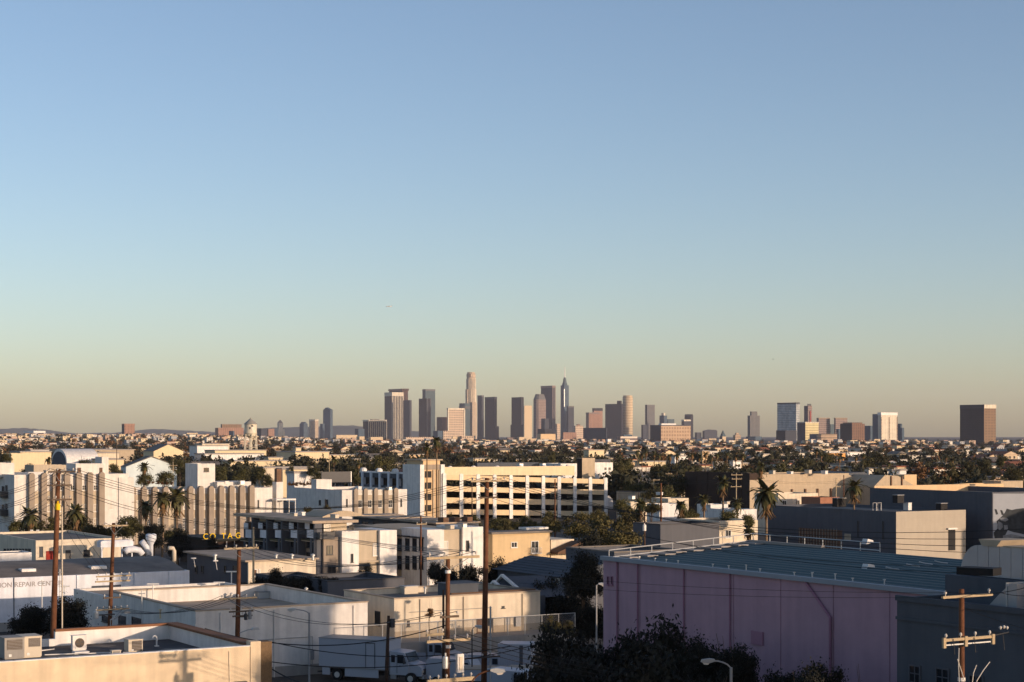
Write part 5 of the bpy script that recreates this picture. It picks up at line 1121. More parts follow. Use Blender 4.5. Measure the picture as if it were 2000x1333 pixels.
# ================================================================== poles, wires, lamps
class Pole:
    def __init__(s, label, px, D, ytop, r, m='wood_pole', pxb=None, group=None, base=0.0):
        s.D, s.X0 = D, X(px, D); s.o = thing('utility_pole', label, 'utility pole', (s.X0, D, base), ANG, group); s.zt = Z(ytop, D) - base; s.base = base; s.arms = {}
        dx = (X(pxb, D) - s.X0) if pxb else 0
        MB().tube([(dx*SX, -dx*SY, 0), (dx*.5*SX, -dx*.5*SY, s.zt*.5), (0, 0, s.zt)], [r*1.15, r*1.05, r*.8], 10).build('pole_shaft', g[m], s.o, smooth=True); s.r = r
    u = Bd.u
    def z(s, py): return Z(py, s.D) - s.base
    def arm(s, py, px0, px1, h=.11, m='crossarm', ins=4, off=-.25, mi='insulator', brace=True):
        x0, x1 = s.u(px0), s.u(px1); z = s.z(py); k = math.copysign(1, off)
        o = MB().box(x0, x1, off-.06, off+.06, z-h/2, z+h/2).build('crossarm', g[m], s.o)
        for i in range(ins):
            x = x0+(x1-x0)*(.06+.88*i/max(1, ins-1)); MB().lathe([(.02, h/2), (.02, h/2+.08), (.06, h/2+.09), (.065, h/2+.16), (.03, h/2+.22)], 8, x, off).build('insulator', g[mi], o, (0, 0, z))
        if brace:
            xm = (x0+x1)/2; w_ = (x1-x0)*.28
            MB().tube([(xm-w_, off-.08, z-.05), (0, -s.r, z-.65)], .02, 4).tube([(xm+w_, off-.08, z-.05), (0, -s.r, z-.65)], .02, 4).build('arm_brace', g['metal_grey'], s.o)
        s.arms[py] = [s.w(x0+(x1-x0)*(.06+.88*i/max(1, ins-1)), off, z+h/2+.2) for i in range(max(ins, 2))]
        return s
    def w(s, x, y, z): return (s.X0+x*SX-y*SY, s.D+x*SY+y*SX, z+s.base)
    def can(s, px0, px1, py0, py1, m='metal_light', name='transformer'):
        x = s.u((px0+px1)/2); r = (px1-px0)/F*s.D/2; z0, z1 = s.z(py1), s.z(py0)
        MB().lathe([(r*.9, z0), (r, z0+.05), (r, z1-.08), (r*.9, z1), (r*.3, z1+.05), (.05, z1+.2)], 14, x, -.35).build(name, g[m], s.o, smooth=False); MB().box(min(x, 0), max(x, 0), -.3, -.1, z0+.2, z0+.3).build('bracket', g['metal_dark'], s.o); return s
    def band(s, py, m='white_paint'):
        MB().lathe([(s.r*1.14, s.z(py)-.08), (s.r*1.14, s.z(py)+.08)], 10).build('band', g[m], s.o); return s
    def lamp(s, px1, py1, px0=None, py0=None):
        x1 = s.u(px1); zA = s.z(py0 if py0 else py1+10); z1 = s.z(py1); o = MB().tube([(0, -.15, zA), (x1*.5, -.5, z1+.05), (x1*.9, -.7, z1+.1)], .045, 6).build('lamp_arm', g['metal_light'], s.o)
        MB().prism([(x1*.85-.25, z1+.02), (x1*.85+.35, z1+.02), (x1*.85+.25, z1+.2), (x1*.85-.15, z1+.2)], -.85, -.6, 'y').build('lamp_head', g['metal_light'], o); return s
p108 = Pole('tall brown wooden pole rising beside the dark trees at the left', 114, 128, 917, .195, pxb=98)
p108.arm(922, 92, 144, ins=4, m='crossarm_dark').arm(948, 90, 138, m='crossarm_dark', ins=4, brace=False).arm(976, 90, 138, m='crossarm_dark', ins=4, brace=False)
p108.can(105, 115, 984, 996, 'letter_yellow', 'marker_sign'); MB().tube([(.26, -.05, 0), (.26, -.05, p108.z(990))], .05, 6).build('riser_conduit', g['unit_beige'], p108.o)
p220 = Pole('shorter wooden pole with hanging transformer above the white warehouse', 222, 138, 1022, .16, pxb=208)
p220.arm(1027, 200, 248, ins=3).arm(1125, 186, 254, m='crossarm', ins=5, brace=False).arm(1135, 184, 252, m='crossarm', ins=5, brace=False).arm(1167, 200, 234, m='crossarm_dark', ins=2, brace=False).arm(1190, 184, 250, ins=6)
p220.can(179, 190, 1192, 1206).lamp(244, 1199, py0=1210); MB().tube([(-.35, -.3, p220.z(1222)), (-.35, -.3, p220.z(1210)), (0, -.2, p220.z(1206))], .05, 6).build('riser_conduit', g['metal_light'], p220.o)
p465 = Pole('wooden pole with pale top crossarm in front of the white warehouse', 467, 132, 1069, .175, pxb=461)
p465.arm(1071, 435, 502, h=.14, ins=4).arm(1168, 426, 498, m='crossarm', ins=5, off=-.3).arm(1194, 445, 492, m='crossarm_dark', ins=3, brace=False).arm(1203, 452, 490, m='crossarm_dark', ins=3, brace=False)
p465.can(481, 488, 1196, 1210, 'metal_grey').can(473, 480, 1199, 1211, 'metal_dark').lamp(494, 1231, py0=1236)
p495 = Pole('thin weathered pole behind the pale crossarm, before the townhouses', 495, 196, 1030, .12, 'crossarm', group=None)
p950 = Pole('tallest red brown pole standing left of the dark trees in the centre', 951, 130, 934, .195, pxb=944)
p950.arm(940, 916, 986, ins=4, m='crossarm').arm(972, 931, 968, m='crossarm_dark', ins=2, brace=False); MB().tube([(.26, -.05, 0), (.26, -.05, p950.z(1185))], .06, 6).build('riser_conduit', g['metal_light'], p950.o)
p950.arm(1283, 905, 973, m='crossarm_dark', ins=3, brace=False)
p873 = Pole('wooden pole with pale double crossarms and white transformer, left of the tallest pole', 875, 93, 1089, .135, pxb=871)
p873.arm(1089, 828, 931, h=.13, ins=4).arm(1237, 828, 862, h=.13, ins=2, brace=False).arm(1250, 828, 912, h=.14, ins=4, off=-.3, brace=False).arm(1204, 856, 891, m='crossarm_dark', ins=2, brace=False).arm(1327, 828, 919, h=.2, ins=6, off=-.35, brace=False)
p873.can(858, 869, 1281, 1304).band(1117).band(1263, 'white_paint')
MB().box(p873.u(884.5), p873.u(897), -.5, -.3, p873.z(1313), p873.z(1277)).build('switch_box', g['white_paint'], p873.o); MB().box(p873.u(888), p873.u(894), -.53, -.505, p873.z(1308), p873.z(1282)).build('switch_plate', g['unit_beige'], p873.o)
pstub = Pole('dark thin pole right behind the double crossarm pole', 866, 127, 1152, .1, 'wood_dark')
p757 = Pole('short dark stub pole with a small box in front of the box truck', 759, 141, 1203, .14, 'wood_dark', pxb=753); MB().box(p757.u(761), p757.u(768), -.3, .1, p757.z(1226), p757.z(1209)).build('meter_box', g['metal_dark'], p757.o)
p1875 = Pole('sunlit wooden pole with cream crossarms in front of the slate building at lower right', 1878, 78.5, 1151, .145, 'wood_pole')
p1875.arm(1164, 1834, 1931, h=.11, ins=2, brace=False, off=-.2).arm(1247, 1835, 1932, h=.12, ins=4, off=-.2, brace=False)
MB().box(p1875.u(1836), p1875.u(1931), -.22, -.19, p1875.z(1258), p1875.z(1255.5)).build('lower_rail', g['metal_light'], p1875.o)
for px in (1834, 1876, 1929): MB().box(p1875.u(px), p1875.u(px+5), -.29, -.17, p1875.z(1262), p1875.z(1242)).build('arm_end_plate', g['crossarm'], p1875.o)
o = MB().tube([(p1875.u(1929), -.2, p1875.z(1246)), (p1875.u(1962), -.25, p1875.z(1241))], .03, 5).build('stand_off', g['metal_dark'], p1875.o)
for px, py in ((1946, 1232), (1959, 1233), (1953, 1231)): MB().lathe([(.02, -.05), (.06, 0), (.07, .05), (.03, .1)], 8, p1875.u(px), -.24).build('insulator', g['insulator'], p1875.o, (0, 0, p1875.z(py)))
for px in (1852, 1893, 1949): MB().tube([(p1875.u(px), -.3, p1875.z(1245)), (p1875.u(px)+.04, -.32, p1875.z(1262)), (p1875.u(px+3), -.3, p1875.z(1275))], .018, 5).build('cutout', g['metal_dark'], p1875.o)
for q0 in ([(1865, 1264), (1864, 1300), (1866, 1340)], [(1862, 1285), (1870, 1310), (1876, 1330)], [(1925, 1296), (1912, 1312), (1900, 1330), (1897, 1345)], [(1899, 1300), (1893, 1315), (1890, 1340)]):
    MB().tube([(p1875.u(a), -.25, p1875.z(c)) for a, c in q0], .022, 5).build('drop_cable', g['insulator'], p1875.o)
p1875.band(1327, 'white_paint'); p1875.can(1836, 1862, 1345, 1395).can(1890, 1912, 1345, 1390)
far_poles = [
 ('bare reddish pole standing alone right of the round tree', 1291, 290, 944, .17, 'wood_pole', ()),
 ('thin brown pole before the middle of the parking garage columns', 1084, 330, 936, .13, 'wood_pole', ()),
 ('thin grey pole with crossarms before the left garage columns', 922, 390, 933, .13, 'crossarm_dark', ((939, 912, 946), (978, 914, 934))),
 ('brown pole with white transformer right of the round tree', 1259, 232, 1000, .12, 'wood_dark', ()),
 ('reddish pole before the second townhouse block', 822, 226, 1008, .12, 'wood_pole', ((1024, 812, 832),)),
 ('double-armed pole in front of the brown hall', 1438, 400, 924, .12, 'crossarm', ((928, 1427, 1449), (936, 1428, 1448), (951, 1426, 1447))),
 ('small double-armed pole left of the brown hall', 1277, 450, 936, .12, 'crossarm', ((938, 1268, 1288), (945, 1267, 1286))),
 ('slim pale pole before the tan warehouse, left', 1633, 400, 934, .12, 'crossarm', ((938, 1627, 1642), (951, 1628, 1641))),
 ('slim brown pole before the tan warehouse, right', 1648, 395, 928, .12, 'wood_pole', ()),
 ('tall slim flagpole between studio lot and billboard', 643, 620, 884, .12, 'crossarm', ()),
 ('grey pole near the palm cluster above the shops', 1305, 520, 922, .12, 'crossarm_dark', ((926, 1299, 1312),)),
 ('thin pole on the left studio street by the pale stage', 338, 520, 902, .12, 'crossarm', ((910, 330, 346), (918, 331, 346))),
 ('thin pole above the cream studio block at left', 228, 560, 860, .12, 'crossarm_dark', ()),
 ('slender pole by the long tan store right of the garage', 1247, 380, 962, .1, 'wood_dark', ()),
]
FP = {}
for lab, px, D, yt, r, m, arms in far_poles:
    p = Pole(lab, px, D, yt, r, m); FP[px] = p
    for py, a, c in arms: p.arm(py, a, c, m='crossarm', ins=3, off=-.2, brace=False)
    if px == 1259: p.can(1252, 1259, 1025, 1037, 'white_paint')

WN = {}
def wire(a, c, sag, label, group, r=.016, n=14):
    pts = []
    for i in range(n+1):
        t = i/n; pts.append((a[0]+(c[0]-a[0])*t, a[1]+(c[1]-a[1])*t, a[2]+(c[2]-a[2])*t - 4*sag*t*(1-t)))
    tag(MB().tube(pts, r, 4, cap=False).build('power_line', g['wire']), label, 'power line', group)
def at(px, py, D): return (X(px, D), D, Z(py, D))
def run(arm_a, arm_b, sag, label, group, n=None, r=.016):
    for i in range(n or min(len(arm_a), len(arm_b))): wire(arm_a[i % len(arm_a)], arm_b[i % len(arm_b)], sag, label, group, r)
far_l = lambda y, k: [at(-60-4*i, y+5*i, 90+2*i) for i in range(k)]
for py in (922, 948, 976):
    run(p108.arms[py], far_l(py+40, 4), .6, 'thin wire from the %s arm of the tall left pole to the left edge' % {922: 'top', 948: 'middle', 976: 'lowest'}[py], 'wires left of the tall left pole', 3)
run(p108.arms[922], p950.arms[940], 2.6, 'long thin wire sagging between the tall left pole and the tallest centre pole', 'wires between the two tallest poles', 4)
run(p108.arms[948], p950.arms[972], 3.0, 'lower long wire between the tall left pole and the tallest centre pole', 'lower wires between the two tallest poles', 2)
run(p950.arms[940], [at(2060+i*30, 1030+i*17, 95) for i in range(4)], 1.6, 'thin wire from the tallest pole crossing right over the grey building', 'wires crossing the sunlit end wall at right', 4)
run(p950.arms[972], [at(2060, 1105, 95), at(2060, 1120, 95)], 1.6, 'wire from the tallest pole passing in front of the blue ribbed roof', 'wires before the ribbed roof', 2)
run(p220.arms[1027], p465.arms[1071], .8, 'wire between the transformer pole and the pale crossarm pole', 'wires between the two left middle poles', 3)
run(p220.arms[1125], p108.arms[976], .5, 'wire linking the transformer pole to the tall left pole', 'wires at the tall left pole', 3)
run(p220.arms[1190], p465.arms[1168], .9, 'one of four low wires over the white warehouse roof between two poles', 'wires over the white warehouse roof', 4)
run(p465.arms[1071], p873.arms[1089], 1.1, 'wire from the pale crossarm pole to the double crossarm pole', 'wires over the warehouse and workshop', 4)
run(p465.arms[1168], p873.arms[1204], 1.3, 'mid wire crossing the warehouse wall between two poles', 'wires before the warehouse wall', 2)
run(p873.arms[1089], [at(400+40*i, 985+8*i, 260) for i in range(4)], .8, 'wire running away from the double crossarm pole over the townhouses', 'wires rising over the townhouses', 4)
run(p873.arms[1250], [at(1600+60*i, 1350, 100) for i in range(4)], 1.0, 'dim wire crossing the dark trees at the lower right', 'wires crossing the dark trees', 4)
run([at(1010, 1120, 112), at(1012, 1139, 112)], [at(1905, 1158, 86), at(1905, 1166, 86)], .35, 'one of two thin parallel wires crossing the pink wall', 'wires crossing the pink wall', 2, .009)
wire(at(400, 1228, 130), at(870, 1222, 122), 1.3, 'thick black cable sagging across the white warehouse wall', 'thick cables in front of the warehouse', .035)
wire(at(520, 1252, 124), at(1000, 1262, 120), .9, 'second thick cable sagging in front of the box truck top', 'thick cables in front of the box truck', .03)
wire(at(520, 1292, 122), at(1100, 1245, 122), 1.1, 'thick cable sagging across the side of the box truck', 'thick cables across the truck', .03)
wire(at(520, 1300, 118), at(640, 1345, 112), .3, 'black cable dropping to the street beside the cream building', 'cables by the cream building', .05)
wire(FP[1259].w(0, 0, FP[1259].z(1016)), at(780, 1008, 262), .8, 'pale wire crossing before the round tree toward the townhouses', 'wires before the round tree')
wire(FP[1291].w(0, 0, FP[1291].z(1016)), FP[1259].w(0, 0, FP[1259].z(1015)), .2, 'short wire between the bare pole and the transformer pole at the round tree', 'wires by the bare pole')
run(p1875.arms[1164], [at(2080, 1120, 70), at(2100, 1140, 70)], .4, 'wire leaving the sunlit pole toward the right edge', 'wires right of the sunlit pole', 2)
wire(p1875.w(.1, -.2, p1875.z(1190)), at(2030, 1236, 72), .05, 'pale guy wire from the sunlit pole down to the right', 'guy wire')
for px_a, px_b, ya, yb in ((922, 1084, 940, 948), (1084, 1291, 950, 955), (1438, 1633, 930, 940), (1277, 1438, 940, 930), (822, 922, 1024, 941)):
    for k in range(2):
        pa, pb = FP[px_a], FP[px_b]; wire(pa.w(.4*k, 0, pa.z(ya+k*3)), pb.w(.4*k, 0, pb.z(yb+k*3)), .8, 'distant thin wire between the poles at columns of the %s' % {922: 'garage left', 1084: 'garage right', 1438: 'tan warehouse', 1277: 'brown hall', 822: 'second townhouse block'}[px_a], 'distant wires %d' % px_a)

def street_lamp(label, px, D, ytop, dxp, r=.07, head='metal_light', m='metal_grey', px_head=None, y_head=None):
    t = thing('street_lamp', label, 'street lamp', (X(px, D), D, 0)); zt = Z(ytop, D); x1 = X(px_head, D)-X(px, D); z1 = Z(y_head, D)
    MB().tube([(0, 0, 0), (0, 0, zt)], [r*1.3, r], 8).build('post', g[m], t)
    arm = [(0, 0, zt-.15)]+[(x1*(1-math.cos(k*math.pi/10)), 0, zt-.15+(z1-zt+.15)*math.sin(k*math.pi/10)) for k in range(1, 6)]
    MB().tube(arm, r*.6, 6).build('arm', g[m], t); s = math.copysign(1, x1)
    h = MB(); h.prism([(x1-s*.1, z1-.02), (x1+s*.2, z1-.12), (x1+s*.6, z1-.06), (x1+s*.55, z1+.06), (x1+s*.15, z1+.12), (x1-s*.1, z1+.08)], -.14, .14, 'y'); h.build('lamp_head', g[head], t)
    h = MB(); h.prism([(x1+s*.18, z1-.125), (x1+s*.52, z1-.075), (x1+s*.45, z1-.18), (x1+s*.25, z1-.2)], -.1, .1, 'y'); h.build('lens', g['insulator'], t)
street_lamp('grey street lamp with arm bent left before the white warehouse wall', 604, 140, 1197, 0, px_head=576, y_head=1191)
street_lamp('street lamp with sunlit cobra head below the tallest pole', 916, 84, 1345, 0, px_head=962, y_head=1310, m='wood_pole')
street_lamp('pale street lamp with drooping head in front of the dark trees', 1428, 90.3, 1304, 0, px_head=1392, y_head=1291, m='metal_grey', head='metal_grey')
street_lamp('dark slim lamp post before the fence, right of the double crossarms', 922, 147, 1230, 0, px_head=930, y_head=1224, m='metal_dark', r=.05)
street_lamp('thin grey lamp post left of the pink warehouse', 1165, 152, 1143, 0, px_head=1171, y_head=1141, r=.06)
for px, D, y, lab in ((126, 178, 1147, 'white T-shaped lot light left of the transformer pole'), (299, 172, 1142, 'white T-shaped lot light before the repair shop wall'), (452, 192, 1118, 'slim white T-shaped light behind the pale crossarm pole'), (428, 186, 1139, 'low white T-shaped light at the warehouse corner')):
    t = thing('lot_light', lab, 'lot light', (X(px, D), D, 0)); z = Z(y, D); MB().tube([(0, 0, 0), (0, 0, z)], .06, 8).build('post', g['frame_white'], t); MB().box(-.55, .55, -.15, .15, z, z+.12).build('lamp_head', g['frame_white'], t)
for px, D, y, lab in ((82, 170, 1133, 'left slim pale mast behind the dark trees at left'), (117, 172, 1112, 'slim brown mast with short arms beside the tall left pole'), (277, 160, 1153, 'slim grey mast before the warehouse roof'), (66, 262, 1037, 'slim white mast with twin flood lights on the cream garage')):
    t = thing('mast', lab, 'mast', (X(px, D), D, 0)); MB().tube([(0, 0, 0), (0, 0, Z(y, D))], .05, 6).build('post', g['metal_light'], t); MB().box(-.3, .3, -.05, .05, Z(y, D)-.35, Z(y, D)-.28).build('arm', g['metal_light'], t)
    if px == 66:
        for k in (-.5, .4): MB().box(k, k+.35, -.15, .15, Z(y, D)-.1, Z(y, D)+.15).build('flood_light', g['frame_white'], t)

# ================================================================== vehicles
def truck(label, x0, D, rz, boxed=True, L=6.6):
    t = thing('box_truck' if boxed else 'cab_truck', label, 'truck', (x0, D, 0), rz)
    if boxed:
        MB().box(0, L, 0, 2.5, 1.08, 3.55).build('cargo_box', g['truck_white'], t)
        MB().box(-.03, L+.03, -.03, 2.53, 3.551, 3.62).box(-.02, L+.02, -.025, -.001, 1.08, 1.2).build('trim_rail', g['metal_grey'], t)
        MB().box(L*.76-.45, L*.76+.35, -.03, -.001, 1.2, 3.25).build('side_door', g['truck_white'], t); d = MB()
        for a in (L*.76-.5, L*.76+.35): d.box(a, a+.05, -.045, -.001, 1.2, 3.3)
        d.box(L*.76-.5, L*.76+.4, -.045, -.001, 3.301, 3.35); d.build('door_frame', g['metal_dark'], t)
        MB().box(.3, 1.05, .02, .1, .45, 1.07).build('side_skirt', g['truck_white'], t); MB().box(2.5, L-.9, .02, .1, .4, 1.07).build('side_skirt', g['truck_white'], t)
        MB().box(-.3, 0, .3, 2.2, .55, .7).build('rear_bumper', g['metal_dark'], t)
    else:
        MB().box(0, L, 0, 2.4, .85, 1.25).box(0, L, 0, .06, 1.251, 1.7).box(0, L, 2.34, 2.4, 1.251, 1.7).build('flat_bed', g['truck_white'], t)
    MB().box(.2, L+3.1, .8, 1.7, .55, .85).build('chassis', g['metal_dark'], t)
    a = L+.12
    MB().prism([(a, .75), (a+1.75, .75), (a+1.75, 1.75), (a+1.35, 2.62), (a, 2.72)], .15, 2.35, 'y').build('cab', g['truck_white'], t)
    MB().prism([(a+1.751, .7), (a+2.9, .7), (a+2.95, 1.25), (a+2.75, 1.55), (a+1.751, 1.8)], .3, 2.2, 'y').build('hood', g['truck_white'], t)
    MB().prism([(a+1.77, 1.86), (a+1.79, 1.88), (a+1.43, 2.58), (a+1.40, 2.57)], .3, 2.2, 'y').build('windscreen', g['glass'], t)
    MB().prism([(a+.75, 1.75), (a+1.55, 1.75), (a+1.28, 2.45), (a+.75, 2.45)], .11, .145, 'y').build('side_window', g['glass'], t)
    MB().box(a+.15, a+.5, .12, .145, 1.8, 2.4).build('side_window', g['glass'], t)
    MB().box(a+.68, a+.71, .12, .149, .9, 2.5).box(a+.9, a+1.05, .1, .149, 1.5, 1.55).build('door_handle', g['metal_dark'], t)
    MB().box(a+2.955, a+3.15, .25, 2.25, .5, .8).build('front_bumper', g['metal_grey'], t); MB().box(a+2.9, a+3.0, .6, 1.9, .85, 1.3).build('radiator_grille', g['metal_dark'], t)
    for y in (.32, 1.95): MB().box(a+2.85, a+2.99, y, y+.24, 1.0, 1.2).build('headlight', g['insulator'], t)
    MB().tube([(a+1.5, .12, 1.95), (a+1.6, -.25, 2.0)], .02, 5).box(a+1.52, a+1.62, -.4, -.2, 1.75, 2.25).build('mirror', g['metal_dark'], t)
    for xw in (1.75, a+2.0):
        for y in (.0, 2.05):
            o = MB().tube([(xw, y+.02, .5), (xw, y+.4, .5)], .5, 18).build('wheel', g['tyre'], t); MB().tube([(xw, y-.01, .5), (xw, y+.1, .5)], .26, 12).build('rim', g['metal_light'], o)
    MB().box(a+.05, a+.6, .2, .6, .4, .8).build('fuel_tank', g['metal_grey'], t)
    return t
truck('white box truck with side door parked before the warehouse wall', X(623, 154), 154, R(-23))
truck('white cab truck with low flat bed half hidden behind the box truck', X(742, 160), 160.5, R(-23), boxed=False, L=4.5)
def van(label, px, D, L, h, rz, cat='van', name='parked_van', flat=False, m='truck_white'):
    t = thing(name, label, cat, (X(px, D), D, 0), rz)
    if flat:
        MB().box(0, L, 0, 2.4, .7, h).build('body', g[m], t); MB().box(-.05, L+.05, -.05, 2.45, h+.002, h+.08).build('roof', g['roof_beige'], t); MB().box(.05, L-.05, -.03, -.002, .8, 1.0).build('trim_rail', g['metal_dark'], t)
    else:
        MB().prism([(0, .45), (L, .45), (L, 1.0), (L-.75, 1.25), (L-1.35, h), (.15, h), (0, h-.3)], 0, 1.95, 'y').build('body', g[m], t)
        MB().prism([(L-.82, 1.32), (L-.80, 1.34), (L-1.30, h-.1), (L-1.33, h-.12)], .15, 1.8, 'y').build('windscreen', g['glass'], t)
        MB().prism([(L-2.2, 1.25), (L-1.05, 1.25), (L-1.42, h-.25), (L-2.2, h-.25)], -.03, -.002, 'y').build('side_window', g['glass'], t)
        MB().box(L-2.35, L-2.32, -.02, -.002, .6, h-.2).build('door_seam', g['metal_dark'], t); MB().box(L, L+.08, .1, 1.85, .45, .7).build('front_bumper', g['metal_dark'], t)
        for y in (.1, 1.6): MB().box(L-.03, L+.03, y, y+.25, .8, .95).build('headlight', g['insulator'], t)
    for xw in (.9, L-.9):
        for y in (-.02, 1.75):
            o = MB().tube([(xw, y, .34), (xw, y+.22, .34)], .34, 16).build('wheel', g['tyre'], t); MB().tube([(xw, y-.02, .34), (xw, y+.06, .34)], .18, 10).build('rim', g['metal_light'], o)
    return t
van('white van behind the double crossarm pole, nose to the right', 832, 151, 5.2, 2.2, R(-20))
van('flat roofed white trailer between the two tall wooden poles', 892, 146, 3.6, 1.9, R(-12), 'trailer', 'parked_trailer', True)
van('white step van right of the tallest pole, near the cobra lamp', 947, 143, 5.0, 2.35, R(-35))
van('pale flat trailer at the left edge of the dark trees', 985, 146, 5.5, 1.9, R(-15), 'trailer', 'parked_trailer', True)
van('white parked van in the back row before the retaining wall', 905, 155, 4.8, 2.0, R(-15))
van('second white van in the back row, just right of the tallest pole', 950, 155, 4.6, 1.9, R(-15))
ct = thing('storage_container', 'white storage container with dark door at the edge of the dark trees', 'container', (X(972, 154), 154, .15), R(-10))
MB().box(0, 2.9, 0, 2.4, 0, 2.9).build('body', g['truck_white'], ct)
MB().box(1.9, 2.2, -.04, -.002, .1, 2.8).build('door', g['slate_wall'], ct)
for i in range(9): MB().box(.1+i*.2, .16+i*.2, -.03, -.002, .1, 2.8).build('corrugation', g['truck_white'], ct)
tag(MB().box(0, 1.6, 0, .5, 0, 1.5).box(.3, 1.2, -.02, -.001, .3, 1.3).build('wooden_crate', g['brown_wall'], None, (X(838, 154), 154, 0), R(-10)), 'rusty brown crate stacked behind the white van roofs', 'crate')
for lab, px, py_d, m, w_, h_ in (('blue grey waste bin by the retaining wall behind the trucks', 860, 155, 'slate_wall', 1.5, 1.2), ('dark waste bin right of the white cab truck', 878, 155.5, 'metal_dark', 1.4, 1.1), ('stack of brown pallets behind the second white van', 925, 156, 'wood_dark', 1.1, 1.3)):
    t = thing('waste_bin' if 'bin' in lab else 'pallet_stack', lab, 'bin' if 'bin' in lab else 'pallets', (X(px, py_d), py_d, .01), R(-12))
    if 'bin' in lab: MB().prism([(.1, 0), (w_-.1, 0), (w_, h_), (0, h_)], 0, 1.0, 'y').build('body', g[m], t); MB().box(-.04, w_+.04, -.04, 1.04, h_+.003, h_+.06).build('lid', g['metal_dark'], t)
    else:
        for i in range(7): MB().box(0, w_, 0, 1.0, i*.18, i*.18+.05).box(.05, .15, .02, .98, i*.18+.051, i*.18+.178).box(w_-.15, w_-.05, .02, .98, i*.18+.051, i*.18+.178).build('pallet', g[m], t)
mk('car_dark', (.05, .055, .065), rough=.3, var=.05); mk('car_silver', (.30, .31, .33), rough=.3, var=.05); mk('car_white', (.6, .6, .6), rough=.35, var=.05)
def car(label, px, D, rz, m, gname='cars in the lot before the repair shop'):
    t = thing('parked_car', label, 'car', (X(px, D), D, .01), rz, gname)
    MB().prism([(0, .3), (4.5, .3), (4.55, .62), (4.3, .78), (3.3, .9), (2.75, 1.38), (1.3, 1.42), (.55, .98), (.05, .92)], 0, 1.75, 'y').build('body', g[m], t)
    MB().prism([(2.82, 1.34), (3.28, .93), (3.31, .95), (2.85, 1.37)], .12, 1.63, 'y').build('windscreen', g['glass'], t)
    MB().prism([(1.0, .95), (3.0, .95), (2.65, 1.3), (1.4, 1.33)], -.02, -.002, 'y').build('side_window', g['glass'], t)
    MB().prism([(.66, 1.0), (1.28, 1.40), (1.25, 1.42), (.62, 1.02)], .15, 1.6, 'y').build('rear_window', g['glass'], t)
    for y in (.08, 1.4): MB().box(4.42, 4.56, y, y+.3, .6, .74).build('headlight', g['insulator'], t)
    for xw in (.85, 3.65):
        for y in (-.02, 1.57): o = MB().tube([(xw, y, .32), (xw, y+.2, .32)], .32, 14).build('wheel', g['tyre'], t); MB().tube([(xw, y-.015, .32), (xw, y+.05, .32)], .18, 10).build('rim', g['metal_light'], o)
for lab, px, D, rz, m in (('dark silver hatchback in shade left of the left dark tree', 30, 160, 2.2, 'car_silver'), ('dark sedan right beside the silver hatchback at the lot edge', 12, 154, 2.2, 'car_dark'), ('white car at the far left edge by the repair shop wall', -8, 182, 2.4, 'car_white'), ('pale sedan parked just behind the left dark tree', 18, 172, 2.3, 'car_white'), ('white car glimpsed between the two dark trees', 92, 168, 2.4, 'car_white'), ('grey car under the right dark tree', 112, 158, 2.4, 'car_silver'), ('dark grey car under the left dark tree', 62, 166, 2.3, 'car_dark')): car(lab, px, D, rz, m)

# ================================================================== vegetation
def leaf_mesh(name, m, seed, n, size, rx, ry, rz_, cz, lobes=10, lobe_r=.45, kind=0):
    """leaf-sized rhombs spread over the shells of many small lobes"""
    r = np.random.default_rng(seed)
    c = r.normal(size=(lobes, 3)); c /= np.linalg.norm(c, axis=1)[:, None]; c *= r.uniform(.2, .85, (lobes, 1))
    c[:, 2] = np.where(c[:, 2] < -.35, c[:, 2]*.6, c[:, 2])
    lr = r.uniform(.55, 1.3, lobes)*lobe_r
    k = r.choice(lobes, n, p=lr**2/np.sum(lr**2)); d = r.normal(size=(n, 3)); dn = np.linalg.norm(d, axis=1)[:, None]
    p = c[k] + d*(lr[k]*.42)[:, None]*np.array([1.1, 1.1, .85]); d = d/dn
    far = np.linalg.norm(p, axis=1) > 1.25; p[far] *= .8
    p = p*np.array([rx, ry, rz_]) + np.array([0, 0, cz])
    nr = d + r.normal(size=(n, 3))*.7; nr /= np.linalg.norm(nr, axis=1)[:, None]
    t = np.cross(nr, r.normal(size=(n, 3))); t /= np.linalg.norm(t, axis=1)[:, None]; bt = np.cross(nr, t)
    s = size*r.uniform(.55, 1.35, n)[:, None]
    v = np.stack([p-t*s, p+bt*s*.55+nr*s*.15, p+t*s, p-bt*s*.55+nr*s*.15], 1).reshape(-1, 3)
    return quads(name, v, m)
def quads(name, v, m):
    me = bpy.data.meshes.new(name); n = len(v)//4; me.vertices.add(len(v)); me.vertices.foreach_set("co", v.astype(np.float32).ravel())
    me.loops.add(4*n); me.loops.foreach_set("vertex_index", np.arange(4*n, dtype=np.int32)); me.polygons.add(n)
    me.polygons.foreach_set("loop_start", np.arange(0, 4*n, 4, dtype=np.int32)); me.polygons.foreach_set("loop_total", np.full(n, 4, dtype=np.int32))
    me.materials.append(m); me.update(calc_edges=True); me.validate(); return me
def trunk_mesh(h, r, seed, limbs=5, spread=1.5):
    q = random.Random(seed); b = MB(); b.tube([(0, 0, 0), (q.uniform(-.1, .1), q.uniform(-.1, .1), h*.5), (0, 0, h)], [r*1.2, r*.85, r*.5], 7)
    for i in range(limbs):
        an = i*2*math.pi/limbs+q.random(); z = h*q.uniform(.45, .8); b.tube([(0, 0, z), (spread*.5*math.cos(an), spread*.5*math.sin(an), z+h*.2), (spread*math.cos(an), spread*math.sin(an), z+h*.42)], [r*.5, r*.32, r*.12], 5)
    return b.mesh('trunk', g['bark'])
CR = {}
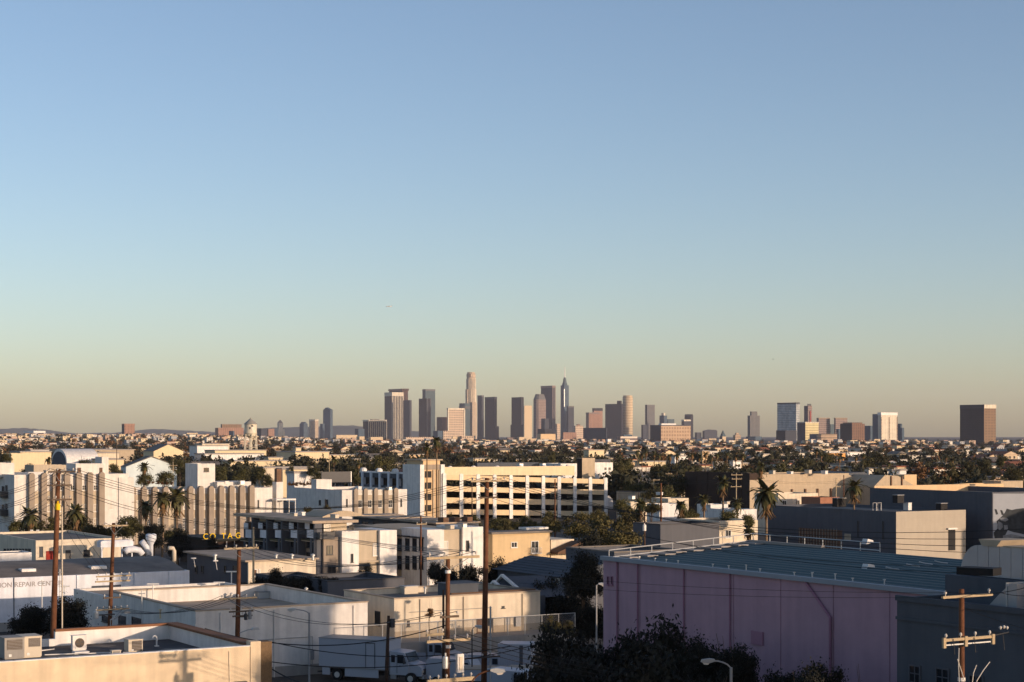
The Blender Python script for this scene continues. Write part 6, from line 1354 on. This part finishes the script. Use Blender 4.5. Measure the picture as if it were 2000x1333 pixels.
# unit crowns: leaf size relative to a crown of radius 1
for k in range(4): CR['mid', k] = leaf_mesh('crown', g['leaf_mid'], 30+k, 3600, .062, 1, 1, 1, 0, 30, .36)
for k in range(2): CR['olive', k] = leaf_mesh('crown', g['leaf_olive'], 50+k, 3600, .062, 1, 1, 1, 0, 30, .36)
for k in range(5): CR['far', k] = leaf_mesh('crown', g['leaf_far'], 70+k, 520, .15, 1, 1, 1, 0, 14, .46)
for k in range(2): CR['rust', k] = leaf_mesh('crown', g['leaf_rust'], 90+k, 520, .15, 1, 1, 1, 0, 14, .46)
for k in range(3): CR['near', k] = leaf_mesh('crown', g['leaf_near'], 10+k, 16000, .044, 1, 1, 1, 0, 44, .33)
TK = [trunk_mesh(1, .045, 5+k, 5, .42) for k in range(3)]
def tree(label, px, D, ytop, rpx, kind='mid', hfac=None, name='tree', cat='tree', group=None, var=None, z0=None, trunk=True):
    """crown top at row ytop, crown radius rpx pixels at distance D, standing on the ground"""
    z0 = terr(X(px, D), D) if z0 is None else z0; top = Z(ytop, D); r = rpx/F*D*(1.0 if kind in ('far', 'rust') else 1.3 if kind == 'near' and D < 140 else 1.15); rz_ = hfac*r if hfac else r*.95
    rz_ = min(rz_, max(.6, (top-z0)*.52)); zc = top-rz_*.98
    t = thing(name, label, cat, (X(px, D), D, z0), RNG.uniform(0, 6.28), group)
    ks = [k for k in CR if k[0] == kind]; me = CR[var if var else RNG.choice(ks)]
    o = put('crown', me, t, (0, 0, zc-z0)); o.scale = (r, r, rz_)
    if trunk and zc-z0 > .5: o = put('trunk', RNG.choice(TK), t); hh = (zc-z0)+rz_*.25; o.scale = (max(.5, r*1.1), max(.5, r*1.1), hh)
    return t
near = [('dark broad tree left of the tall left pole, over parked cars', 66, 166, 1168, 40), ('dark broad tree right of the tall left pole', 132, 162, 1164, 42),
 ('black leafy tree at the left end of the dark tree row', 1085, 112, 1228, 62), ('big black leafy tree in the dark row, second from the left', 1170, 108, 1222, 72), ('dark leafy tree in the middle of the dark row, under its highest top', 1250, 106, 1226, 66), ('tall dark leafy tree in the dark row with the highest top', 1318, 102, 1215, 66),
 ('dark leafy tree behind the drooping street lamp', 1425, 98, 1236, 44), ('low dark tree filling the bottom edge at the left of the dark row', 1105, 100, 1266, 90), ('low dark tree filling the bottom edge under the highest dark tree', 1265, 96, 1272, 110), ('low dark tree at the bottom edge below the drooping lamp', 1385, 92, 1282, 66), ('dark treetop filling the dip left of the drooping lamp', 1372, 99, 1256, 34), ('dark treetop between the first and second of the dark row', 1128, 114, 1240, 56), ('dark treetop between the second and middle of the dark row', 1208, 112, 1232, 50), ('dark treetop right of the highest top of the dark row', 1352, 104, 1240, 36), ('dark treetop between lamp and slate side of the dark row', 1446, 96, 1262, 32), ('lowest dark leafy tree at the bottom edge left of the slate building', 1548, 90, 1282, 42), ('small dark treetop at the bottom edge beside the slate building', 1612, 88, 1294, 36), ('dark treetop filling the bottom edge right of the lowest dark tree', 1575, 86, 1306, 50), ('dark tiny treetop touching the slate building', 1690, 87, 1322, 30)]
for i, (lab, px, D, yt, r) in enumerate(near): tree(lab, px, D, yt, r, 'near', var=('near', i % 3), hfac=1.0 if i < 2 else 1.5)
mids = [('dark leafy tree at the left foot of the far left deco block', 30, 296, 1010, 18, 'mid'), ('bushy green tree at the foot of the far left deco block', 100, 294, 1006, 22, 'olive'), ('dark bush between the tall pole and the deco corner', 205, 290, 1018, 20, 'mid'), ('broad dark tree at the corner between the two deco blocks', 240, 286, 1008, 24, 'mid'), ('dark leafy tree under the drooping palms', 300, 280, 1010, 24, 'near'), ('low dark tree beside the brown building canopy', 350, 272, 1030, 24, 'near'), ('dark tree in front of the lettered canopy', 415, 262, 1048, 12, 'near'), ('dark tree left of the pale blue stage', 225, 560, 905, 14, 'mid'), ('dark tree right of the pale blue stage', 365, 520, 905, 16, 'mid'), ('dark tree row behind the middle deco roof, left', 280, 470, 920, 16, 'mid'), ('dark tree row behind the middle deco roof, middle', 320, 480, 915, 18, 'mid'), ('dark tree behind the chimney block', 470, 560, 910, 17, 'mid'), ('dark tree left of the chimney block', 525, 520, 925, 14, 'mid'), ('dark tree right of the chimney block', 620, 520, 920, 14, 'mid'), ('large dark bush before the low workshop, middle', 570, 190, 1112, 26, 'near'), ('dark bush at the right end of the low workshop', 640, 192, 1118, 18, 'near'), ('dark bush left of the low workshop door', 480, 192, 1128, 18, 'near'), ('broad olive tree behind the white yard buildings', 1300, 420, 940, 22, 'mid'), ('dark tree left of the brown hall', 1325, 440, 925, 20, 'mid'), ('dark tree right of the garage white apartments', 1235, 450, 930, 24, 'mid'), ('dark tree by the tan shop right of the garage', 1270, 420, 945, 18, 'olive'), ('round dark tree between garage and palm row', 1210, 560, 895, 20, 'mid'), ('dark broad crown before the palm row', 1290, 600, 900, 24, 'mid'), ('dark broad crown below the tan gridded office', 1345, 620, 898, 26, 'mid'), ('dark broad crown left of the white boxy house', 1410, 640, 900, 20, 'mid'), ('dark broad crown below the pale blue glass tower', 1570, 700, 888, 22, 'mid'), ('dark broad crown below the bright white tower', 1690, 720, 892, 20, 'mid'), ('olive broad crown right of the tan gabled warehouse', 1860, 620, 900, 24, 'olive'), ('dark broad crown below the huge black tower', 1925, 640, 895, 22, 'mid'),
 ('big round olive green tree right of the parking garage, taller of two', 1180, 228, 1002, 44, 'olive'), ('big round olive green tree right of the parking garage, right of two', 1222, 222, 1012, 34, 'olive'), ('dark lower crown under the two big olive trees', 1150, 215, 1040, 34, 'near'), ('dark round tree between the big olive one and the grey house', 1140, 170, 1074, 40, 'near'),
 ('dark bushy tree at the front right corner of the garage', 1128, 285, 996, 30, 'olive'), ('green bushy tree under the right garage columns', 1075, 330, 995, 26, 'olive'), ('green tree left of the round tree at the garage corner', 1225, 300, 985, 30, 'olive'),
 ('low dark hedge tree in front of the second townhouse block', 870, 208, 1090, 32, 'near'), ('dark hedge tree left of the tallest pole below the ochre house', 918, 204, 1088, 30, 'near'), ('dark tree right of the tallest pole below the ochre house', 968, 206, 1092, 28, 'near'),
 ('dark bush with feathery top before the low workshop', 540, 196, 1108, 22, 'near'), ('rounded dark bush right of the feathery one at the low workshop', 605, 194, 1115, 20, 'near'), ('low dark bush left of the feathery one', 505, 198, 1124, 18, 'near'),
 ('dark shrub tree against the townhouse end wall', 715, 222, 1103, 19, 'near'), ('dark tree against the second townhouse end wall at lower left', 850, 218, 1096, 16, 'near'),
 ('round green tree before the far left deco block, left of the tall pole', 65, 300, 1002, 24, 'olive'), ('green tree right of the tall left pole before the deco block', 150, 298, 992, 28, 'olive'), ('low green tree between the deco blocks', 180, 292, 1012, 22, 'olive'), ('dark tree left of the middle deco block', 262, 296, 1006, 20, 'mid'), ('dark leafy tree before the middle deco block left end', 335, 300, 1025, 20, 'mid'),
 ('leafy shrub tree on the white annex terrace', 598, 330, 988, 18, 'olive'), ('small shrub below the white annex', 505, 320, 1002, 9, 'olive'),
 ('rusty green tree in front of the first townhouse roof', 640, 300, 985, 10, 'olive'), ('dark tree under the garage left columns', 905, 400, 1004, 22, 'mid'), ('green shrub row under the garage middle columns', 1000, 380, 1010, 20, 'mid'), ('shrub row under the garage, right of the tall pole', 965, 370, 1006, 16, 'mid'),
 ('sunlit green bush behind the chain-link fence', 1080, 160, 1197, 24, 'olive'), ('second lit bush at the right end of the fence', 1108, 158, 1210, 16, 'olive'), ('brown dry shrub left of the double crossarm pole', 838, 160, 1188, 11, 'rust'),
 ('dark tree in the shade right of the workshop', 1068, 178, 1128, 36, 'near'), ('dark shade tree beside the pink warehouse corner', 1112, 173, 1138, 42, 'near'), ('dark bush at the foot of the pink warehouse corner', 1152, 170, 1160, 36, 'near'),
 ('low green hedge tree at the left foot of the garage', 885, 395, 1000, 16, 'olive'), ('low green hedge tree at the garage foot left of the tall pole', 925, 385, 1006, 16, 'mid'), ('leafy hedge tree at the garage foot right of the tall pole', 985, 360, 1010, 20, 'olive'), ('leafy hedge tree under the middle garage columns', 1030, 350, 1004, 22, 'olive'), ('leafy dark tree under the right middle garage columns', 1052, 310, 1010, 22, 'mid'), ('green tree crown under the last garage columns', 1165, 330, 985, 20, 'olive'), ('dark tree low in front of the shops right of the garage', 1240, 340, 985, 18, 'mid'), ('dark tree among the shop roofs below the palm row', 1300, 350, 978, 16, 'mid'), ('dark leafy tree before the white yard at the single palm', 1360, 300, 1000, 16, 'olive'),
 ('tall dark cypress beside the chimney block', 570, 600, 905, 5, 'mid'), ('rounded dark tree before the cream yellow studio building', 507, 640, 905, 19, 'mid'), ('dark trees clump left of the white boxy penthouse', 352, 560, 892, 18, 'mid'), ('dark tree cluster above the white boxy penthouse', 430, 600, 905, 20, 'mid'), ('dark tree by the barrel vault at left', 165, 600, 893, 14, 'mid'), ('dark bushy tree at the far left edge', 12, 560, 882, 11, 'mid'), ('second dark bushy tree at far left', 55, 570, 905, 12, 'mid'),
 ('large dark tree left of the garage wing', 745, 640, 880, 24, 'mid'), ('dark tree right of the billboard', 690, 560, 912, 18, 'mid'), ('dark rounded tree behind the billboard', 610, 560, 905, 14, 'mid'),
 ('large dark conifer behind the garage roof', 1076, 700, 868, 15, 'mid'), ('dark tree right of the garage apartments', 1222, 620, 886, 20, 'mid'), ('dark olive tree right of the white apartments', 1212, 500, 905, 18, 'olive'),
 ('big dark tree clump above the tan warehouse', 1535, 620, 893, 32, 'mid'), ('dark tree below the tan banded mid-rise', 1615, 750, 878, 14, 'mid'), ('large round dark tree right of the white apartment row', 1722, 760, 882, 24, 'mid'),
 ('dark tree far right below the black tower', 1955, 620, 888, 13, 'mid'), ('rusty tree right of the gabled warehouse', 1830, 500, 915, 30, 'rust'), ('rust coloured tree right of the white store', 1795, 560, 905, 22, 'rust'), ('dark green tree at the far right edge', 1980, 480, 912, 18, 'mid'), ('dark tree before the black tower foot', 1895, 620, 900, 18, 'mid'),
 ('dark bushes before the white yard buildings', 1340, 290, 985, 18, 'mid'), ('green bushes under the single tall palm', 1425, 280, 990, 20, 'mid'), ('dark bush right of the small white building', 1462, 268, 1000, 16, 'mid'), ('light green shrub left of the bare pole', 1272, 300, 972, 18, 'olive'), ('dark bush behind the flat shop', 1215, 330, 970, 16, 'mid'),
 ('dark tree strip behind the brown hall', 1400, 480, 912, 22, 'mid'), ('dark tree strip behind the brown hall, left', 1350, 500, 910, 20, 'mid'), ('dark tree left of the tan warehouse', 1480, 440, 915, 14, 'mid')]
for lab, px, D, yt, r, kd in mids: tree(lab, px, D, yt, r, kd, hfac=2.6 if 'cypress' in lab or 'conifer' in lab else 1.35 if kd == 'near' else 1.0)
# palms
def frond_mesh(L, wd, droop, m, n=7):
    b = MB()
    def at_(t): return (L*t, 0, L*(.35*t-droop*t*t))
    for i in range(n):
        a, c = at_(i/n), at_((i+1)/n); w0 = wd*math.sin(math.pi*min(1, .12+i/n*.9)); w1 = wd*math.sin(math.pi*min(1, .12+(i+1)/n*.9))*.9
        for sgn in (1, -1): b.poly([a, c, (c[0]+wd*.3, sgn*w1, c[2]-w1*.45), (a[0]+wd*.3, sgn*w0, a[2]-w0*.45)])
    return b.mesh('frond', m)
FR = [frond_mesh(1, .26, .55, g['palm_leaf']), frond_mesh(1, .22, .95, g['palm_leaf']), frond_mesh(1, .2, 1.6, g['palm_leaf']), frond_mesh(.8, .2, 2.0, g['palm_dead'])]
def join_fronds(seed, dead=6):
    q = random.Random(seed); b = MB()
    for i in range(26):
        me = FR[i % 3]; an = q.uniform(0, 6.28); el = q.uniform(-.5, .9) - .0; s = q.uniform(.75, 1.05)
        M = Vector((0, 0, 0)); off = len(b.v); ce, se, ca, sa = math.cos(el), math.sin(el), math.cos(an), math.sin(an)
        for vv in me.vertices:
            x, y, z = vv.co; x, z = (x*ce - z*se)*s, (x*se + z*ce)*s; y *= s; b.v.append((x*ca-y*sa, x*sa+y*ca, z))
        for p in me.polygons: b.f.append(tuple(off+k for k in p.vertices)); b.m.append(0)
    return b.mesh('crown', g['palm_leaf'])
PC = [join_fronds(k) for k in range(3)]
SKIRT = MB().lathe([(.16, -.1), (.34, -.5), (.30, -.9), (.12, -1.15)], 9).mesh('dead_skirt', g['palm_dead'])
def palm(label, px, D, yc, rpx, big=False, group=None, pxb=None, skirt=True):
    z0 = terr(X(px, D), D); z = Z(yc, D)-z0; r = rpx/F*D*1.1
    t = thing('palm_tree', label, 'palm tree', (X(px, D), D, z0), RNG.uniform(0, 6), group); tr = max(.16, r*.06)
    MB().tube([(RNG.uniform(-.3, .3), RNG.uniform(-.3, .3), 0), (0, 0, z*.5), (0, 0, z)], [tr*1.3, tr, tr*.9], 7).build('trunk', g['palm_trunk'], t)
    if big:
        for i in range(44):
            o = put('frond', FR[i % 3], t, (0, 0, z)); an = i*2.4; o.rotation_euler = (0, -RNG.uniform(-.75, 1.15), an); s = r*RNG.uniform(.8, 1.1); o.scale = (s, s, s)
        for i in range(16): o = put('dead_frond', FR[3], t, (0, 0, z-.3)); o.rotation_euler = (0, RNG.uniform(.5, 1.0), i*2.4); o.scale = (r, r, r)
    else: o = put('crown', RNG.choice(PC), t, (0, 0, z)); o.scale = (r, r, r)
    if skirt: o = put('dead_skirt', SKIRT, t, (0, 0, z)); o.scale = (r, r, r)
palms = [('bushy fan palm left of the grey building, nearest of the palms', 1497, 238, 962, 29, True), ('single slim fan palm with straight trunk above the white yard', 1412, 292, 942, 16, True), ('fan palm in front of the tan warehouse', 1668, 300, 950, 19, True),
 ('drooping palm before the middle deco block, right of a pair', 345, 286, 968, 24, True), ('drooping palm before the middle deco block, left of a pair', 318, 284, 972, 20, True), ('small palm lower left of the drooping pair', 285, 290, 988, 16, True), ('weeping green palm at the left edge of the far left deco block', 60, 282, 1006, 22, True), ('leafy palm right of the tall left pole', 148, 280, 1000, 22, True),
 ('tall thin palm rising over the garage stair tower, taller of two', 853, 405, 861, 12, True), ('tall thin palm over the garage stair tower, shorter of two', 834, 410, 874, 10, True), ('palm with round crown behind the bushy fan palm', 1486, 400, 912, 13, True),
 ('palm beside the pale blue painted stage', 282, 470, 912, 11, True), ('dark palm at the far left studio edge', 95, 600, 898, 9, False), ('palm right of the yellow studio building', 652, 700, 896, 10, False), ('lone palm right of the studio flagpole', 700, 640, 906, 9, False),
 ('small palm below the bushy fan palm at the brown roof', 1462, 236, 1034, 14, True), ('short palm among white yard buildings', 1375, 300, 975, 13, True), ('short feathery palm left of the bare pole', 1330, 285, 985, 14, True), ('palm before the tan shop right of the garage', 1252, 290, 985, 14, True), ('young palm right of the white yard', 1440, 290, 982, 13, True)]
for px, yc in ((1245, 884), (1254, 888), (1262, 882), (1278, 886), (1287, 890), (1309, 892), (1322, 890), (1352, 888), (1366, 892), (1378, 886), (1390, 892), (1400, 888), (1420, 886), (1437, 892), (1450, 890)): palms.append((('tall slender palm' if yc < 886 else 'slender palm' if yc < 891 else 'short slender palm') + ' in the palm row ' + ('over the bright yellow house' if px < 1300 else 'over the white gabled block' if px < 1345 else 'left of the brown hall' if px < 1395 else 'above the brown hall'), px, RNG.choice((640, 700, 760)), yc, 8, False))
for px, yc in ((1595, 882), (1604, 888), (1640, 896), (1672, 892), (1686, 890), (1736, 906), (1848, 892), (1860, 898)): palms.append(('slender palm among the trees below the right hand towers', px, RNG.choice((700, 800)), yc, 7, False))
for lab, px, D, yc, r, big in palms: palm(lab, px, D, yc, r, big, 'palms in a row right of the garage' if 'palm row' in lab else 'palms below the right towers' if 'right hand towers' in lab else None)
for k in range(9):
    px = 566+k*7; D = 420
    tree('golden lit shrub on the planted roof edge beside the chimney block', px, D, 941+RNG.uniform(-1, 3), 5, 'rust', group='golden shrubs beside the chimney block', trunk=False, z0=4)
for k in range(6):
    px = 290+k*9; tree('yellow lit shrub along the low wall behind the middle deco roof', px, 400, 940+RNG.uniform(-1, 2), 4, 'rust', group='yellow shrubs behind the deco roof', trunk=False, z0=5)

# ---- the suburb between: single houses and trees nearest, the rest as one mass each
def free(x, y, pad=3):
    for fx, fy, fr in FOOT:
        if abs(x-fx) < fr+pad and abs(y-fy) < fr+pad: return False
    return True
def min_d(px):
    pts = [(-100, 900), (220, 700), (360, 620), (560, 700), (700, 640), (860, 560), (1200, 470), (1330, 470), (1480, 520), (1700, 480), (2100, 420)]
    for (a, da), (c, dc) in zip(pts, pts[1:]):
        if a <= px <= c: return da+(dc-da)*(px-a)/(c-a)
    return 700
zones = [(0, 130, 'on the far left below the blue hill'), (130, 235, 'left of the lone brick tower'), (235, 340, 'below the lone brick tower'), (340, 440, 'left of the water tower'), (440, 540, 'behind the water tower'), (540, 640, 'below the white city hall tower'), (640, 740, 'right of the tall dark blue tower'), (740, 830, 'below the cream finned twin tower'), (830, 930, 'below the round skyscraper'), (930, 1010, 'below the black towers in the centre'), (1010, 1090, 'below the faceted tower'), (1090, 1180, 'below the spire tower'), (1180, 1260, 'below the cream drum tower'), (1260, 1360, 'below the tan gridded office'), (1360, 1460, 'below the pointed green roofed tower'), (1460, 1560, 'below the pale blue glass tower'), (1560, 1660, 'below the yellow striped tower'), (1660, 1760, 'below the bright white tower'), (1760, 1870, 'left of the huge black tower'), (1870, 2100, 'below the huge black tower')]
def zone(px):
    for a, c, s in zones:
        if a <= px < c: return s
    return zones[0][2] if px < 0 else zones[-1][2]
def house_mesh(m, rm, shape, seed):
    q = random.Random(seed); w_, d_, h_ = q.uniform(9, 15), q.uniform(8, 13), q.uniform(3.6, 7.0); b = MB()
    b.box(0, w_, 0, d_, -3, h_, 0)
    if shape == 0: b.box(-.3, w_+.3, -.3, d_+.3, h_+.003, h_+.35, 1)
    elif shape == 1: b.prism([(-.5, h_-.1), (w_/2, h_+w_*.17), (w_+.5, h_-.1)], -.4, d_+.4, 'y', 1); b.prism([(.0, h_), (w_/2, h_+w_*.16), (w_, h_)], -.42, -.41, 'y', 0)
    else: b.prism([(-.5, h_-.1), (d_/2, h_+d_*.17), (d_+.5, h_-.1)], -.4, w_+.4, 'x', 1)
    for i in range(3):
        x = w_*(.12+.3*i); b.box(x, x+1.3, -.05, .0, h_-2.2, h_-.8, 2)
        y = d_*(.12+.3*i); b.box(-.05, 0, y, y+1.3, h_-2.2, h_-.8, 2)
    return b.mesh('house', [m, rm, g['glass']])
mk('h_white', (.68, .63, .54)); mk('h_cream', (.64, .52, .34)); mk('h_pink', (.50, .36, .27)); mk('h_tan', (.50, .40, .28)); mk('h_grey', (.36, .37, .38)); mk('h_blue', (.45, .52, .58))
HM = {}
for c in ('white', 'cream', 'pink', 'tan', 'grey', 'blue'):
    HM[c] = [house_mesh(g['h_'+c], g[r_], sh, hash((c, sh)) % 1000 if False else 17*sh+ord(c[0])) for sh, r_ in ((0, 'roof_light'), (1, 'roof_red'), (2, 'roof_grey'), (0, 'roof_grey'))]
nh = 0; tries = 0
while nh < 285 and tries < 6000:
    tries += 1; px = RNG.uniform(-30, 2030); a = min_d(px)*1.12; D = a*(2000/a)**(RNG.random()**1.1); x = X(px, D)
    if not free(x, D, 6): continue
    FOOT.append((x, D, 7)); c = RNG.choices(('white', 'cream', 'pink', 'tan', 'grey', 'blue'), (34, 28, 12, 12, 8, 6))[0]; kk = RNG.randrange(4)
    lab = '%s house with %s roof %s' % (c, ('pale flat', 'red pitched', 'grey pitched', 'grey flat')[kk], zone(px))
    o = put('house', HM[c][kk], None, (x, D, terr(x, D)), ANG + RNG.choice((0, 0, 0, math.pi/2)) + (RNG.uniform(-.1, .1))); s = RNG.uniform(.85, 1.25); o.scale = (s, s, RNG.uniform(.8, 1.25))
    tag(o, lab, 'house', '%s houses %s' % (c, zone(px))); nh += 1
nt_ = 0; tries = 0
while nt_ < 215 and tries < 6000:
    tries += 1; px = RNG.uniform(-30, 2030); a = min_d(px)*1.0; D = a*(1900/a)**(RNG.random()**1.15); x = X(px, D)
    if not free(x, D, 1): continue
    hgt = RNG.uniform(6, 13)*(1.1 if D > 900 else .9); z0 = terr(x, D); rr = RNG.uniform(2.6, 5.0); kd = 'rust' if RNG.random() < .12 else 'far'
    lab = '%s %s tree %s' % ('tall' if hgt > 10.5 else 'low' if hgt < 8 else 'middling', 'rust brown' if kd == 'rust' else 'dark green', zone(px))
    tree(lab, px, D, HZ+(H-z0-hgt)/D*F, rr/D*F, kd, name='suburb_tree', group=('rust brown' if kd == 'rust' else 'dark green')+' trees ' + zone(px)); nt_ += 1
# far mass
def mass_houses(n, name, m, seed, d0, d1):
    r = random.Random(seed); b = MB(); k = 0; t_ = 0
    while k < n and t_ < n*6:
        t_ += 1; px = r.uniform(-60, 2060); D = d0*(d1/d0)**r.random(); x = X(px, D)
        if not free(x, D, 8) or (px > 1180 and D > 2500 and r.random() < .5): continue
        w_, d_, h_ = r.uniform(8, 18), r.uniform(8, 14), r.uniform(3.5, 8 if D < 3000 else 11); z = terr(x, D); j = r.uniform(-.12, .12) + (math.pi/2 if r.random() < .3 else 0)
        ca, sa = math.cos(ANG+j), math.sin(ANG+j); o = len(b.v); b.box(0, w_, 0, d_, -2, h_, 0); b.box(-.3, w_+.3, -.3, d_+.3, h_+.01, h_+.5, 1 if r.random() < .6 else 2)
        for i in range(2): xx = w_*(.2+.4*i); b.box(xx, xx+1.6, -.08, 0, h_-2.4, h_-.9, 3)
        for i in range(o, len(b.v)): a, c, e = b.v[i]; b.v[i] = (x+a*ca-c*sa, D+a*sa+c*ca, z+e)
        k += 1
    b.build(name, [m, g['roof_grey'], g['roof_red'], g['glass']], kind='stuff')
mass_houses(260, 'distant_houses', g['h_cream'], 8, 700, 2400); mass_houses(260, 'distant_houses', g['h_white'], 9, 700, 2400); mass_houses(420, 'distant_houses', g['h_white'], 1, 1900, 5200); mass_houses(380, 'distant_houses', g['h_cream'], 2, 1900, 5200); mass_houses(230, 'distant_houses', g['h_pink'], 3, 1900, 5600); mass_houses(200, 'distant_houses', g['h_grey'], 4, 1900, 5600)
def mass_trees(n, seed, d0, d1, m, name):
    r = np.random.default_rng(seed); q = r_ = random.Random(seed); out = []; T = []
    for k in range(4):
        me = CR['far', k]; v = np.empty(len(me.vertices)*3, dtype=np.float32); me.vertices.foreach_get("co", v); v = v.reshape(-1, 4, 3)
        pick = np.random.default_rng(k).permutation(len(v))[:150]; c = v[pick].mean(1, keepdims=True); T.append((c+(v[pick]-c)*1.35).reshape(-1, 3))
    k = 0; t_ = 0
    while k < n and t_ < n*6:
        t_ += 1; px = q.uniform(-60, 2060); D = d0*(d1/d0)**q.random(); x = X(px, D)
        if px > 1180 and (r_.random() < .55 or (name == 'undergrowth' and r_.random() < .5)): continue
        if D < min_d(px) or not free(x, D, -1): continue
        h = q.uniform(5, 12); rr = q.uniform(2.6, 6); rz_ = min(h*.5, rr*1.1); v = T[q.randrange(4)]; an = q.uniform(0, 6.28); ca, sa = math.cos(an), math.sin(an)
        p = v*np.array([rr, rr, rz_]); out.append(np.stack([p[:, 0]*ca-p[:, 1]*sa+x, p[:, 0]*sa+p[:, 1]*ca+D, p[:, 2]+terr(x, D)+h-rz_], 1)); k += 1
    put(name, quads(name, np.concatenate(out), m), kind='stuff')
mass_trees(3100, 5, 800, 5600, g['leaf_far'], 'distant_trees')
mass_trees(420, 6, 900, 4200, g['leaf_rust'], 'distant_trees')
mass_trees(1000, 7, 430, 1100, g['leaf_far'], 'undergrowth')

# ================================================================== in the air
pl = thing('airplane', 'tiny white airplane flying in the sky left of centre', 'airplane', (X(760, 2900), 2900, Z(599, 2900)), .15)
MB().tube([(-4.6, 0, 0), (-3.6, 0, .12), (3.5, 0, .1), (4.8, 0, .25)], [.25, .62, .6, .12], 10).build('fuselage', g['white_paint'], pl)
MB().poly([(-1.2, -5.5, .1), (.6, -5.5, .1), (1.0, 5.5, .1), (-1.2, 5.5, .1)]); b = MB(); b.prism([(-1.3, -5.4), (.1, -5.4), (.9, 0), (.1, 5.4), (-1.3, 5.4), (-1.1, 0)], .45, .6, 'z'); b.build('wing', g['white_paint'], pl)
MB().prism([(3.6, .2), (4.8, .25), (5.0, 1.7), (4.4, 1.7)], -.08, .08, 'y').build('tail_fin', g['metal_grey'], pl); MB().tube([(-5.1, 0, 0), (-4.61, 0, 0)], .3, 8).build('nose', g['metal_dark'], pl)
bd = thing('bird', 'tiny dark bird in the sky above the pale blue glass tower', 'bird', (X(1510, 520), 520, Z(702, 520)), .6)
MB().tube([(-.28, 0, 0), (-.1, 0, .02), (.12, 0, 0), (.32, 0, .0)], [.03, .09, .08, .02], 8).build('body', g['metal_dark'], bd)
for s in (1, -1): b = MB(); b.prism([(-.12, 0), (.1, 0), (.06, s*.42), (-.02, s*.45)][::s], .01, .03, 'z'); b.build('wing', g['metal_dark'], bd)

# ================================================================== blocks added unseen right of the frame to shade the foreground
def shade_block(label, cx, cy, a, b_, h, gable=0):
    t = thing('added_shade_block', label, 'building', (cx, cy, 0), ANG); MB().box(-a/2, a/2, -b_/2, b_/2, 0, h).build('wall', g['beige'], t)
    if gable: MB().prism([(-a/2, h+.01), (a/2, h+.01), (a/2, h+gable)], -b_/2, b_/2, 'y').build('roof', g['roof_grey'], t)
    else: MB().box(-a/2-.3, a/2+.3, -b_/2-.3, b_/2+.3, h+.003, h+.5).build('roof', g['roof_grey'], t)
    m = window_mesh(1.4, 1.6, 2, 1, .08, g['frame_white'], .07); p = pane_mesh(1.4, 1.6, .08, g['glass'])
    for i in range(5):
        for j in range(int(h/3.4)): o = put('window', m, t, (-a/2-.0, b_/2-2-i*b_/5.5, 1+3.4*j), -math.pi/2); put('pane', p, o)
shade_block('added unseen beige block just outside the right edge, shading the street', 86, 68.3, 32, 36, 21.2)
shade_block('added unseen pitched block beyond the right edge, shading the mural', 150, 272, 26, 30, 15.5, 5)
shade_block('added unseen slim block beyond the right edge, shading the repair shop wall', 62, 138.9, 9, 10, 23)
shade_block('added unseen low block beyond the right edge, shading the truck yard', 66, 117, 24, 24, 11)
